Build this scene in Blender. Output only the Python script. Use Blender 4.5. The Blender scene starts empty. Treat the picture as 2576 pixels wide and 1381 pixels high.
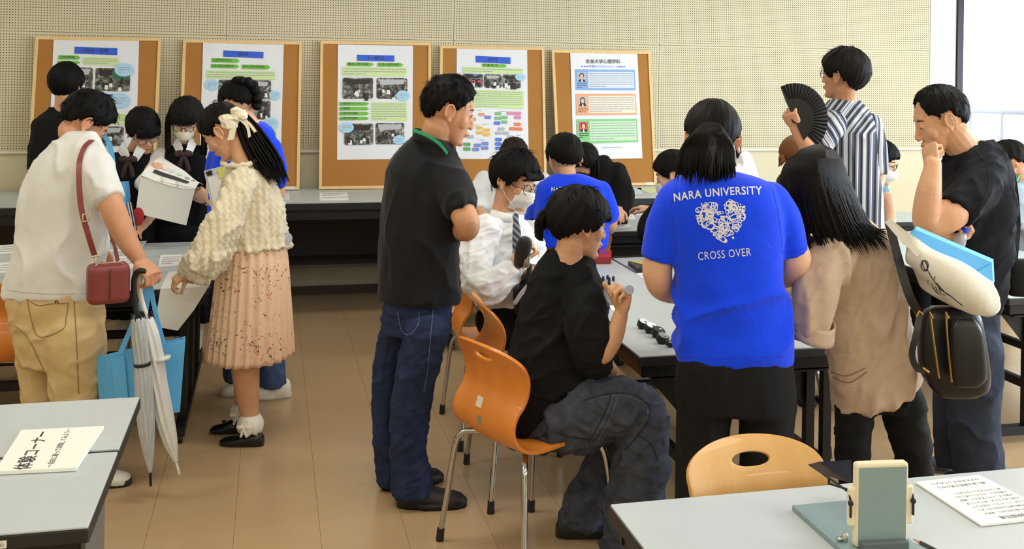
import bpy, bmesh, math, random
import numpy as np
from mathutils import Vector, Matrix
from mathutils.bvhtree import BVHTree

SC = bpy.context.scene
COL = SC.collection
PI = math.pi

# ---------------------------------------------------------------- camera
IMG_W, IMG_H = 2576, 1381
F_PX, PP_U, PP_V = 2546.0, 1288.0, 172.0          # focal length and optical axis (the photo is cropped: lens shift)
CAM_H, YAW, ROLL = 1.70, 0.2331, 0.0155
FWD = np.array([math.sin(YAW), math.cos(YAW), 0.0])
RGT = np.array([math.cos(YAW), -math.sin(YAW), 0.0])
UPV = np.array([0.0, 0.0, 1.0])
CAM = np.array([0.0, 0.0, CAM_H])
cd = bpy.data.cameras.new('camera')
cam = bpy.data.objects.new('camera', cd)
COL.objects.link(cam)
SC.camera = cam
cd.sensor_fit = 'HORIZONTAL'
cd.sensor_width = 36.0
cd.lens = F_PX / IMG_W * 36.0
cd.shift_y = -(IMG_H / 2 - PP_V) / IMG_W
cd.clip_start, cd.clip_end = 0.05, 200
cr, sr = math.cos(ROLL), math.sin(ROLL)
c_right = RGT * cr + UPV * sr          # rolled axes
c_up = UPV * cr - RGT * sr
cam.matrix_world = Matrix(((c_right[0], c_up[0], -FWD[0], CAM[0]),
                           (c_right[1], c_up[1], -FWD[1], CAM[1]),
                           (c_right[2], c_up[2], -FWD[2], CAM[2]),
                           (0, 0, 0, 1)))

# ---------------------------------------------------------------- world, lights, exposure
w = bpy.data.worlds.new('daylight')
SC.world = w
w.use_nodes = True
bg = w.node_tree.nodes['Background']
bg.inputs[0].default_value = (0.88, 0.94, 1.0, 1)
bg.inputs[1].default_value = 2.6
SC.view_settings.view_transform = 'Standard'
SC.view_settings.look = 'None'
SC.view_settings.exposure = 0.33
SC.view_settings.gamma = 1.0
SC.view_settings.use_curve_mapping = False

def area(name, loc, target, sx, sy, power, color):
    l = bpy.data.lights.new(name, 'AREA')
    l.shape = 'RECTANGLE'; l.size = sx; l.size_y = sy; l.energy = power; l.color = color
    o = bpy.data.objects.new(name, l); COL.objects.link(o)
    o.location = loc
    o.rotation_euler = (Vector(target) - Vector(loc)).to_track_quat('-Z', 'Y').to_euler()
    return o
for (lx, ly) in [(-2.4, -1.2), (0.4, -1.2), (3.2, -1.2), (-2.4, 1.2), (0.4, 1.2), (3.2, 1.2), (-2.4, 3.6), (0.4, 3.6), (3.2, 3.6), (-2.4, 6.0), (0.4, 6.0), (3.2, 6.0)]:  # rear row, behind the camera, is unseen fill added for camera-facing sides
    area('ceiling_and_fill_lamp', (lx, ly, 2.78), (lx, ly, 0), 1.25, 0.32, {-2.4: 9, 0.4: 11, 3.2: 11}[lx] * (1.5 if ly < 0 else 1.2 if ly < 2 else 1.6 if ly < 5 else 0.95), (1.0, 0.955, 0.875))
area('window_daylight', (6.75, 2.6, 1.75), (0.0, 3.4, 1.0), 6.0, 1.6, 240, (0.74, 0.88, 1.0))

# ---------------------------------------------------------------- pixel <-> world helpers (2576 x 1381 frame)
def nv(*a): return np.array(a, float)
def unit(v):
    v = np.asarray(v, float); n = np.linalg.norm(v)
    return v / n if n > 1e-9 else v
def ray(u, v):
    a, b = u - PP_U, v - PP_V
    x = a * cr + b * sr; y = -a * sr + b * cr
    return FWD + RGT * (x / F_PX) - UPV * (y / F_PX)
def at_d(u, v, d): return CAM + ray(u, v) * d
def at_z(u, v, z):
    r = ray(u, v); return CAM + r * ((z - CAM_H) / r[2])
def at_Y(u, v, Y):
    r = ray(u, v); return CAM + r * (Y / r[1])
def depth(p): return float(np.dot(np.asarray(p) - CAM, FWD))
def px(d): return d / F_PX               # metres per pixel at camera depth d
def basis(yaw, pitch=0.0, roll=0.0):
    """columns X (lateral), Y (front), Z (up). yaw: 0 faces the camera, 90 image right, 180 away; pitch > 0 looks down."""
    y, p, r = math.radians(yaw), math.radians(pitch), math.radians(roll)
    Fv = -FWD * math.cos(y) + RGT * math.sin(y); U = UPV
    F2 = Fv * math.cos(p) - U * math.sin(p); U2 = U * math.cos(p) + Fv * math.sin(p)
    X = np.cross(F2, U2)
    X2 = X * math.cos(r) + U2 * math.sin(r); U3 = U2 * math.cos(r) - X * math.sin(r)
    return np.stack([X2, F2, U3], axis=1)

# ---------------------------------------------------------------- materials
def lin(c):
    return tuple((x / 255 / 12.92) if x / 255 <= 0.04045 else ((x / 255 + 0.055) / 1.055) ** 2.4 for x in c)
MATS = {}
class NT:
    def __init__(s, m): s.t = m.node_tree; s.n = s.t.nodes; s.l = s.t.links; s.p = s.n['Principled BSDF']
    def add(s, kind, **kw):
        n = s.n.new(kind)
        for k, v in kw.items():
            if k.startswith('_'): n.inputs[k[1:].replace('_', ' ')].default_value = v
            else: setattr(n, k, v)
        return n
    def link(s, a, b): s.l.new(a, b)
    def mix(s, fac, a, b, mode='MIX'):
        n = s.n.new('ShaderNodeMix'); n.data_type = 'RGBA'; n.blend_type = mode
        for sock, val in ((n.inputs[0], fac), (n.inputs[6], a), (n.inputs[7], b)):
            if hasattr(val, 'links'): s.link(val, sock)
            elif isinstance(val, (int, float)): sock.default_value = val
            else: sock.default_value = (*val[:3], 1)
        return n.outputs[2]
    def math(s, op, a, b=None, c=None):
        n = s.n.new('ShaderNodeMath'); n.operation = op
        for i, val in enumerate((a, b, c)):
            if val is None: continue
            if hasattr(val, 'links'): s.link(val, n.inputs[i])
            else: n.inputs[i].default_value = val
        return n.outputs[0]
    def coords(s, scale=(1, 1, 1), rot=(0, 0, 0), which='Object'):
        tc = s.n.new('ShaderNodeTexCoord'); mp = s.n.new('ShaderNodeMapping')
        mp.inputs['Scale'].default_value = scale; mp.inputs['Rotation'].default_value = rot
        s.link(tc.outputs[which], mp.inputs[0]); return mp.outputs[0]
    def noise(s, vec, scale, detail=3, rough=0.5, dist=0.0):
        n = s.n.new('ShaderNodeTexNoise'); n.inputs['Scale'].default_value = scale
        n.inputs['Detail'].default_value = detail; n.inputs['Roughness'].default_value = rough
        n.inputs['Distortion'].default_value = dist
        s.link(vec, n.inputs['Vector']); return n.outputs['Fac']
    def ramp(s, fac, stops):
        n = s.n.new('ShaderNodeValToRGB'); e = n.color_ramp.elements
        while len(e) < len(stops): e.new(0.5)
        for i, (p, c) in enumerate(stops):
            e[i].position = p; e[i].color = (*c[:3], 1)
        s.link(fac, n.inputs[0]); return n.outputs[0]
    def bump(s, h, strength, dist=0.01):
        n = s.n.new('ShaderNodeBump'); n.inputs['Strength'].default_value = strength; n.inputs['Distance'].default_value = dist
        s.link(h, n.inputs['Height']); s.link(n.outputs[0], s.p.inputs['Normal'])
def mat(name, color, rough=0.6, metal=0.0, var=0.0, vscale=6.0, bump=0.0, bscale=200.0, stretch=(1, 1, 1), spec=0.5, coat=0.0,
        sheen=0.0, trans=0.0, sss=0.0, alpha=1.0, emit=0.0, ior=None):
    if name in MATS: return MATS[name]
    m = bpy.data.materials.new(name); m.use_nodes = True; MATS[name] = m
    t = NT(m); p = t.p; c = lin(color)
    p.inputs['Base Color'].default_value = (*c, 1)
    p.inputs['Roughness'].default_value = rough; p.inputs['Metallic'].default_value = metal
    p.inputs['Specular IOR Level'].default_value = spec
    p.inputs['Coat Weight'].default_value = coat; p.inputs['Sheen Weight'].default_value = sheen
    p.inputs['Transmission Weight'].default_value = trans; p.inputs['Alpha'].default_value = alpha
    if ior: p.inputs['IOR'].default_value = ior
    if sss:
        p.inputs['Subsurface Weight'].default_value = sss
        p.inputs['Subsurface Radius'].default_value = (0.012, 0.005, 0.003); p.inputs['Subsurface Scale'].default_value = 1.0
    if emit:
        p.inputs['Emission Color'].default_value = (*c, 1); p.inputs['Emission Strength'].default_value = emit
    vec = t.coords(stretch)
    if var:
        f = t.noise(vec, vscale, 4, 0.6)
        f2 = t.ramp(f, [(0.3, (0, 0, 0)), (0.7, (1, 1, 1))])
        t.link(t.mix(f2, tuple(x * (1 - var) for x in c), tuple(min(1, x * (1 + var)) for x in c)), p.inputs['Base Color'])
    if bump:
        t.bump(t.noise(vec, bscale, 2), bump)
    return m

def skin(name, c): return mat('skin_' + name, c, 0.48, var=0.09, vscale=14, bump=0.06, bscale=260, spec=0.35, sss=0.10)
def hairmat(name, c, rough=0.42):
    m = mat('hair_' + name, c, rough + .1, spec=0.13)
    t = NT(m)
    v = t.coords((90, 90, 9)); h = t.noise(v, 3, 3)
    t.bump(h, 0.35, 0.004)
    return m
def fabric(name, c, rough=0.85, var=0.06, bump=0.12, bscale=420, sheen=0.0, vscale=9):
    m = mat('fabric_' + name, c, rough, var=var, vscale=vscale, spec=0.2, sheen=sheen)
    if 'done' not in m:
        m['done'] = 1
        t = NT(m)
        v = t.coords((1, 1, 1)); big = t.noise(v, 11, 3, 0.55, 0.8); fine = t.noise(v, bscale, 1)
        t.bump(t.math('ADD', t.math('MULTIPLY', big, 1.0), t.math('MULTIPLY', fine, 0.06)), bump * 2.2, 0.02)
    return m

# ---------------------------------------------------------------- mesh builder
class MB:
    def __init__(s): s.v = []; s.f = []; s.m = []; s.n = 0
    def add(s, V, Fc, mi=0):
        V = np.asarray(V, float); s.v.append(V)
        for f in Fc: s.f.append([i + s.n for i in f]); s.m.append(mi)
        s.n += len(V); return s
    def grid(s, P, closed_u=False, closed_v=False, mi=0, cap=False):
        """P: [rows][cols][3]; closed_v closes each row."""
        P = np.asarray(P, float); R, Cn = P.shape[:2]; Fc = []
        for i in range(R - (0 if closed_u else 1)):
            for j in range(Cn - (0 if closed_v else 1)):
                a = i * Cn + j; b = i * Cn + (j + 1) % Cn; c = ((i + 1) % R) * Cn + (j + 1) % Cn; d = ((i + 1) % R) * Cn + j
                Fc.append((a, b, c, d))
        V = P.reshape(-1, 3)
        if cap:
            Fc.append(tuple(range(Cn))[::-1]); Fc.append(tuple((R - 1) * Cn + j for j in range(Cn)))
        return s.add(V, Fc, mi)
    def box(s, c, h, M=None, mi=0):
        M = np.eye(3) if M is None else M; c = np.asarray(c, float)
        V = [c + M @ (np.array(q) * h) for q in ((-1, -1, -1), (1, -1, -1), (1, 1, -1), (-1, 1, -1), (-1, -1, 1), (1, -1, 1), (1, 1, 1), (-1, 1, 1))]
        return s.add(V, [(3, 2, 1, 0), (4, 5, 6, 7), (0, 1, 5, 4), (1, 2, 6, 5), (2, 3, 7, 6), (3, 0, 4, 7)], mi)
    def ell(s, c, r, M=None, nu=16, nv_=12, mi=0):
        M = np.eye(3) if M is None else M; c = np.asarray(c, float); r = np.broadcast_to(np.asarray(r, float), (3,))
        V = [c + M @ (r * np.array((0, 0, 1)))]; 
        for i in range(1, nv_):
            th = PI * i / nv_
            for j in range(nu):
                ph = 2 * PI * j / nu
                V.append(c + M @ (r * np.array((math.sin(th) * math.cos(ph), math.sin(th) * math.sin(ph), math.cos(th)))))
        V.append(c + M @ (r * np.array((0, 0, -1)))); Fc = []
        for j in range(nu): Fc.append((0, 1 + j, 1 + (j + 1) % nu))
        for i in range(nv_ - 2):
            for j in range(nu):
                a = 1 + i * nu + j; b = 1 + i * nu + (j + 1) % nu; Fc.append((a, a + nu, b + nu, b))
        last = len(V) - 1; o = 1 + (nv_ - 2) * nu
        for j in range(nu): Fc.append((last, o + (j + 1) % nu, o + j))
        return s.add(V, Fc, mi)
    def tube(s, pts, rad, n=12, mi=0, round0=True, round1=True, flat=None, closed=False):
        """swept circle; rad scalar or per point; flat=(axis, ratio) squashes along an axis"""
        P = np.asarray(pts, float); k = len(P); rad = np.broadcast_to(np.asarray(rad, float), (k,)).copy()
        if closed:
            T = np.roll(P, -1, 0) - np.roll(P, 1, 0)
        else:
            T = np.gradient(P, axis=0)
        T = np.array([unit(t) for t in T])
        if not closed:
            ex = []; er = []; et = []
            if round0:
                for a in (0.08, 0.5, 0.82):
                    ex.append(P[0] - T[0] * rad[0] * math.sqrt(1 - a * a) * 0.95); er.append(rad[0] * a); et.append(T[0])
            ex += list(P); er += list(rad); et += list(T)
            if round1:
                for a in (0.82, 0.5, 0.08):
                    ex.append(P[-1] + T[-1] * rad[-1] * math.sqrt(1 - a * a) * 0.95); er.append(rad[-1] * a); et.append(T[-1])
            P = np.array(ex); rad = np.array(er); T = np.array(et)
        a = np.array((0, 0, 1.0)) if abs(T[0][2]) < 0.9 else np.array((1.0, 0, 0))
        N = unit(np.cross(T[0], a)); rows = []
        for i in range(len(P)):
            N = unit(N - T[i] * np.dot(N, T[i])); B = np.cross(T[i], N)
            ring = []
            for j in range(n):
                q = 2 * PI * j / n
                o = (N * math.cos(q) + B * math.sin(q)) * rad[i]
                if flat is not None: o = o - flat[0] * np.dot(o, flat[0]) * (1 - flat[1])
                ring.append(P[i] + o)
            rows.append(ring)
        return s.grid(rows, closed_v=True, closed_u=closed, mi=mi, cap=not closed)
    def loft(s, rings, mi=0): return s.grid(rings, closed_v=True, cap=True, mi=mi)
    def quad(s, a, b, c, d, mi=0): return s.add([a, b, c, d], [(0, 1, 2, 3)], mi)
    def prism(s, pts2, M, o, t, mi=0):
        """polygon pts2 in plane (M[:,0], M[:,1]) at origin o, thickness t along M[:,2]"""
        n = len(pts2); o = np.asarray(o, float)
        A = [o + M[:, 0] * x + M[:, 1] * y for x, y in pts2]; B = [p + M[:, 2] * t for p in A]
        Fc = [tuple(range(n))[::-1], tuple(range(n, 2 * n))] + [(i, (i + 1) % n, n + (i + 1) % n, n + i) for i in range(n)]
        return s.add(A + B, Fc, mi)
    def merge(s, o, mi=None):
        for V in o.v: s.v.append(V)
        for f, m in zip(o.f, o.m): s.f.append([i + s.n for i in f]); s.m.append(m if mi is None else mi)
        s.n += o.n; return s
    def verts(s): return np.concatenate(s.v) if s.v else np.zeros((0, 3))
    def mesh(s, name, mats, smooth=True, base=None):
        V = s.verts()
        if base is not None: V = V - np.asarray(base)
        me = bpy.data.meshes.new(name); me.from_pydata(V.tolist(), [], s.f)
        for m in (mats if isinstance(mats, (list, tuple)) else [mats]): me.materials.append(m)
        me.polygons.foreach_set('material_index', s.m)
        if smooth: me.polygons.foreach_set('use_smooth', [True] * len(s.f))
        me.update(); return me

def link(name, me, parent=None, loc=None):
    o = bpy.data.objects.new(name, me); COL.objects.link(o)
    if parent is not None: o.parent = parent
    if loc is not None: o.location = [float(x) for x in loc]
    return o
def wbase(parent):
    b = np.zeros(3)
    while parent is not None:
        b = b + np.array(parent.location); parent = parent.parent
    return b
def put(name, mb, mats, parent=None, smooth=True, sharp=None, base=None):
    """one mesh object from world coordinates; children are stored relative to their parent"""
    if parent is None:
        if base is None:
            V = mb.verts(); base = nv((V[:, 0].min() + V[:, 0].max()) / 2, (V[:, 1].min() + V[:, 1].max()) / 2, V[:, 2].min())
        me = mb.mesh(name, mats, smooth, base); o = link(name, me, None, base)
    else:
        me = mb.mesh(name, mats, smooth, wbase(parent)); o = link(name, me, parent)
    if sharp is not None:
        me.set_sharp_from_angle(angle=math.radians(sharp))
    return o
def tag(o, label=None, cat=None, group=None, kind=None):
    if label: o['label'] = label
    if cat: o['category'] = cat
    if group: o['group'] = group
    if kind: o['kind'] = kind
    return o
def thing(name, label, cat, base, group=None):
    o = bpy.data.objects.new(name, None); COL.objects.link(o); o.location = [float(x) for x in base]
    o.empty_display_size = 0.05
    return tag(o, label, cat, group)
def copy_tree(o, parent=None):
    c = o.copy(); COL.objects.link(c); c.parent = parent
    for ch in list(o.children): copy_tree(ch, c)
    return c

def rbox(mb, c, h, r=0.004, M=None, mi=0, n=3):
    """box with rounded vertical edges and chamfered top and bottom"""
    M = np.eye(3) if M is None else M; c = np.asarray(c, float); hx, hy, hz = h; r = min(r, hx * .95, hy * .95, hz * .95)
    def ring(ins, z):
        out = []
        for (sx, sy, a0) in ((1, 1, 0), (-1, 1, 90), (-1, -1, 180), (1, -1, 270)):
            for k in range(n + 1):
                a = math.radians(a0 + 90 * k / n)
                out.append(c + M @ np.array((sx * (hx - r) + (r - ins) * math.cos(a), sy * (hy - r) + (r - ins) * math.sin(a), z)))
        return out
    q = r * 0.6
    return mb.loft([ring(q, -hz), ring(q * .3, -hz + q * .3), ring(0, -hz + q), ring(0, hz - q), ring(q * .3, hz - q * .3), ring(q, hz)], mi)

# ---------------------------------------------------------------- voxel union, smoothing and cloth folds
def remesh(mb, voxel, smooth=4, factor=0.5):
    me = mb.mesh('tmp', [], False); o = link('tmp', me)
    md = o.modifiers.new('r', 'REMESH'); md.mode = 'VOXEL'; md.voxel_size = voxel; md.adaptivity = 0
    if smooth:
        ms = o.modifiers.new('s', 'SMOOTH'); ms.iterations = smooth; ms.factor = factor
    dg = bpy.context.evaluated_depsgraph_get(); ev = o.evaluated_get(dg); out = bpy.data.meshes.new_from_object(ev)
    bpy.data.objects.remove(o); bpy.data.meshes.remove(me)
    return out
def get_co(me):
    a = np.empty(len(me.vertices) * 3); me.vertices.foreach_get('co', a); return a.reshape(-1, 3)
def get_no(me):
    a = np.empty(len(me.vertices) * 3); me.vertices.foreach_get('normal', a); return a.reshape(-1, 3)
def set_co(me, V): me.vertices.foreach_set('co', np.ascontiguousarray(V).ravel()); me.update()
def wnoise(P, freq, seed, oct_=3):
    """smooth pseudo-noise in [-1, 1] from warped sines"""
    rs = np.random.RandomState(seed); out = np.zeros(len(P)); amp = 1.0; tot = 0
    for o in range(oct_):
        acc = np.zeros(len(P))
        for k in range(4):
            d = rs.normal(size=3); d /= np.linalg.norm(d); ph = rs.uniform(0, 6.28); e = rs.normal(size=3); e /= np.linalg.norm(e)
            wv = np.sin(P @ e * freq * 0.7 + rs.uniform(0, 6.28)) * 1.2
            acc += np.sin(P @ d * freq + ph + wv)
        out += acc / 4 * amp; tot += amp; amp *= 0.55; freq *= 1.9
    return out / tot * 1.6
def folds(amp=0.006, freq=14, axis=(0, 0, 1), stretch=0.35, seed=1, mask=None):
    """cloth folds running along `axis` (the field varies slowly along it)"""
    A = unit(axis)
    def fn(V, N):
        W = V - np.outer(V @ A, A) * (1 - stretch)
        freq_ = freq * 2.6
        n = 0.75 * wnoise(W, freq_, seed, 2) + 1.5 * (1 - np.minimum(1, np.abs(wnoise(W, freq_ * 0.8, seed + 50, 2)) * 1.6)) ** 2.5 - 0.3
        a = amp * 1.15 if mask is None else amp * 1.15 * mask(V)
        return V + N * (n * a)[:, None]
    return fn
def soft(name, mb, voxel, mats, parent, smooth=4, post=(), factor=0.5):
    """union of the primitives in mb as ONE smooth mesh"""
    me = remesh(mb, voxel, smooth, factor); me.name = name
    for fn in post:
        V = fn(get_co(me), get_no(me)); set_co(me, V)
    base = wbase(parent); set_co(me, get_co(me) - base)
    me.materials.clear()
    for m in (mats if isinstance(mats, (list, tuple)) else [mats]): me.materials.append(m)
    me.polygons.foreach_set('use_smooth', [True] * len(me.polygons)); me.update()
    return link(name, me, parent)
def spline(P, n):
    """Catmull-Rom through the control points, n samples (also interpolates extra columns)"""
    P = np.asarray(P, float); k = len(P)
    if k < 3: 
        t = np.linspace(0, 1, n)[:, None]; return P[0] * (1 - t) + P[-1] * t
    Q = np.vstack([2 * P[0] - P[1], P, 2 * P[-1] - P[-2]]); out = []
    for s in np.linspace(0, k - 1 - 1e-9, n):
        i = int(s); t = s - i; a, b, c, d = Q[i], Q[i + 1], Q[i + 2], Q[i + 3]
        out.append(0.5 * ((2 * b) + (-a + c) * t + (2 * a - 5 * b + 4 * c - d) * t * t + (-a + 3 * b - 3 * c + d) * t ** 3))
    return np.array(out)
# ================================================================ ROOM SHELL
WY = 7.642                                   # back wall plane
PAN_X0, PAN_W, PAN_H, PAN_Z = -0.324, 1.674, 0.837, 1.068
WALL_END = 5.50; WIN_X0 = 5.76; WIN_X1 = 7.4; WIN_Z0, WIN_Z1 = 0.90, 2.62
CEIL = 2.85; XL, XR, YB = -3.4, 7.6, -2.2

M_wall = mat('wall_paint', (220, 211, 180), 0.75, var=0.03, vscale=2.5, bump=0.05, bscale=90)
M_white = mat('ceiling_paint', (232, 230, 222), 0.85, var=0.02)
def perforated():
    m = mat('perforated_board', (224, 214, 184), 0.7)
    t = NT(m); tc = t.n.new('ShaderNodeTexCoord'); sp = t.n.new('ShaderNodeSeparateXYZ'); t.link(tc.outputs['Object'], sp.inputs[0])
    def axis(o, size, marg, cnt):
        p = (size - 2 * marg) / (cnt - 1)
        k = t.math('DIVIDE', t.math('SUBTRACT', o, marg), p)
        fr = t.math('SUBTRACT', k, t.math('ROUND', k))
        ins = t.math('MULTIPLY', t.math('GREATER_THAN', k, -0.5), t.math('LESS_THAN', k, cnt - 0.5))
        return fr, ins
    fx, ix = axis(sp.outputs['X'], PAN_W, 0.0228, 89); fz, iz = axis(sp.outputs['Z'], PAN_H, 0.021, 44)
    r2 = t.math('ADD', t.math('MULTIPLY', fx, fx), t.math('MULTIPLY', fz, fz))
    inside = t.math('MULTIPLY', t.math('LESS_THAN', r2, 0.21 ** 2), t.math('MULTIPLY', ix, iz))
    n = t.noise(t.coords((1, 1, 1)), 3, 3)
    base = t.mix(n, lin((210, 200, 168)), lin((220, 211, 182)))
    t.link(t.mix(inside, base, lin((74, 62, 44))), t.p.inputs['Base Color'])
    return m
M_perf = perforated()

mb = MB()
mb.box((( XL + WIN_X0) / 2, WY + 0.09, CEIL / 2), ((WIN_X0 - XL) / 2, 0.08, CEIL / 2))
mb.box(((WIN_X0 + XR) / 2, WY + 0.09, WIN_Z0 / 2), ((XR - WIN_X0) / 2, 0.08, WIN_Z0 / 2))
mb.box(((WIN_X0 + XR) / 2, WY + 0.09, (WIN_Z1 + CEIL) / 2), ((XR - WIN_X0) / 2, 0.08, (CEIL - WIN_Z1) / 2))
wall_back = tag(put('wall_back', mb, M_wall, smooth=False, base=(0, WY, 0)), 'cream back wall of the classroom', kind='structure')
# perforated acoustic panels, each a board of its own (joints stay open by a few millimetres)
pm = MB(); rbox(pm, (PAN_W / 2, 0, PAN_H / 2), (PAN_W / 2 - 0.0018, 0.006, PAN_H / 2 - 0.0018), 0.0015)
pmesh = pm.mesh('perforated_panel', M_perf, False)
for i in range(-2, 4):
    for j in range(2):
        x = PAN_X0 + i * PAN_W
        if i == 3:
            wdt = WALL_END - x
            q = MB(); rbox(q, (wdt / 2, 0, PAN_H / 2), (wdt / 2 - 0.0018, 0.006, PAN_H / 2 - 0.0018), 0.0015); me = q.mesh('perforated_panel', M_perf, False)
        else: me = pmesh
        link('perforated_panel', me, wall_back, (x, -0.005, PAN_Z + j * PAN_H))
mb = MB(); rbox(mb, ((-3.4 + WALL_END) / 2, WY - 0.004, PAN_Z - 0.006), ((WALL_END + 3.4) / 2, 0.009, 0.008), 0.002)
tag(put('trim_1', mb, mat('trim_white', (236, 231, 214), 0.6), smooth=False), 'pale moulding under the perforated panels', kind='structure')
mb = MB(); rbox(mb, ((XL + XR) / 2, WY - 0.005, 0.032), ((XR - XL) / 2, 0.007, 0.032), 0.003)
tag(put('baseboard_back', mb, mat('baseboard', (86, 66, 54), 0.5, var=0.1), smooth=False), 'dark brown baseboard along the back wall', kind='structure')

mb = MB(); mb.box(((WALL_END + WIN_X0) / 2 + .001, WY - .002, CEIL / 2 + .04), ((WIN_X0 - WALL_END) / 2 - .003, .006, CEIL / 2 - .045))
tag(put('trim_2', mb, mat('pillar_white', (238, 240, 238), .7, var=.01), smooth=False), 'white pillar face beside the window', kind='structure')
def shell(name, c, h, m, label): tag(put(name, MB().box(c, h), m, smooth=False), label, kind='structure')
shell('ceiling', ((XL + XR) / 2, (YB + WY) / 2, CEIL + 0.05), ((XR - XL) / 2, (WY - YB) / 2 + .2, 0.05), M_white, 'white ceiling')
shell('wall_left', (XL - 0.08, (YB + WY) / 2, CEIL / 2), (0.08, (WY - YB) / 2, CEIL / 2), M_wall, 'cream left wall')
shell('wall_front', ((XL + XR) / 2, YB - 0.08, CEIL / 2), ((XR - XL) / 2, 0.08, CEIL / 2), M_wall, 'cream wall behind the viewer')
mb = MB(); cy = (YB + WY) / 2; hy = (WY - YB) / 2
mb.box((XR + .08, cy, 0.45), (0.08, hy, 0.45)); mb.box((XR + .08, cy, 2.72), (0.08, hy, 0.13))
for yy in (YB + .2, 0.6, 3.4, 6.2, WY - .15): mb.box((XR + .08, yy, 1.75), (0.08, 0.15, 0.86))
tag(put('wall_right', mb, M_wall, smooth=False), 'right wall pierced by a row of windows', kind='structure')

# ---- window in the back wall
def framebar(mb, a, b, w_, d_):
    a, b = nv(*a), nv(*b); mb.box((a + b) / 2, np.abs(b - a) / 2 + nv(w_ if abs(a[0] - b[0]) < 1e-6 else 0, d_, w_ if abs(a[2] - b[2]) < 1e-6 else 0))
win = tag(thing('window_1', None, None, (WIN_X0, WY, WIN_Z0)), 'aluminium framed window at the right end of the back wall', kind='structure')
M_alu = mat('bronze_aluminium', (52, 50, 56), 0.35, 0.6); M_alu2 = mat('silver_aluminium', (150, 150, 158), 0.35, 0.7)
mb = MB()
for (x0, w_, y) in ((WIN_X0 + 0.028, 0.028, 0.02),):
    mb.box((x0, WY + y, (WIN_Z0 + WIN_Z1) / 2), (w_, 0.05, (WIN_Z1 - WIN_Z0) / 2))
mb.box(((WIN_X0 + XR) / 2, WY + .02, WIN_Z1 - .03), ((XR - WIN_X0) / 2, .05, .03)); mb.box(((WIN_X0 + XR) / 2, WY + .02, WIN_Z0 + .02), ((XR - WIN_X0) / 2, .05, .02))
put('window_frame', mb, M_alu, win, smooth=False)
mb = MB(); mb.box((WIN_X0 + 0.068, WY + .03, (WIN_Z0 + WIN_Z1) / 2), (0.010, 0.02, (WIN_Z1 - WIN_Z0) / 2 - .05)); put('sash', mb, M_alu2, win, smooth=False)
mb = MB(); rbox(mb, ((WIN_X0 + XR) / 2, WY - .03, WIN_Z0 - .012), ((XR - WIN_X0) / 2, .06, .014), .004); put('window_sill', mb, mat('sill_grey', (128, 128, 124), 0.5), win, smooth=False)
gl = bpy.data.materials.new('window_glass'); gl.use_nodes = True; t = NT(gl)
tr = t.n.new('ShaderNodeBsdfTransparent'); gs = t.n.new('ShaderNodeBsdfGlossy'); gs.inputs['Roughness'].default_value = 0.02
fr = t.n.new('ShaderNodeFresnel'); fr.inputs[0].default_value = 1.25; mx = t.n.new('ShaderNodeMixShader')
t.link(fr.outputs[0], mx.inputs[0]); t.link(tr.outputs[0], mx.inputs[1]); t.link(gs.outputs[0], mx.inputs[2]); t.link(mx.outputs[0], t.n['Material Output'].inputs[0])
mb = MB(); mb.box(((WIN_X0 + .08 + XR) / 2, WY + .03, (WIN_Z0 + WIN_Z1) / 2), ((XR - WIN_X0 - .08) / 2, .003, (WIN_Z1 - WIN_Z0) / 2 - .05)); put('pane', mb, gl, win, smooth=False)
# balcony beyond the window: floor slab, tiled parapet, metal railing
mb = MB(); mb.box((7.6, WY + 2.4, -0.1), (2.6, 2.2, 0.1)); tag(put('balcony_floor', mb, mat('concrete_out', (206, 208, 212), 0.9, var=0.06), smooth=False), 'pale balcony floor outside the window', kind='structure')
ra = thing('railing', 'pale metal balcony railing outside the window', 'railing', (7.4, WY + 3.0, 0)); M_rail = mat('rail_metal', (176, 180, 196), 0.5, 0.2)
pA, pB = at_d(2380, 274, 10.6), at_d(2700, 287, 9.8)
mb = MB(); mb.tube([pA, pB], 0.032, 10); put('handrail', mb, M_rail, ra)
for fq in (0.2, 0.455, 0.72, 0.95):
    q = pA + (pB - pA) * fq; mb = MB(); mb.tube([q, nv(q[0], q[1], 1.02)], 0.022, 8); put('post', mb, M_rail, ra)
pw = thing('parapet', 'white tiled parapet below the balcony railing', 'parapet', (7.4, WY + 3.0, 0)); M_tile = mat('parapet_tile', (226, 228, 234), 0.5, var=0.03)
dirx = unit(nv(pB[0] - pA[0], pB[1] - pA[1], 0)); nrm = np.cross(dirx, UPV); Mx = np.stack([dirx, nrm, UPV], 1); Lw = np.linalg.norm((pB - pA)[:2])
o0 = nv(pA[0], pA[1], 0)
mb = MB(); mb.box(o0 + dirx * Lw / 2 + nv(0, 0, .5) - nrm * .08, (Lw / 2 + .2, .06, .5), Mx); mb.box(o0 + dirx * Lw / 2 + nv(0, 0, 1.01), (Lw / 2 + .2, .11, .045), Mx); put('coping', mb, mat('coping', (196, 200, 206), 0.8, var=.08, vscale=12), pw, smooth=False)
tm = MB(); rbox(tm, (0, 0, 0), (0.097, 0.012, 0.047), 0.003); tme = tm.mesh('tile', M_tile, False)
for i in range(int(Lw / .2)):
    for j in range(9):
        p = o0 + dirx * (i * .2 + .1) + nv(0, 0, .08 + j * .1) + nrm * .0 - nrm * .012
        o = link('tile', tme, pw, p - nv(7.4, WY + 3.0, 0)); o.rotation_euler = (0, 0, math.atan2(dirx[1], dirx[0]))

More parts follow.
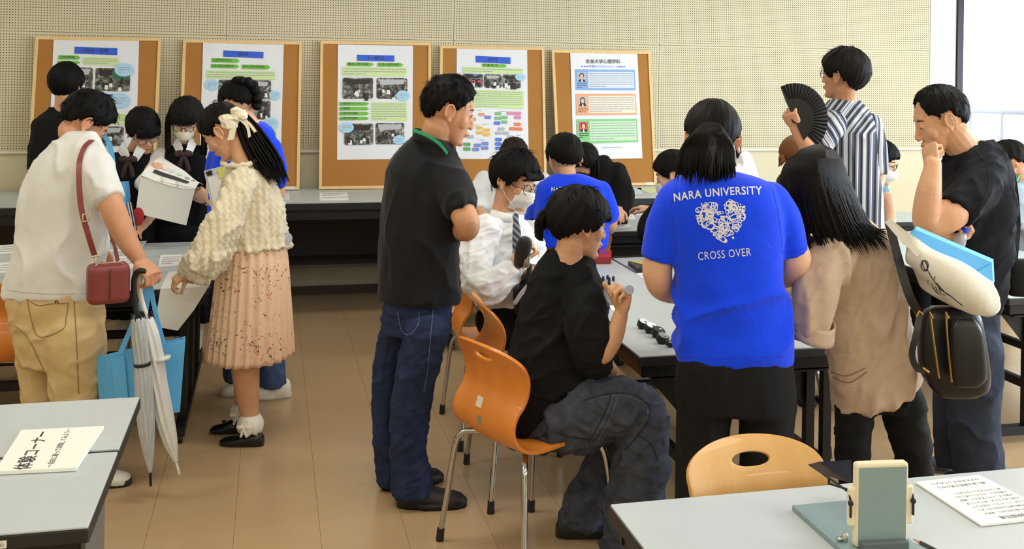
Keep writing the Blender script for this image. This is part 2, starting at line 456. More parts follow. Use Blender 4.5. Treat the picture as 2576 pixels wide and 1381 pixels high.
# ---- floor: square vinyl tiles on a slab
def floor_material():
    m = mat('vinyl_tile', (150, 118, 86), 0.30, spec=0.45); t = NT(m)
    v = t.coords((1, 1, 1)); oi = t.n.new('ShaderNodeObjectInfo')
    n1 = t.noise(v, 9, 4, 0.6); n2 = t.noise(v, 60, 3, 0.6)
    c = t.mix(n1, lin((178, 150, 113)), lin((184, 156, 119))); c = t.mix(t.math('MULTIPLY', n2, 0.05), c, lin((146, 118, 86)))
    c = t.mix(t.math('MULTIPLY', oi.outputs['Random'], 0.3), c, lin((172, 144, 107)))
    t.link(c, t.p.inputs['Base Color']); t.link(t.math('MULTIPLY_ADD', n1, 0.05, 0.21), t.p.inputs['Roughness'])
    t.bump(t.noise(v, 4, 1), 0.02, 0.01)
    return m
M_floor = floor_material(); TS = 0.305
mb = MB(); mb.box(((XL + XR) / 2, (YB + WY) / 2, -0.055), ((XR - XL) / 2 + .2, (WY - YB) / 2 + .2, 0.05))
floor = tag(put('floor', mb, mat('floor_joint', (156, 130, 98), 0.8), smooth=False, base=(0, 0, 0)), 'tan vinyl tile floor of the classroom', kind='structure')
def in_view(p):
    q = np.asarray(p) - CAM; d = q @ FWD
    if d < 0.5: return False
    x = F_PX * (q @ RGT) / d; y = -F_PX * q[2] / d
    u, v = PP_U + x * cr - y * sr, PP_V + x * sr + y * cr
    return -60 < u < IMG_W + 60 and -60 < v < IMG_H + 60
tm = MB(); rbox(tm, (0, 0, 0), (TS / 2 - 0.0005, TS / 2 - 0.0005, 0.003), 0.0004, n=1); tme = tm.mesh('tile', M_floor, False)
cells = []
for i in range(int((XL - .0) / TS) - 1, int(XR / TS) + 1):
    for j in range(int(YB / TS) - 1, int(WY / TS) + 1):
        c = nv(i * TS + 0.045, j * TS + 0.03, -0.003)
        cells.append((depth(c) if in_view(c) else 99, c))
cells.sort(key=lambda q: q[0]); rest = MB()
for k, (dd, c) in enumerate(cells):
    if k < 290 and dd < 90: link('tile', tme, floor, c)
    else: rbox(rest, c, (TS / 2 - 0.0005, TS / 2 - 0.0005, 0.003), 0.0004, n=1)
tag(put('tile_field', rest, M_floor, floor, smooth=False), kind='stuff')

# ================================================================ FURNITURE
M_lam = mat('grey_laminate', (186, 194, 196), 0.36, var=0.025, vscale=5, spec=0.5)
M_edge = mat('black_edge', (26, 26, 28), 0.45); M_black = mat('black_steel', (22, 22, 24), 0.42, 0.3); M_grey = mat('grey_steel', (112, 116, 118), 0.4, 0.4)
M_label = mat('label_white', (226, 224, 214), 0.6)
TAB_Z = 0.70
def text_mesh(s, size, align='CENTER', bold=0.0, spacing=1.0):
    cu = bpy.data.curves.new('t', 'FONT'); cu.body = s; cu.size = size; cu.align_x = align; cu.align_y = 'CENTER'; cu.offset = bold; cu.space_character = spacing
    cu.resolution_u = 3; cu.fill_mode = 'FRONT'
    o = bpy.data.objects.new('t', cu); COL.objects.link(o); dg = bpy.context.evaluated_depsgraph_get()
    me = bpy.data.meshes.new_from_object(o.evaluated_get(dg)); V = get_co(me) if len(me.vertices) else np.zeros((0, 3)); Fc = [tuple(p.vertices) for p in me.polygons]
    bpy.data.objects.remove(o); bpy.data.curves.remove(cu); bpy.data.meshes.remove(me)
    return V, Fc
def add_text(mb, s, size, M, o, align='CENTER', bold=0.0, mi=0, sx=1.0, spacing=1.0):
    V, Fc = text_mesh(s, size, align, bold, spacing)
    if len(V): mb.add([np.asarray(o) + M[:, 0] * v[0] * sx + M[:, 1] * v[1] for v in V], Fc, mi)

def table(label, x0, x1, y0, y1, along='x', z=TAB_Z, near_label=None, panel=None):
    base = ((x0 + x1) / 2, (y0 + y1) / 2, 0); t = thing('folding_table', label, 'table', base, 'grey folding tables')
    cx_, cy_, _ = base; hx, hy = (x1 - x0) / 2, (y1 - y0) / 2
    mb = MB(); rbox(mb, (cx_, cy_, z - 0.003), (hx - 0.003, hy - 0.003, 0.003), 0.003); top = put('tabletop', mb, M_lam, t, smooth=False)
    mb = MB(); rbox(mb, (cx_, cy_, z - 0.02), (hx, hy, 0.0155), 0.005); put('edge_band', mb, M_edge, t, smooth=False)
    mb = MB(); i_ = 0.03                                     # steel rim and book shelf under the top
    mb.box((cx_, cy_, z - 0.10), (hx - .07, hy - .05, .004))
    for s_ in (-1, 1):
        mb.box((cx_, cy_ + s_ * (hy - i_), z - .058), (hx - .02, .006, .024)); mb.box((cx_ + s_ * (hx - i_), cy_, z - .058), (.006, hy - .02, .024))
    put('apron', mb, M_black, t, smooth=False)
    for s_ in (-1, 1):                                       # one leg frame at either end: post, foot, gusset
        L = MB()
        if along == 'x':
            lx = cx_ + s_ * (hx - .12)
            for q in (-.035, .035): L.box((lx, cy_ + q, z / 2 - .01), (.016, .017, z / 2 - .05))
            L.box((lx, cy_, .055), (.022, hy - .01, .02)); L.box((lx, cy_, z - .085), (.02, hy - .06, .02))
            L.prism([(0, 0), (.16, 0), (0, -.16)], np.stack([nv(-s_, 0, 0), nv(0, 0, 1), nv(0, 1, 0)], 1), (lx, cy_ - .004, z - .09), .008)
            for q in (-1, 1): L.tube([(lx - .012, cy_ + q * (hy - .03), .022), (lx + .012, cy_ + q * (hy - .03), .022)], .022, 12, round0=False, round1=False)
        else:
            ly = cy_ + s_ * (hy - .12)
            for q in (-.035, .035): L.box((cx_ + q, ly, z / 2 - .01), (.017, .016, z / 2 - .05))
            L.box((cx_, ly, .055), (hx - .01, .022, .02)); L.box((cx_, ly, z - .085), (hx - .06, .02, .02))
            for q in (-1, 1):
                L.prism([(0, 0), (.15, 0), (0, -.17)], np.stack([nv(q, 0, 0), nv(0, 0, 1), nv(0, -q, 0)], 1), (cx_ + q * .03, ly, z - .10), .006)
                L.tube([(cx_ + q * (hx - .03), ly - .012, .022), (cx_ + q * (hx - .03), ly + .012, .022)], .022, 12, round0=False, round1=False)
        put('leg', L, M_black, t, smooth=False)
    mb = MB()
    if along == 'x': mb.box((cx_, cy_, .25), (hx - .12, .015, .02))
    else: mb.box((cx_, cy_, .25), (.015, hy - .12, .02))
    put('stretcher', mb, M_black, t, smooth=False)
    if panel == 'right':                                     # blue basket and grey end plate seen beside the end frame
        mb = MB(); rbox(mb, (x1 - .05, cy_ - .02, z - .125), (.02, hy - .06, .06), .01); put('end_pad', mb, mat('navy_pad', (38, 44, 96), 0.6), t, smooth=False)
        mb = MB(); rbox(mb, (x1 - .028, cy_ + .02, z - .27), (.006, hy - .09, .2), .004); put('end_plate', mb, M_grey, t, smooth=False)
    if near_label:
        u_, s_ = near_label
        mb = MB(); mb.box((u_, y0 - .001, z - .022), (.04, .001, .008)); lb = put('label_strip', mb, M_label, t, smooth=False)
        if s_:
            mb = MB(); add_text(mb, s_, .011, np.stack([nv(1, 0, 0), nv(0, 0, 1), nv(0, -1, 0)], 1), (u_, y0 - .0025, z - .022)); put('lettering', mb, mat('ink', (40, 38, 36), .7), lb, smooth=False)
    return t
table('grey folding table nearest the camera at bottom left', -2.10, -0.367, 2.325, 2.765, near_label=(-.57, 'C-302 机(側板)'), panel='right')
table('grey folding table at left behind the nearest one, under the white sign', -2.10, -0.367, 2.778, 3.204)
table('grey folding table in the right foreground with the viewing stand', 0.771, 2.65, 1.72, 2.215, panel=None)
table('grey folding table beside the blue bag and umbrellas, nearest row', -2.08, -0.256, 4.719, 5.09, near_label=(-.335, ''))
table('grey folding table in the middle row before the uniformed girls', -2.08, -0.256, 5.10, 5.515)
table('grey folding table in the far row before the uniformed girls', -2.08, -0.256, 5.525, 5.931)
table('grey folding table carrying the row of lenses', 1.264, 1.766, 3.334, 5.112, 'y')
table('grey folding table in front of the woman in the beige coat', 1.774, 2.276, 3.334, 5.112, 'y')
table('grey folding table where the seated person in blue leans', 0.95, 2.75, 5.965, 6.42)
table('narrow grey folding table in front of the counter', 0.95, 2.75, 6.43, 6.66)
table('grey folding table at the right edge beyond the man in black', 3.25, 3.72, 3.92, 5.70, 'y')
table('second grey folding table at the right edge under the seated man', 3.73, 4.20, 3.92, 5.70, 'y')
table('far white topped folding table behind the man in black', 3.50, 5.30, 6.08, 6.52)

# counter along the back wall
ct = thing('wall_counter', 'long grey counter along the back wall below the cork boards', 'counter', (0.2, 7.2, 0))
CX0, CX1, CY0, CZ = -3.3, 3.55, 6.79, 0.80
mb = MB(); rbox(mb, ((CX0 + CX1) / 2, (CY0 + WY - .015) / 2, CZ - .006), ((CX1 - CX0) / 2, (WY - .015 - CY0) / 2, .006), .003); put('countertop', mb, M_lam, ct, smooth=False)
mb = MB(); mb.box(((CX0 + CX1) / 2, CY0 + .012, CZ - .034), ((CX1 - CX0) / 2, .012, .021)); mb.box(((CX0 + CX1) / 2, CY0 + .2, CZ - .08), ((CX1 - CX0) / 2, .16, .045)); put('fascia', mb, M_edge, ct, smooth=False)
mb = MB(); mb.box(((CX0 + CX1) / 2, 7.43, .285), ((CX1 - CX0) / 2, .19, .011)); put('bottom_shelf', mb, mat('shelf_brown', (78, 68, 62), .5), ct, smooth=False)
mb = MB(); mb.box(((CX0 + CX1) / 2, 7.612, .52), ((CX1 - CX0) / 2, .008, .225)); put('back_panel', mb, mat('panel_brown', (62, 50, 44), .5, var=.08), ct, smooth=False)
for x in (-3.2, -1.45, 0.02, 1.9, 3.5):
    mb = MB(); mb.box((x, 7.35, .39), (.014, .27, .39)); put('support', mb, M_edge, ct, smooth=False)

# ---- plywood chairs
def wood(name, c1, c2, c3):
    m = mat(name, c2, 0.38, spec=0.45, coat=0.15); t = NT(m)
    v = t.coords((1, 1, 1)); w_ = t.n.new('ShaderNodeTexWave'); w_.wave_type = 'BANDS'; w_.bands_direction = 'X'
    w_.inputs['Scale'].default_value = 3.0; w_.inputs['Distortion'].default_value = 6; w_.inputs['Detail'].default_value = 3; w_.inputs['Detail Scale'].default_value = 1.2
    t.link(t.coords((1.0, .18, .18)), w_.inputs['Vector'])
    n = t.noise(t.coords((60, 4, 4)), 2, 3)
    c = t.mix(w_.outputs['Fac'], lin(c1), lin(c2)); c = t.mix(t.math('MULTIPLY', n, .5), c, lin(c3)); t.link(c, t.p.inputs['Base Color'])
    return m
M_ply = wood('orange_plywood', (220, 134, 48), (225, 140, 52), (206, 116, 40)); M_ply2 = wood('pale_plywood', (212, 164, 98), (216, 170, 104), (198, 148, 84))
M_chrome = mat('chrome', (196, 196, 198), 0.16, 1.0, var=.08, vscale=30); M_rubber = mat('black_rubber', (20, 20, 22), 0.6)
def chair_meshes(M_w, flat=False):
    prof = spline([(.235, .408), (.20, .432), (.10, .436), (-.02, .424), (-.11, .42), (-.172, .438), (-.208, .49), (-.204, .55), (-.178, .615), (-.182, .675), (-.215, .735), (-.245, .775)], 400)
    wid = spline([(.19,), (.19,), (.192,), (.19,), (.188,), (.184,), (.178,), (.174,), (.180,), (.188,), (.19,), (.19,)], 400)[:, 0]
    a4 = np.concatenate([[0], np.cumsum(np.linalg.norm(np.diff(prof, axis=0), axis=1))]); s4 = a4[-1] * (1 - (1 - np.linspace(0, 1, 72)) ** 1.45)
    prof = np.stack([np.interp(s4, a4, prof[:, k]) for k in (0, 1)], 1); wid = np.interp(s4, a4, wid)
    NU = 41; rows = []
    arc = np.concatenate([[0], np.cumsum(np.linalg.norm(np.diff(prof, axis=0), axis=1))])
    for i, ((y, z), w_) in enumerate(zip(prof, wid)):
        e = arc[-1] - arc[i]; e2 = arc[i]
        w_ *= max(.10, (1 - max(0, 1 - e / .085) ** 2.2) ** (1 / 2.1)) * max(.72, (1 - max(0, 1 - e2 / .05) ** 2.4) ** (1 / 2.4))
        T = prof[min(i + 1, 71)] - prof[max(i - 1, 0)]; T = T / np.linalg.norm(T); Nn = nv(-T[1], T[0])   # toward the sitter
        if Nn[1] < 0 and z < .44: Nn = -Nn
        bk = max(0, min(1, (z - .46) / .12)); row = []
        for j in range(NU):
            tt = -1 + 2 * j / (NU - 1); up_ = ((tt * w_ / .19) ** 2) * (0.028 * bk + 0.010 * (1 - bk))
            row.append((tt * w_, y + (1 if bk > .0 else 0) * up_ * bk, z + up_ * (1 - bk)))
        rows.append(row)
    P = np.array(rows); h0 = arc[np.argmin(np.abs(prof[:, 1] - .725) + (prof[:, 0] > -.1) * 9)]
    mb = MB(); idx = P.reshape(-1, 3); Fc = []; hole = np.zeros((72, NU), bool)
    def ins(i, j): return ((idx[i * NU + j][0]) / .054) ** 2 + ((arc[i] - h0) / .018) ** 2
    for i in range(71):
        for j in range(NU - 1):
            if min(ins(i, j), ins(i + 1, j), ins(i, j + 1), ins(i + 1, j + 1)) < 1: continue
            Fc.append((i * NU + j, i * NU + j + 1, (i + 1) * NU + j + 1, (i + 1) * NU + j))
    V = idx.copy(); used = set(k for f in Fc for k in f)
    for i in range(72):                                      # snap the rim of the grip hole to an ellipse
        for j in range(NU):
            r = ins(i, j); k = i * NU + j
            if 1 <= r < 3.2 and k in used:
                nb = [(i + a, j + b) for a in (-1, 0, 1) for b in (-1, 0, 1)]
                if any(0 <= a < 72 and 0 <= b < NU and ins(a, b) < 1 for a, b in nb):
                    f_ = 1 / math.sqrt(r); nx = V[k][0] * f_; ns = h0 + (arc[i] - h0) * f_
                    yz = nv(np.interp(ns, arc, P[:, j, 1]), np.interp(ns, arc, P[:, j, 2])); V[k] = (nx, yz[0], yz[1])
    mb.add(V, Fc); me = mb.mesh('t', M_w); o = link('t', me); md = o.modifiers.new('s', 'SOLIDIFY'); md.thickness = 0.011; md.offset = 0
    sb = o.modifiers.new('b', 'BEVEL'); sb.width = .003; sb.segments = 2; sb.limit_method = 'ANGLE'; sb.angle_limit = 1.0
    dg = bpy.context.evaluated_depsgraph_get(); shell_me = bpy.data.meshes.new_from_object(o.evaluated_get(dg)); bpy.data.objects.remove(o)
    shell_me.polygons.foreach_set('use_smooth', [True] * len(shell_me.polygons)); shell_me.set_sharp_from_angle(angle=.8); shell_me.name = 'shell'
    legs = []; feet = []
    for sx in (-1, 1):
        for sy in (-1, 1):
            y1 = .205 if sy > 0 else -.21
            L = MB(); pts = spline([(sx * .05, sy * .07, .410), (sx * .14, sy * .13, .410), (sx * .185, sy * .165, .395), (sx * .205, sy * .18, .34), (sx * .225, sy * .195, .18), (sx * .245, y1, .03)], 22)
            L.tube(pts, .0105, 10); legs.append(L.mesh('leg', M_chrome))
            R = MB(); R.tube([(sx * .2437, y1 * .996, .045), (sx * .247, y1 * 1.003, .0)], [.0135, .0145], 12, round0=False, round1=False); feet.append(R.mesh('foot_cap', M_rubber, False))
    B = MB(); rbox(B, (0, 0, .411), (.075, .10, .006), .004); brace = B.mesh('brace', M_chrome, False)
    return shell_me, legs, feet, brace
CH_A = chair_meshes(M_ply); CH_B = chair_meshes(M_ply2)
def chair(label, x, y, heading, kit=CH_A):
    """heading: (dx, dy) the way a sitter faces"""
    t = thing('plywood_chair', label, 'chair', (x, y, 0), 'plywood shell chairs on chrome legs')
    t.rotation_euler = (0, 0, math.atan2(heading[1], heading[0]) - PI / 2)
    link('shell', kit[0], t)
    for L, R in zip(kit[1], kit[2]): link('foot_cap', R, link('leg', L, t))
    link('brace', kit[3], t)
    return t
ch1 = chair('orange plywood chair under the seated person in the black shirt', 0.905, 3.45, (.92, .40))
ch3 = chair('orange plywood chair directly behind the nearest one, its back turned to it', 1.05, 4.02, (1, 0))
ch2 = chair('orange plywood chair under the masked student', 1.05, 4.66, (1, 0))
p4 = at_z(1895, 1100, .77)
ch4 = chair('pale plywood chair with oval grip hole behind the right foreground table', p4[0] - .012, p4[1] - .235, (0.05, -1), CH_B)
p5 = at_z(1522, 577, .77); ch5 = chair('orange plywood chair under the seated person in blue', p5[0] - .12, p5[1] + .235, (.05, 1))
ch6 = chair('pale plywood chair across the table, half hidden by the beige sleeve', 2.19, 4.25, (-1, -.1), CH_B)
p7 = at_z(2310, 492, .77); ch7 = chair('far plywood chair against the white wall beside the window', p7[0] + .05, p7[1], (-1, -.25), CH_B)
p8 = at_z(-25, 716, .77); ch8 = chair('orange plywood chair cut off at the left edge', p8[0], p8[1] + .235, (.12, 1))
ch9 = chair('plywood chair under the seated man at the right edge', 4.62, 5.35, (-1, .0), CH_B)
# stickers on the rear of the nearest chair
Mst = mat('sticker_paper', (222, 216, 200), .6)
_tr = BVHTree.FromPolygons([v.co.copy() for v in CH_A[0].vertices], [p.vertices[:] for p in CH_A[0].polygons])
def sticker(parent, x, z, hx, hz, m):
    V = []
    for i, j in ((-1, -1), (1, -1), (1, 1), (-1, 1)):
        h_ = _tr.ray_cast(Vector((x + i * hx, -1, z + j * hz)), Vector((0, 1, 0)), 3); V.append(np.array(h_[0]) - nv(0, .0012, 0))
    mb = MB(); mb.add(V + [p - nv(0, .0006, 0) for p in V], [(0, 1, 2, 3), (7, 6, 5, 4), (0, 4, 5, 1), (1, 5, 6, 2), (2, 6, 7, 3), (3, 7, 4, 0)]); return link('sticker', mb.mesh('sticker', m, False), parent)
sticker(ch1, -.02, .560, .017, .017, Mst); sticker(ch1, -.005, .505, .008, .014, mat('sticker_blue', (120, 140, 150), .6)); sticker(ch2, -.02, .560, .017, .017, Mst)
# ================================================================ PEOPLE: shared builders
SK = {'a': skin('tan', (206, 152, 118)), 'b': skin('light', (224, 178, 146)), 'c': skin('warm', (212, 162, 126)), 'd': skin('deep', (188, 130, 98))}
H_black = hairmat('black', (13, 11, 11), .5); H_soft = hairmat('soft_black', (19, 16, 15), .48); H_brown = hairmat('brown', (122, 78, 46)); H_dbrown = hairmat('dark_brown', (44, 32, 28))
M_eyew = mat('eye_white', (214, 208, 202), .3); M_iris = mat('iris', (26, 18, 14), .2); M_brow = mat('eyebrow', (34, 26, 23), .8); M_lip = mat('lip', (176, 100, 88), .5, sss=.05)
M_frame = mat('glasses_frame', (24, 24, 26), .3); M_lens = mat('glasses_lens', (225, 228, 230), .05, alpha=.14, spec=.6); M_mask = mat('mask_white', (232, 230, 226), .8, bump=.1, bscale=300)

def head_skin(mb, c, M, s, ears=(1, 1)):
    def E(p, r, R=None): mb.ell(c + M @ (nv(*p) * s), np.array(r) * s, M if R is None else M @ R, 20, 14)
    E((0, -.012, .030), (.0745, .094, .086))
    E((0, .020, -.005), (.064, .066, .080))
    rings = []                                               # face wedge from brow to chin
    for z, w_, yc, b in ((.035, .062, .034, .050), (.0, .062, .036, .050), (-.03, .058, .034, .050), (-.055, .052, .032, .050), (-.08, .042, .034, .045), (-.100, .030, .046, .030), (-.112, .018, .056, .016)):
        rings.append([c + M @ (nv(w_ * math.cos(a), yc + b * math.sin(a), z) * s) for a in np.linspace(0, 2 * PI, 24, endpoint=False)])
    mb.loft(rings)
    E((0, .072, -.098), (.020, .014, .014))                  # chin
    E((0, .064, .040), (.050, .019, .020))                   # brow
    for q in (-1, 1):
        E((q * .041, .050, -.020), (.023, .022, .030))       # cheek
        E((q * .031, .0745, .010), (.0155, .0085, .0095))    # lids
        E((q * .0135, .091, -.033), (.0085, .010, .0075))    # nostril wing
    mb.tube([c + M @ (nv(*p) * s) for p in ((0, .077, .020), (0, .0865, .0), (0, .0985, -.026), (0, .096, -.034))], np.array((.007, .0075, .0098, .0085)) * s, 10)
    E((0, .080, -.060), (.024, .010, .015))                  # muzzle
    E((0, .0885, -.0565), (.019, .0055, .0052)); E((0, .0865, -.0665), (.017, .0060, .0058))
    for q in (-1, 1):                                        # ears: bowl, rim and lobe
        if (ears[0] if q < 0 else ears[1]):
            o = nv(q * .0755, -.010, -.002)
            E(o + nv(q * .002, -.002, 0), (.006, .016, .027))
            rim = [o + nv(q * (.009 + .004 * math.sin(a * .5)), -.004 + .0165 * math.cos(a), .004 + .0275 * math.sin(a)) for a in np.linspace(-1.1, 3.9, 16)]
            mb.tube([c + M @ (p * s) for p in rim], .0042 * s, 8)
            E(o + nv(q * .007, .004, -.026), (.005, .008, .009))
def face_parts(P, c, M, s, eyes='open', lips=True, brows=True):
    for q in (-1, 1):
        if eyes:
            mb = MB(); h = .0048 if eyes == 'open' else .0022
            zc = .009 if eyes == 'open' else .0055
            mb.ell(c + M @ (nv(q * .031, .0790, zc) * s), np.array((.0125, .0052, h)) * s, M, 14, 10)
            e = put('eye', mb, M_eyew if eyes == 'open' else M_iris, P.root)
            if eyes == 'open':
                mb = MB(); mb.ell(c + M @ (nv(q * .030, .0822, zc) * s), np.array((.0055, .0024, .0050)) * s, M, 12, 8); put('iris', mb, M_iris, e)
                mb = MB(); mb.tube([c + M @ (nv(q * x, y, z) * s) for x, y, z in ((.017, .0800, .0105), (.026, .0835, .0150), (.036, .0825, .0148), (.046, .0755, .0100))], .0017 * s, 6); put('eyelid', mb, M_brow, e)
        if brows:
            mb = MB(); mb.tube([c + M @ (nv(q * x, y, z) * s) for x, y, z in ((.014, .0805, .029), (.028, .0800, .0335), (.042, .0715, .0320), (.050, .0625, .028))], np.array((.0024, .003, .0026, .0014)) * s, 8); put('eyebrow', mb, M_brow, P.root)
    if lips:
        mb = MB(); mb.tube([c + M @ (nv(x, y, z) * s) for x, y, z in ((-.022, .0800, -.0620), (-.010, .0910, -.0605), (0, .0935, -.0615), (.010, .0910, -.0605), (.022, .0800, -.0620))], np.array((.0015, .0042, .0046, .0042, .0015)) * s, 8); put('mouth', mb, M_lip, P.root)

def glasses(P, c, M, s, r=.023, thick=.0016, mframe=None, drop=0.0, square=0.0):
    g = None; mf = mframe or M_frame
    mb = MB()
    for q in (-1, 1):
        pts = []
        for a in np.linspace(0, 2 * PI, 25)[:-1]:
            x, z = math.cos(a), math.sin(a)
            if square: x, z = np.sign(x) * abs(x) ** (1 - square), np.sign(z) * abs(z) ** (1 - square)
            pts.append(c + M @ (nv(q * .033 + x * r, .096 - abs(q * .033 + x * r) * .16, .004 + drop + z * r * .86) * s))
        mb.tube(pts, thick * s, 6, closed=True)
        mb.tube([c + M @ (nv(q * (.033 + r) * 1.0, .088, .008 + drop) * s), c + M @ (nv(q * .070, .062, .009 + drop) * s), c + M @ (nv(q * .078, -.004, .012 + drop * .5) * s)], thick * s, 6)
    mb.tube([c + M @ (nv(x, .098, .010 + drop) * s) for x in (-.010, 0, .010)], thick * s, 6)
    g = put('glasses', mb, mf, P.root)
    for q in (-1, 1):
        lm = MB(); lm.add([c + M @ (nv(q * .033 + math.cos(a) * r, .096 - abs(q * .033 + math.cos(a) * r) * .16, .004 + drop + math.sin(a) * r * .86) * s) for a in np.linspace(0, 2 * PI, 24, endpoint=False)], [tuple(range(24))]); put('lens', lm, M_lens, g)
def face_mask(P, c, M, s, m=None, puff=.008, straps=True):
    rows = []
    for i, z in enumerate(np.linspace(-.016, -.108, 12)):
        f = i / 11; row = []
        w_ = .058 - .010 * abs(f - .3) - .016 * max(0, f - .6) / .4
        for a in np.linspace(-1, 1, 17):
            yb = .104 - .006 * f - .030 * max(0, f - .55) / .45 + (0.006 if .05 < f < .5 else 0)
            y = yb - (abs(a) ** 1.8) * (.058 if f < .8 else .05) + puff * (1 - abs(a) ** 2) * math.sin(min(1, f * 1.1) * PI) * .6 + .0012 * math.sin(f * 30) * (1 - abs(a) ** 4)
            row.append(c + M @ (nv(a * w_, y, z) * s))
        rows.append(row)
    mb = MB(); mb.grid(rows); o = put('face_mask', mb, m or M_mask, P.root)
    md = o.modifiers.new('s', 'SOLIDIFY'); md.thickness = .0025 * s; md.offset = 1
    if straps:
        for q in (-1, 1):
            for z0, z1 in ((-.022, .018), (-.085, -.022)):
                mb = MB(); mb.tube([c + M @ (nv(q * .054, .050, z0) * s), c + M @ (nv(q * .072, .016, (z0 + z1) / 2) * s), c + M @ (nv(q * .083, -.012, z1) * s)], .0013 * s, 6); put('ear_loop', mb, m or M_mask, o)

def _interp(tab, az):
    a = abs(((az + 180) % 360) - 180); xs = [t_[0] for t_ in tab]; return np.interp(a, xs, [t_[1] for t_ in tab])
def hair_cap(mb, c, M, s, line, th, seed=0, rough=.003, tufts=0, tuft_len=.02, asym=None, flow=None, tuft_r=.0035):
    """scalp hair as a star-shaped shell; `line`: lowest elevation per |azimuth| (0 = front), `th`: thickness per elevation"""
    rs = np.random.RandomState(seed); NA, NE = 96, 44; o = nv(0, -.012, .030); R0 = nv(.0745, .094, .086); rows = []
    kk = rs.uniform(0, 6.28, 6)
    def rad(az, el):
        a, e = math.radians(az), math.radians(el); d = nv(math.cos(e) * math.sin(a), math.cos(e) * math.cos(a), math.sin(e))
        r = 1 / math.sqrt(((d / R0) ** 2).sum()); ln = _interp(line, az)
        if asym: ln += asym(az)
        ln += 3.0 * math.sin(a * 17 + kk[0]) + 2.5 * math.sin(a * 29 + kk[1])
        wt = max(0, min(1, (el - ln + 3) / 7)); wt = wt * wt * (3 - 2 * wt)
        tk = np.interp(el, [t_[0] for t_ in th], [t_[1] for t_ in th])
        strand = rough * (math.sin(a * 31 + kk[2] + e * 3) * .5 + math.sin(a * 57 + kk[3] - e * 5) * .35 + math.sin(a * 13 + kk[4] + e * 7) * .5)
        return d, r + (tk + strand) * wt - .014 * (1 - wt), wt
    for i in range(NE + 1):
        el = -78 + (168 - .5) * i / NE; row = []
        for j in range(NA):
            d, r, _ = rad(360 * j / NA, el); row.append(c + M @ ((o + d * r) * s))
        rows.append(row)
    mb.grid(rows, closed_v=True, cap=True)
    for k in range(tufts):
        for _ in range(30):
            az, el = rs.uniform(-180, 180), rs.uniform(-50, 85); d, r, wt = rad(az, el)
            if wt > .9: break
        wh = unit(nv(0, -.35, 1)); tg = unit(d * np.dot(wh, d) - wh)
        if flow is not None: tg = unit(tg + nv(*flow))
        L = tuft_len * rs.uniform(.5, 1.2) * (.45 if el < _interp(line, az) + 14 else 1); p0 = o + d * (r - .006); lat = unit(np.cross(d, tg)) * rs.uniform(-.4, .4)
        for sub in range(4):
            j = rs.normal(size=3) * .0035; la = lat + rs.normal(size=3) * .16; Ls = L * rs.uniform(.75, 1.15)
            p1 = p0 + j + (d * .36 + tg * .8 + la) * Ls * .55; p2 = p0 + j + (d * .30 + tg * 1.45 + la) * Ls
            mb.tube([c + M @ (p * s) for p in (p0 + j * .5, p1, p2)], np.array((tuft_r, tuft_r * .6, .0004)) * s * .5, 4, round0=False, round1=False)
def locks(mb, paths, r0, r1=None, n=6, taper=(1, 1, .9, .7, .15), ns=9):
    """hair locks: list of control polylines (world); radius r0 at the root"""
    for i, p in enumerate(paths):
        q = spline(p, ns); rr = np.interp(np.linspace(0, 1, ns), np.linspace(0, 1, len(taper)), taper) * (r0 if np.isscalar(r0) else r0[i])
        mb.tube(q, rr, n)

FIST = ((70, 95, 60), (75, 95, 60), (78, 95, 60), (80, 95, 60)); RELAX = ((18, 25, 15), (22, 30, 18), (26, 34, 20), (32, 38, 22)); GRIP = ((45, 65, 40), (50, 68, 42), (55, 70, 45), (60, 72, 45)); FLAT = ((6, 8, 5), (6, 8, 5), (8, 8, 5), (10, 10, 6))
def hand(mb, w_, D, Np, side, curls=RELAX, thumb=(.65, .3), s=1.0):
    """w_: wrist, D: wrist to knuckles, Np: palm normal, side: +1/-1 picks the thumb side along D x Np"""
    D = unit(D); Np = unit(np.asarray(Np) - D * np.dot(D, Np)); W = np.cross(D, Np) * side; w_ = np.asarray(w_, float)
    def ring(p, a, b): return [p + W * a * s * math.cos(q) + Np * b * s * math.sin(q) for q in np.linspace(0, 2 * PI, 20, endpoint=False)]
    mb.loft([ring(w_ - D * .02 * s, .025, .019), ring(w_ + D * .01 * s, .028, .019), ring(w_ + D * .04 * s, .038, .0185), ring(w_ + D * .072 * s, .0405, .0155), ring(w_ + D * .088 * s, .0385, .0125)])
    for k, (off, L, r, back) in enumerate(((.029, .070, .0086, .003), (.0095, .079, .0089, 0), (-.0105, .073, .0085, .002), (-.029, .057, .0075, .009))):
        p = w_ + (D * (.084 - back) + W * off) * s; pts = [p - D * .012 * s, p]; th = 0
        fan = W * (off * 1.2)
        for a, f in zip(curls[k], (.46, .30, .24)):
            th += math.radians(a); d = unit(D * math.cos(th) + Np * math.sin(th) + fan * max(0, math.cos(th))); p = p + d * L * f * s; pts.append(p)
        mb.tube(pts, np.array((r * 1.05, r * 1.05, r, r * .94, r * .80)) * s, 10)
    sp, op = thumb
    b0 = w_ + (D * .018 + W * .022) * s; d1 = unit(D * .75 + W * sp + Np * op); d2 = unit(D * .95 + W * sp * .3 + Np * op * 1.4); d3 = unit(D * .95 - W * sp * .05 + Np * op * 1.7)
    p1 = b0 + d1 * .042 * s; p2 = p1 + d2 * .032 * s; p3 = p2 + d3 * .024 * s
    mb.tube([b0, p1, p2, p3], np.array((.0145, .0118, .0102, .0085)) * s, 10)

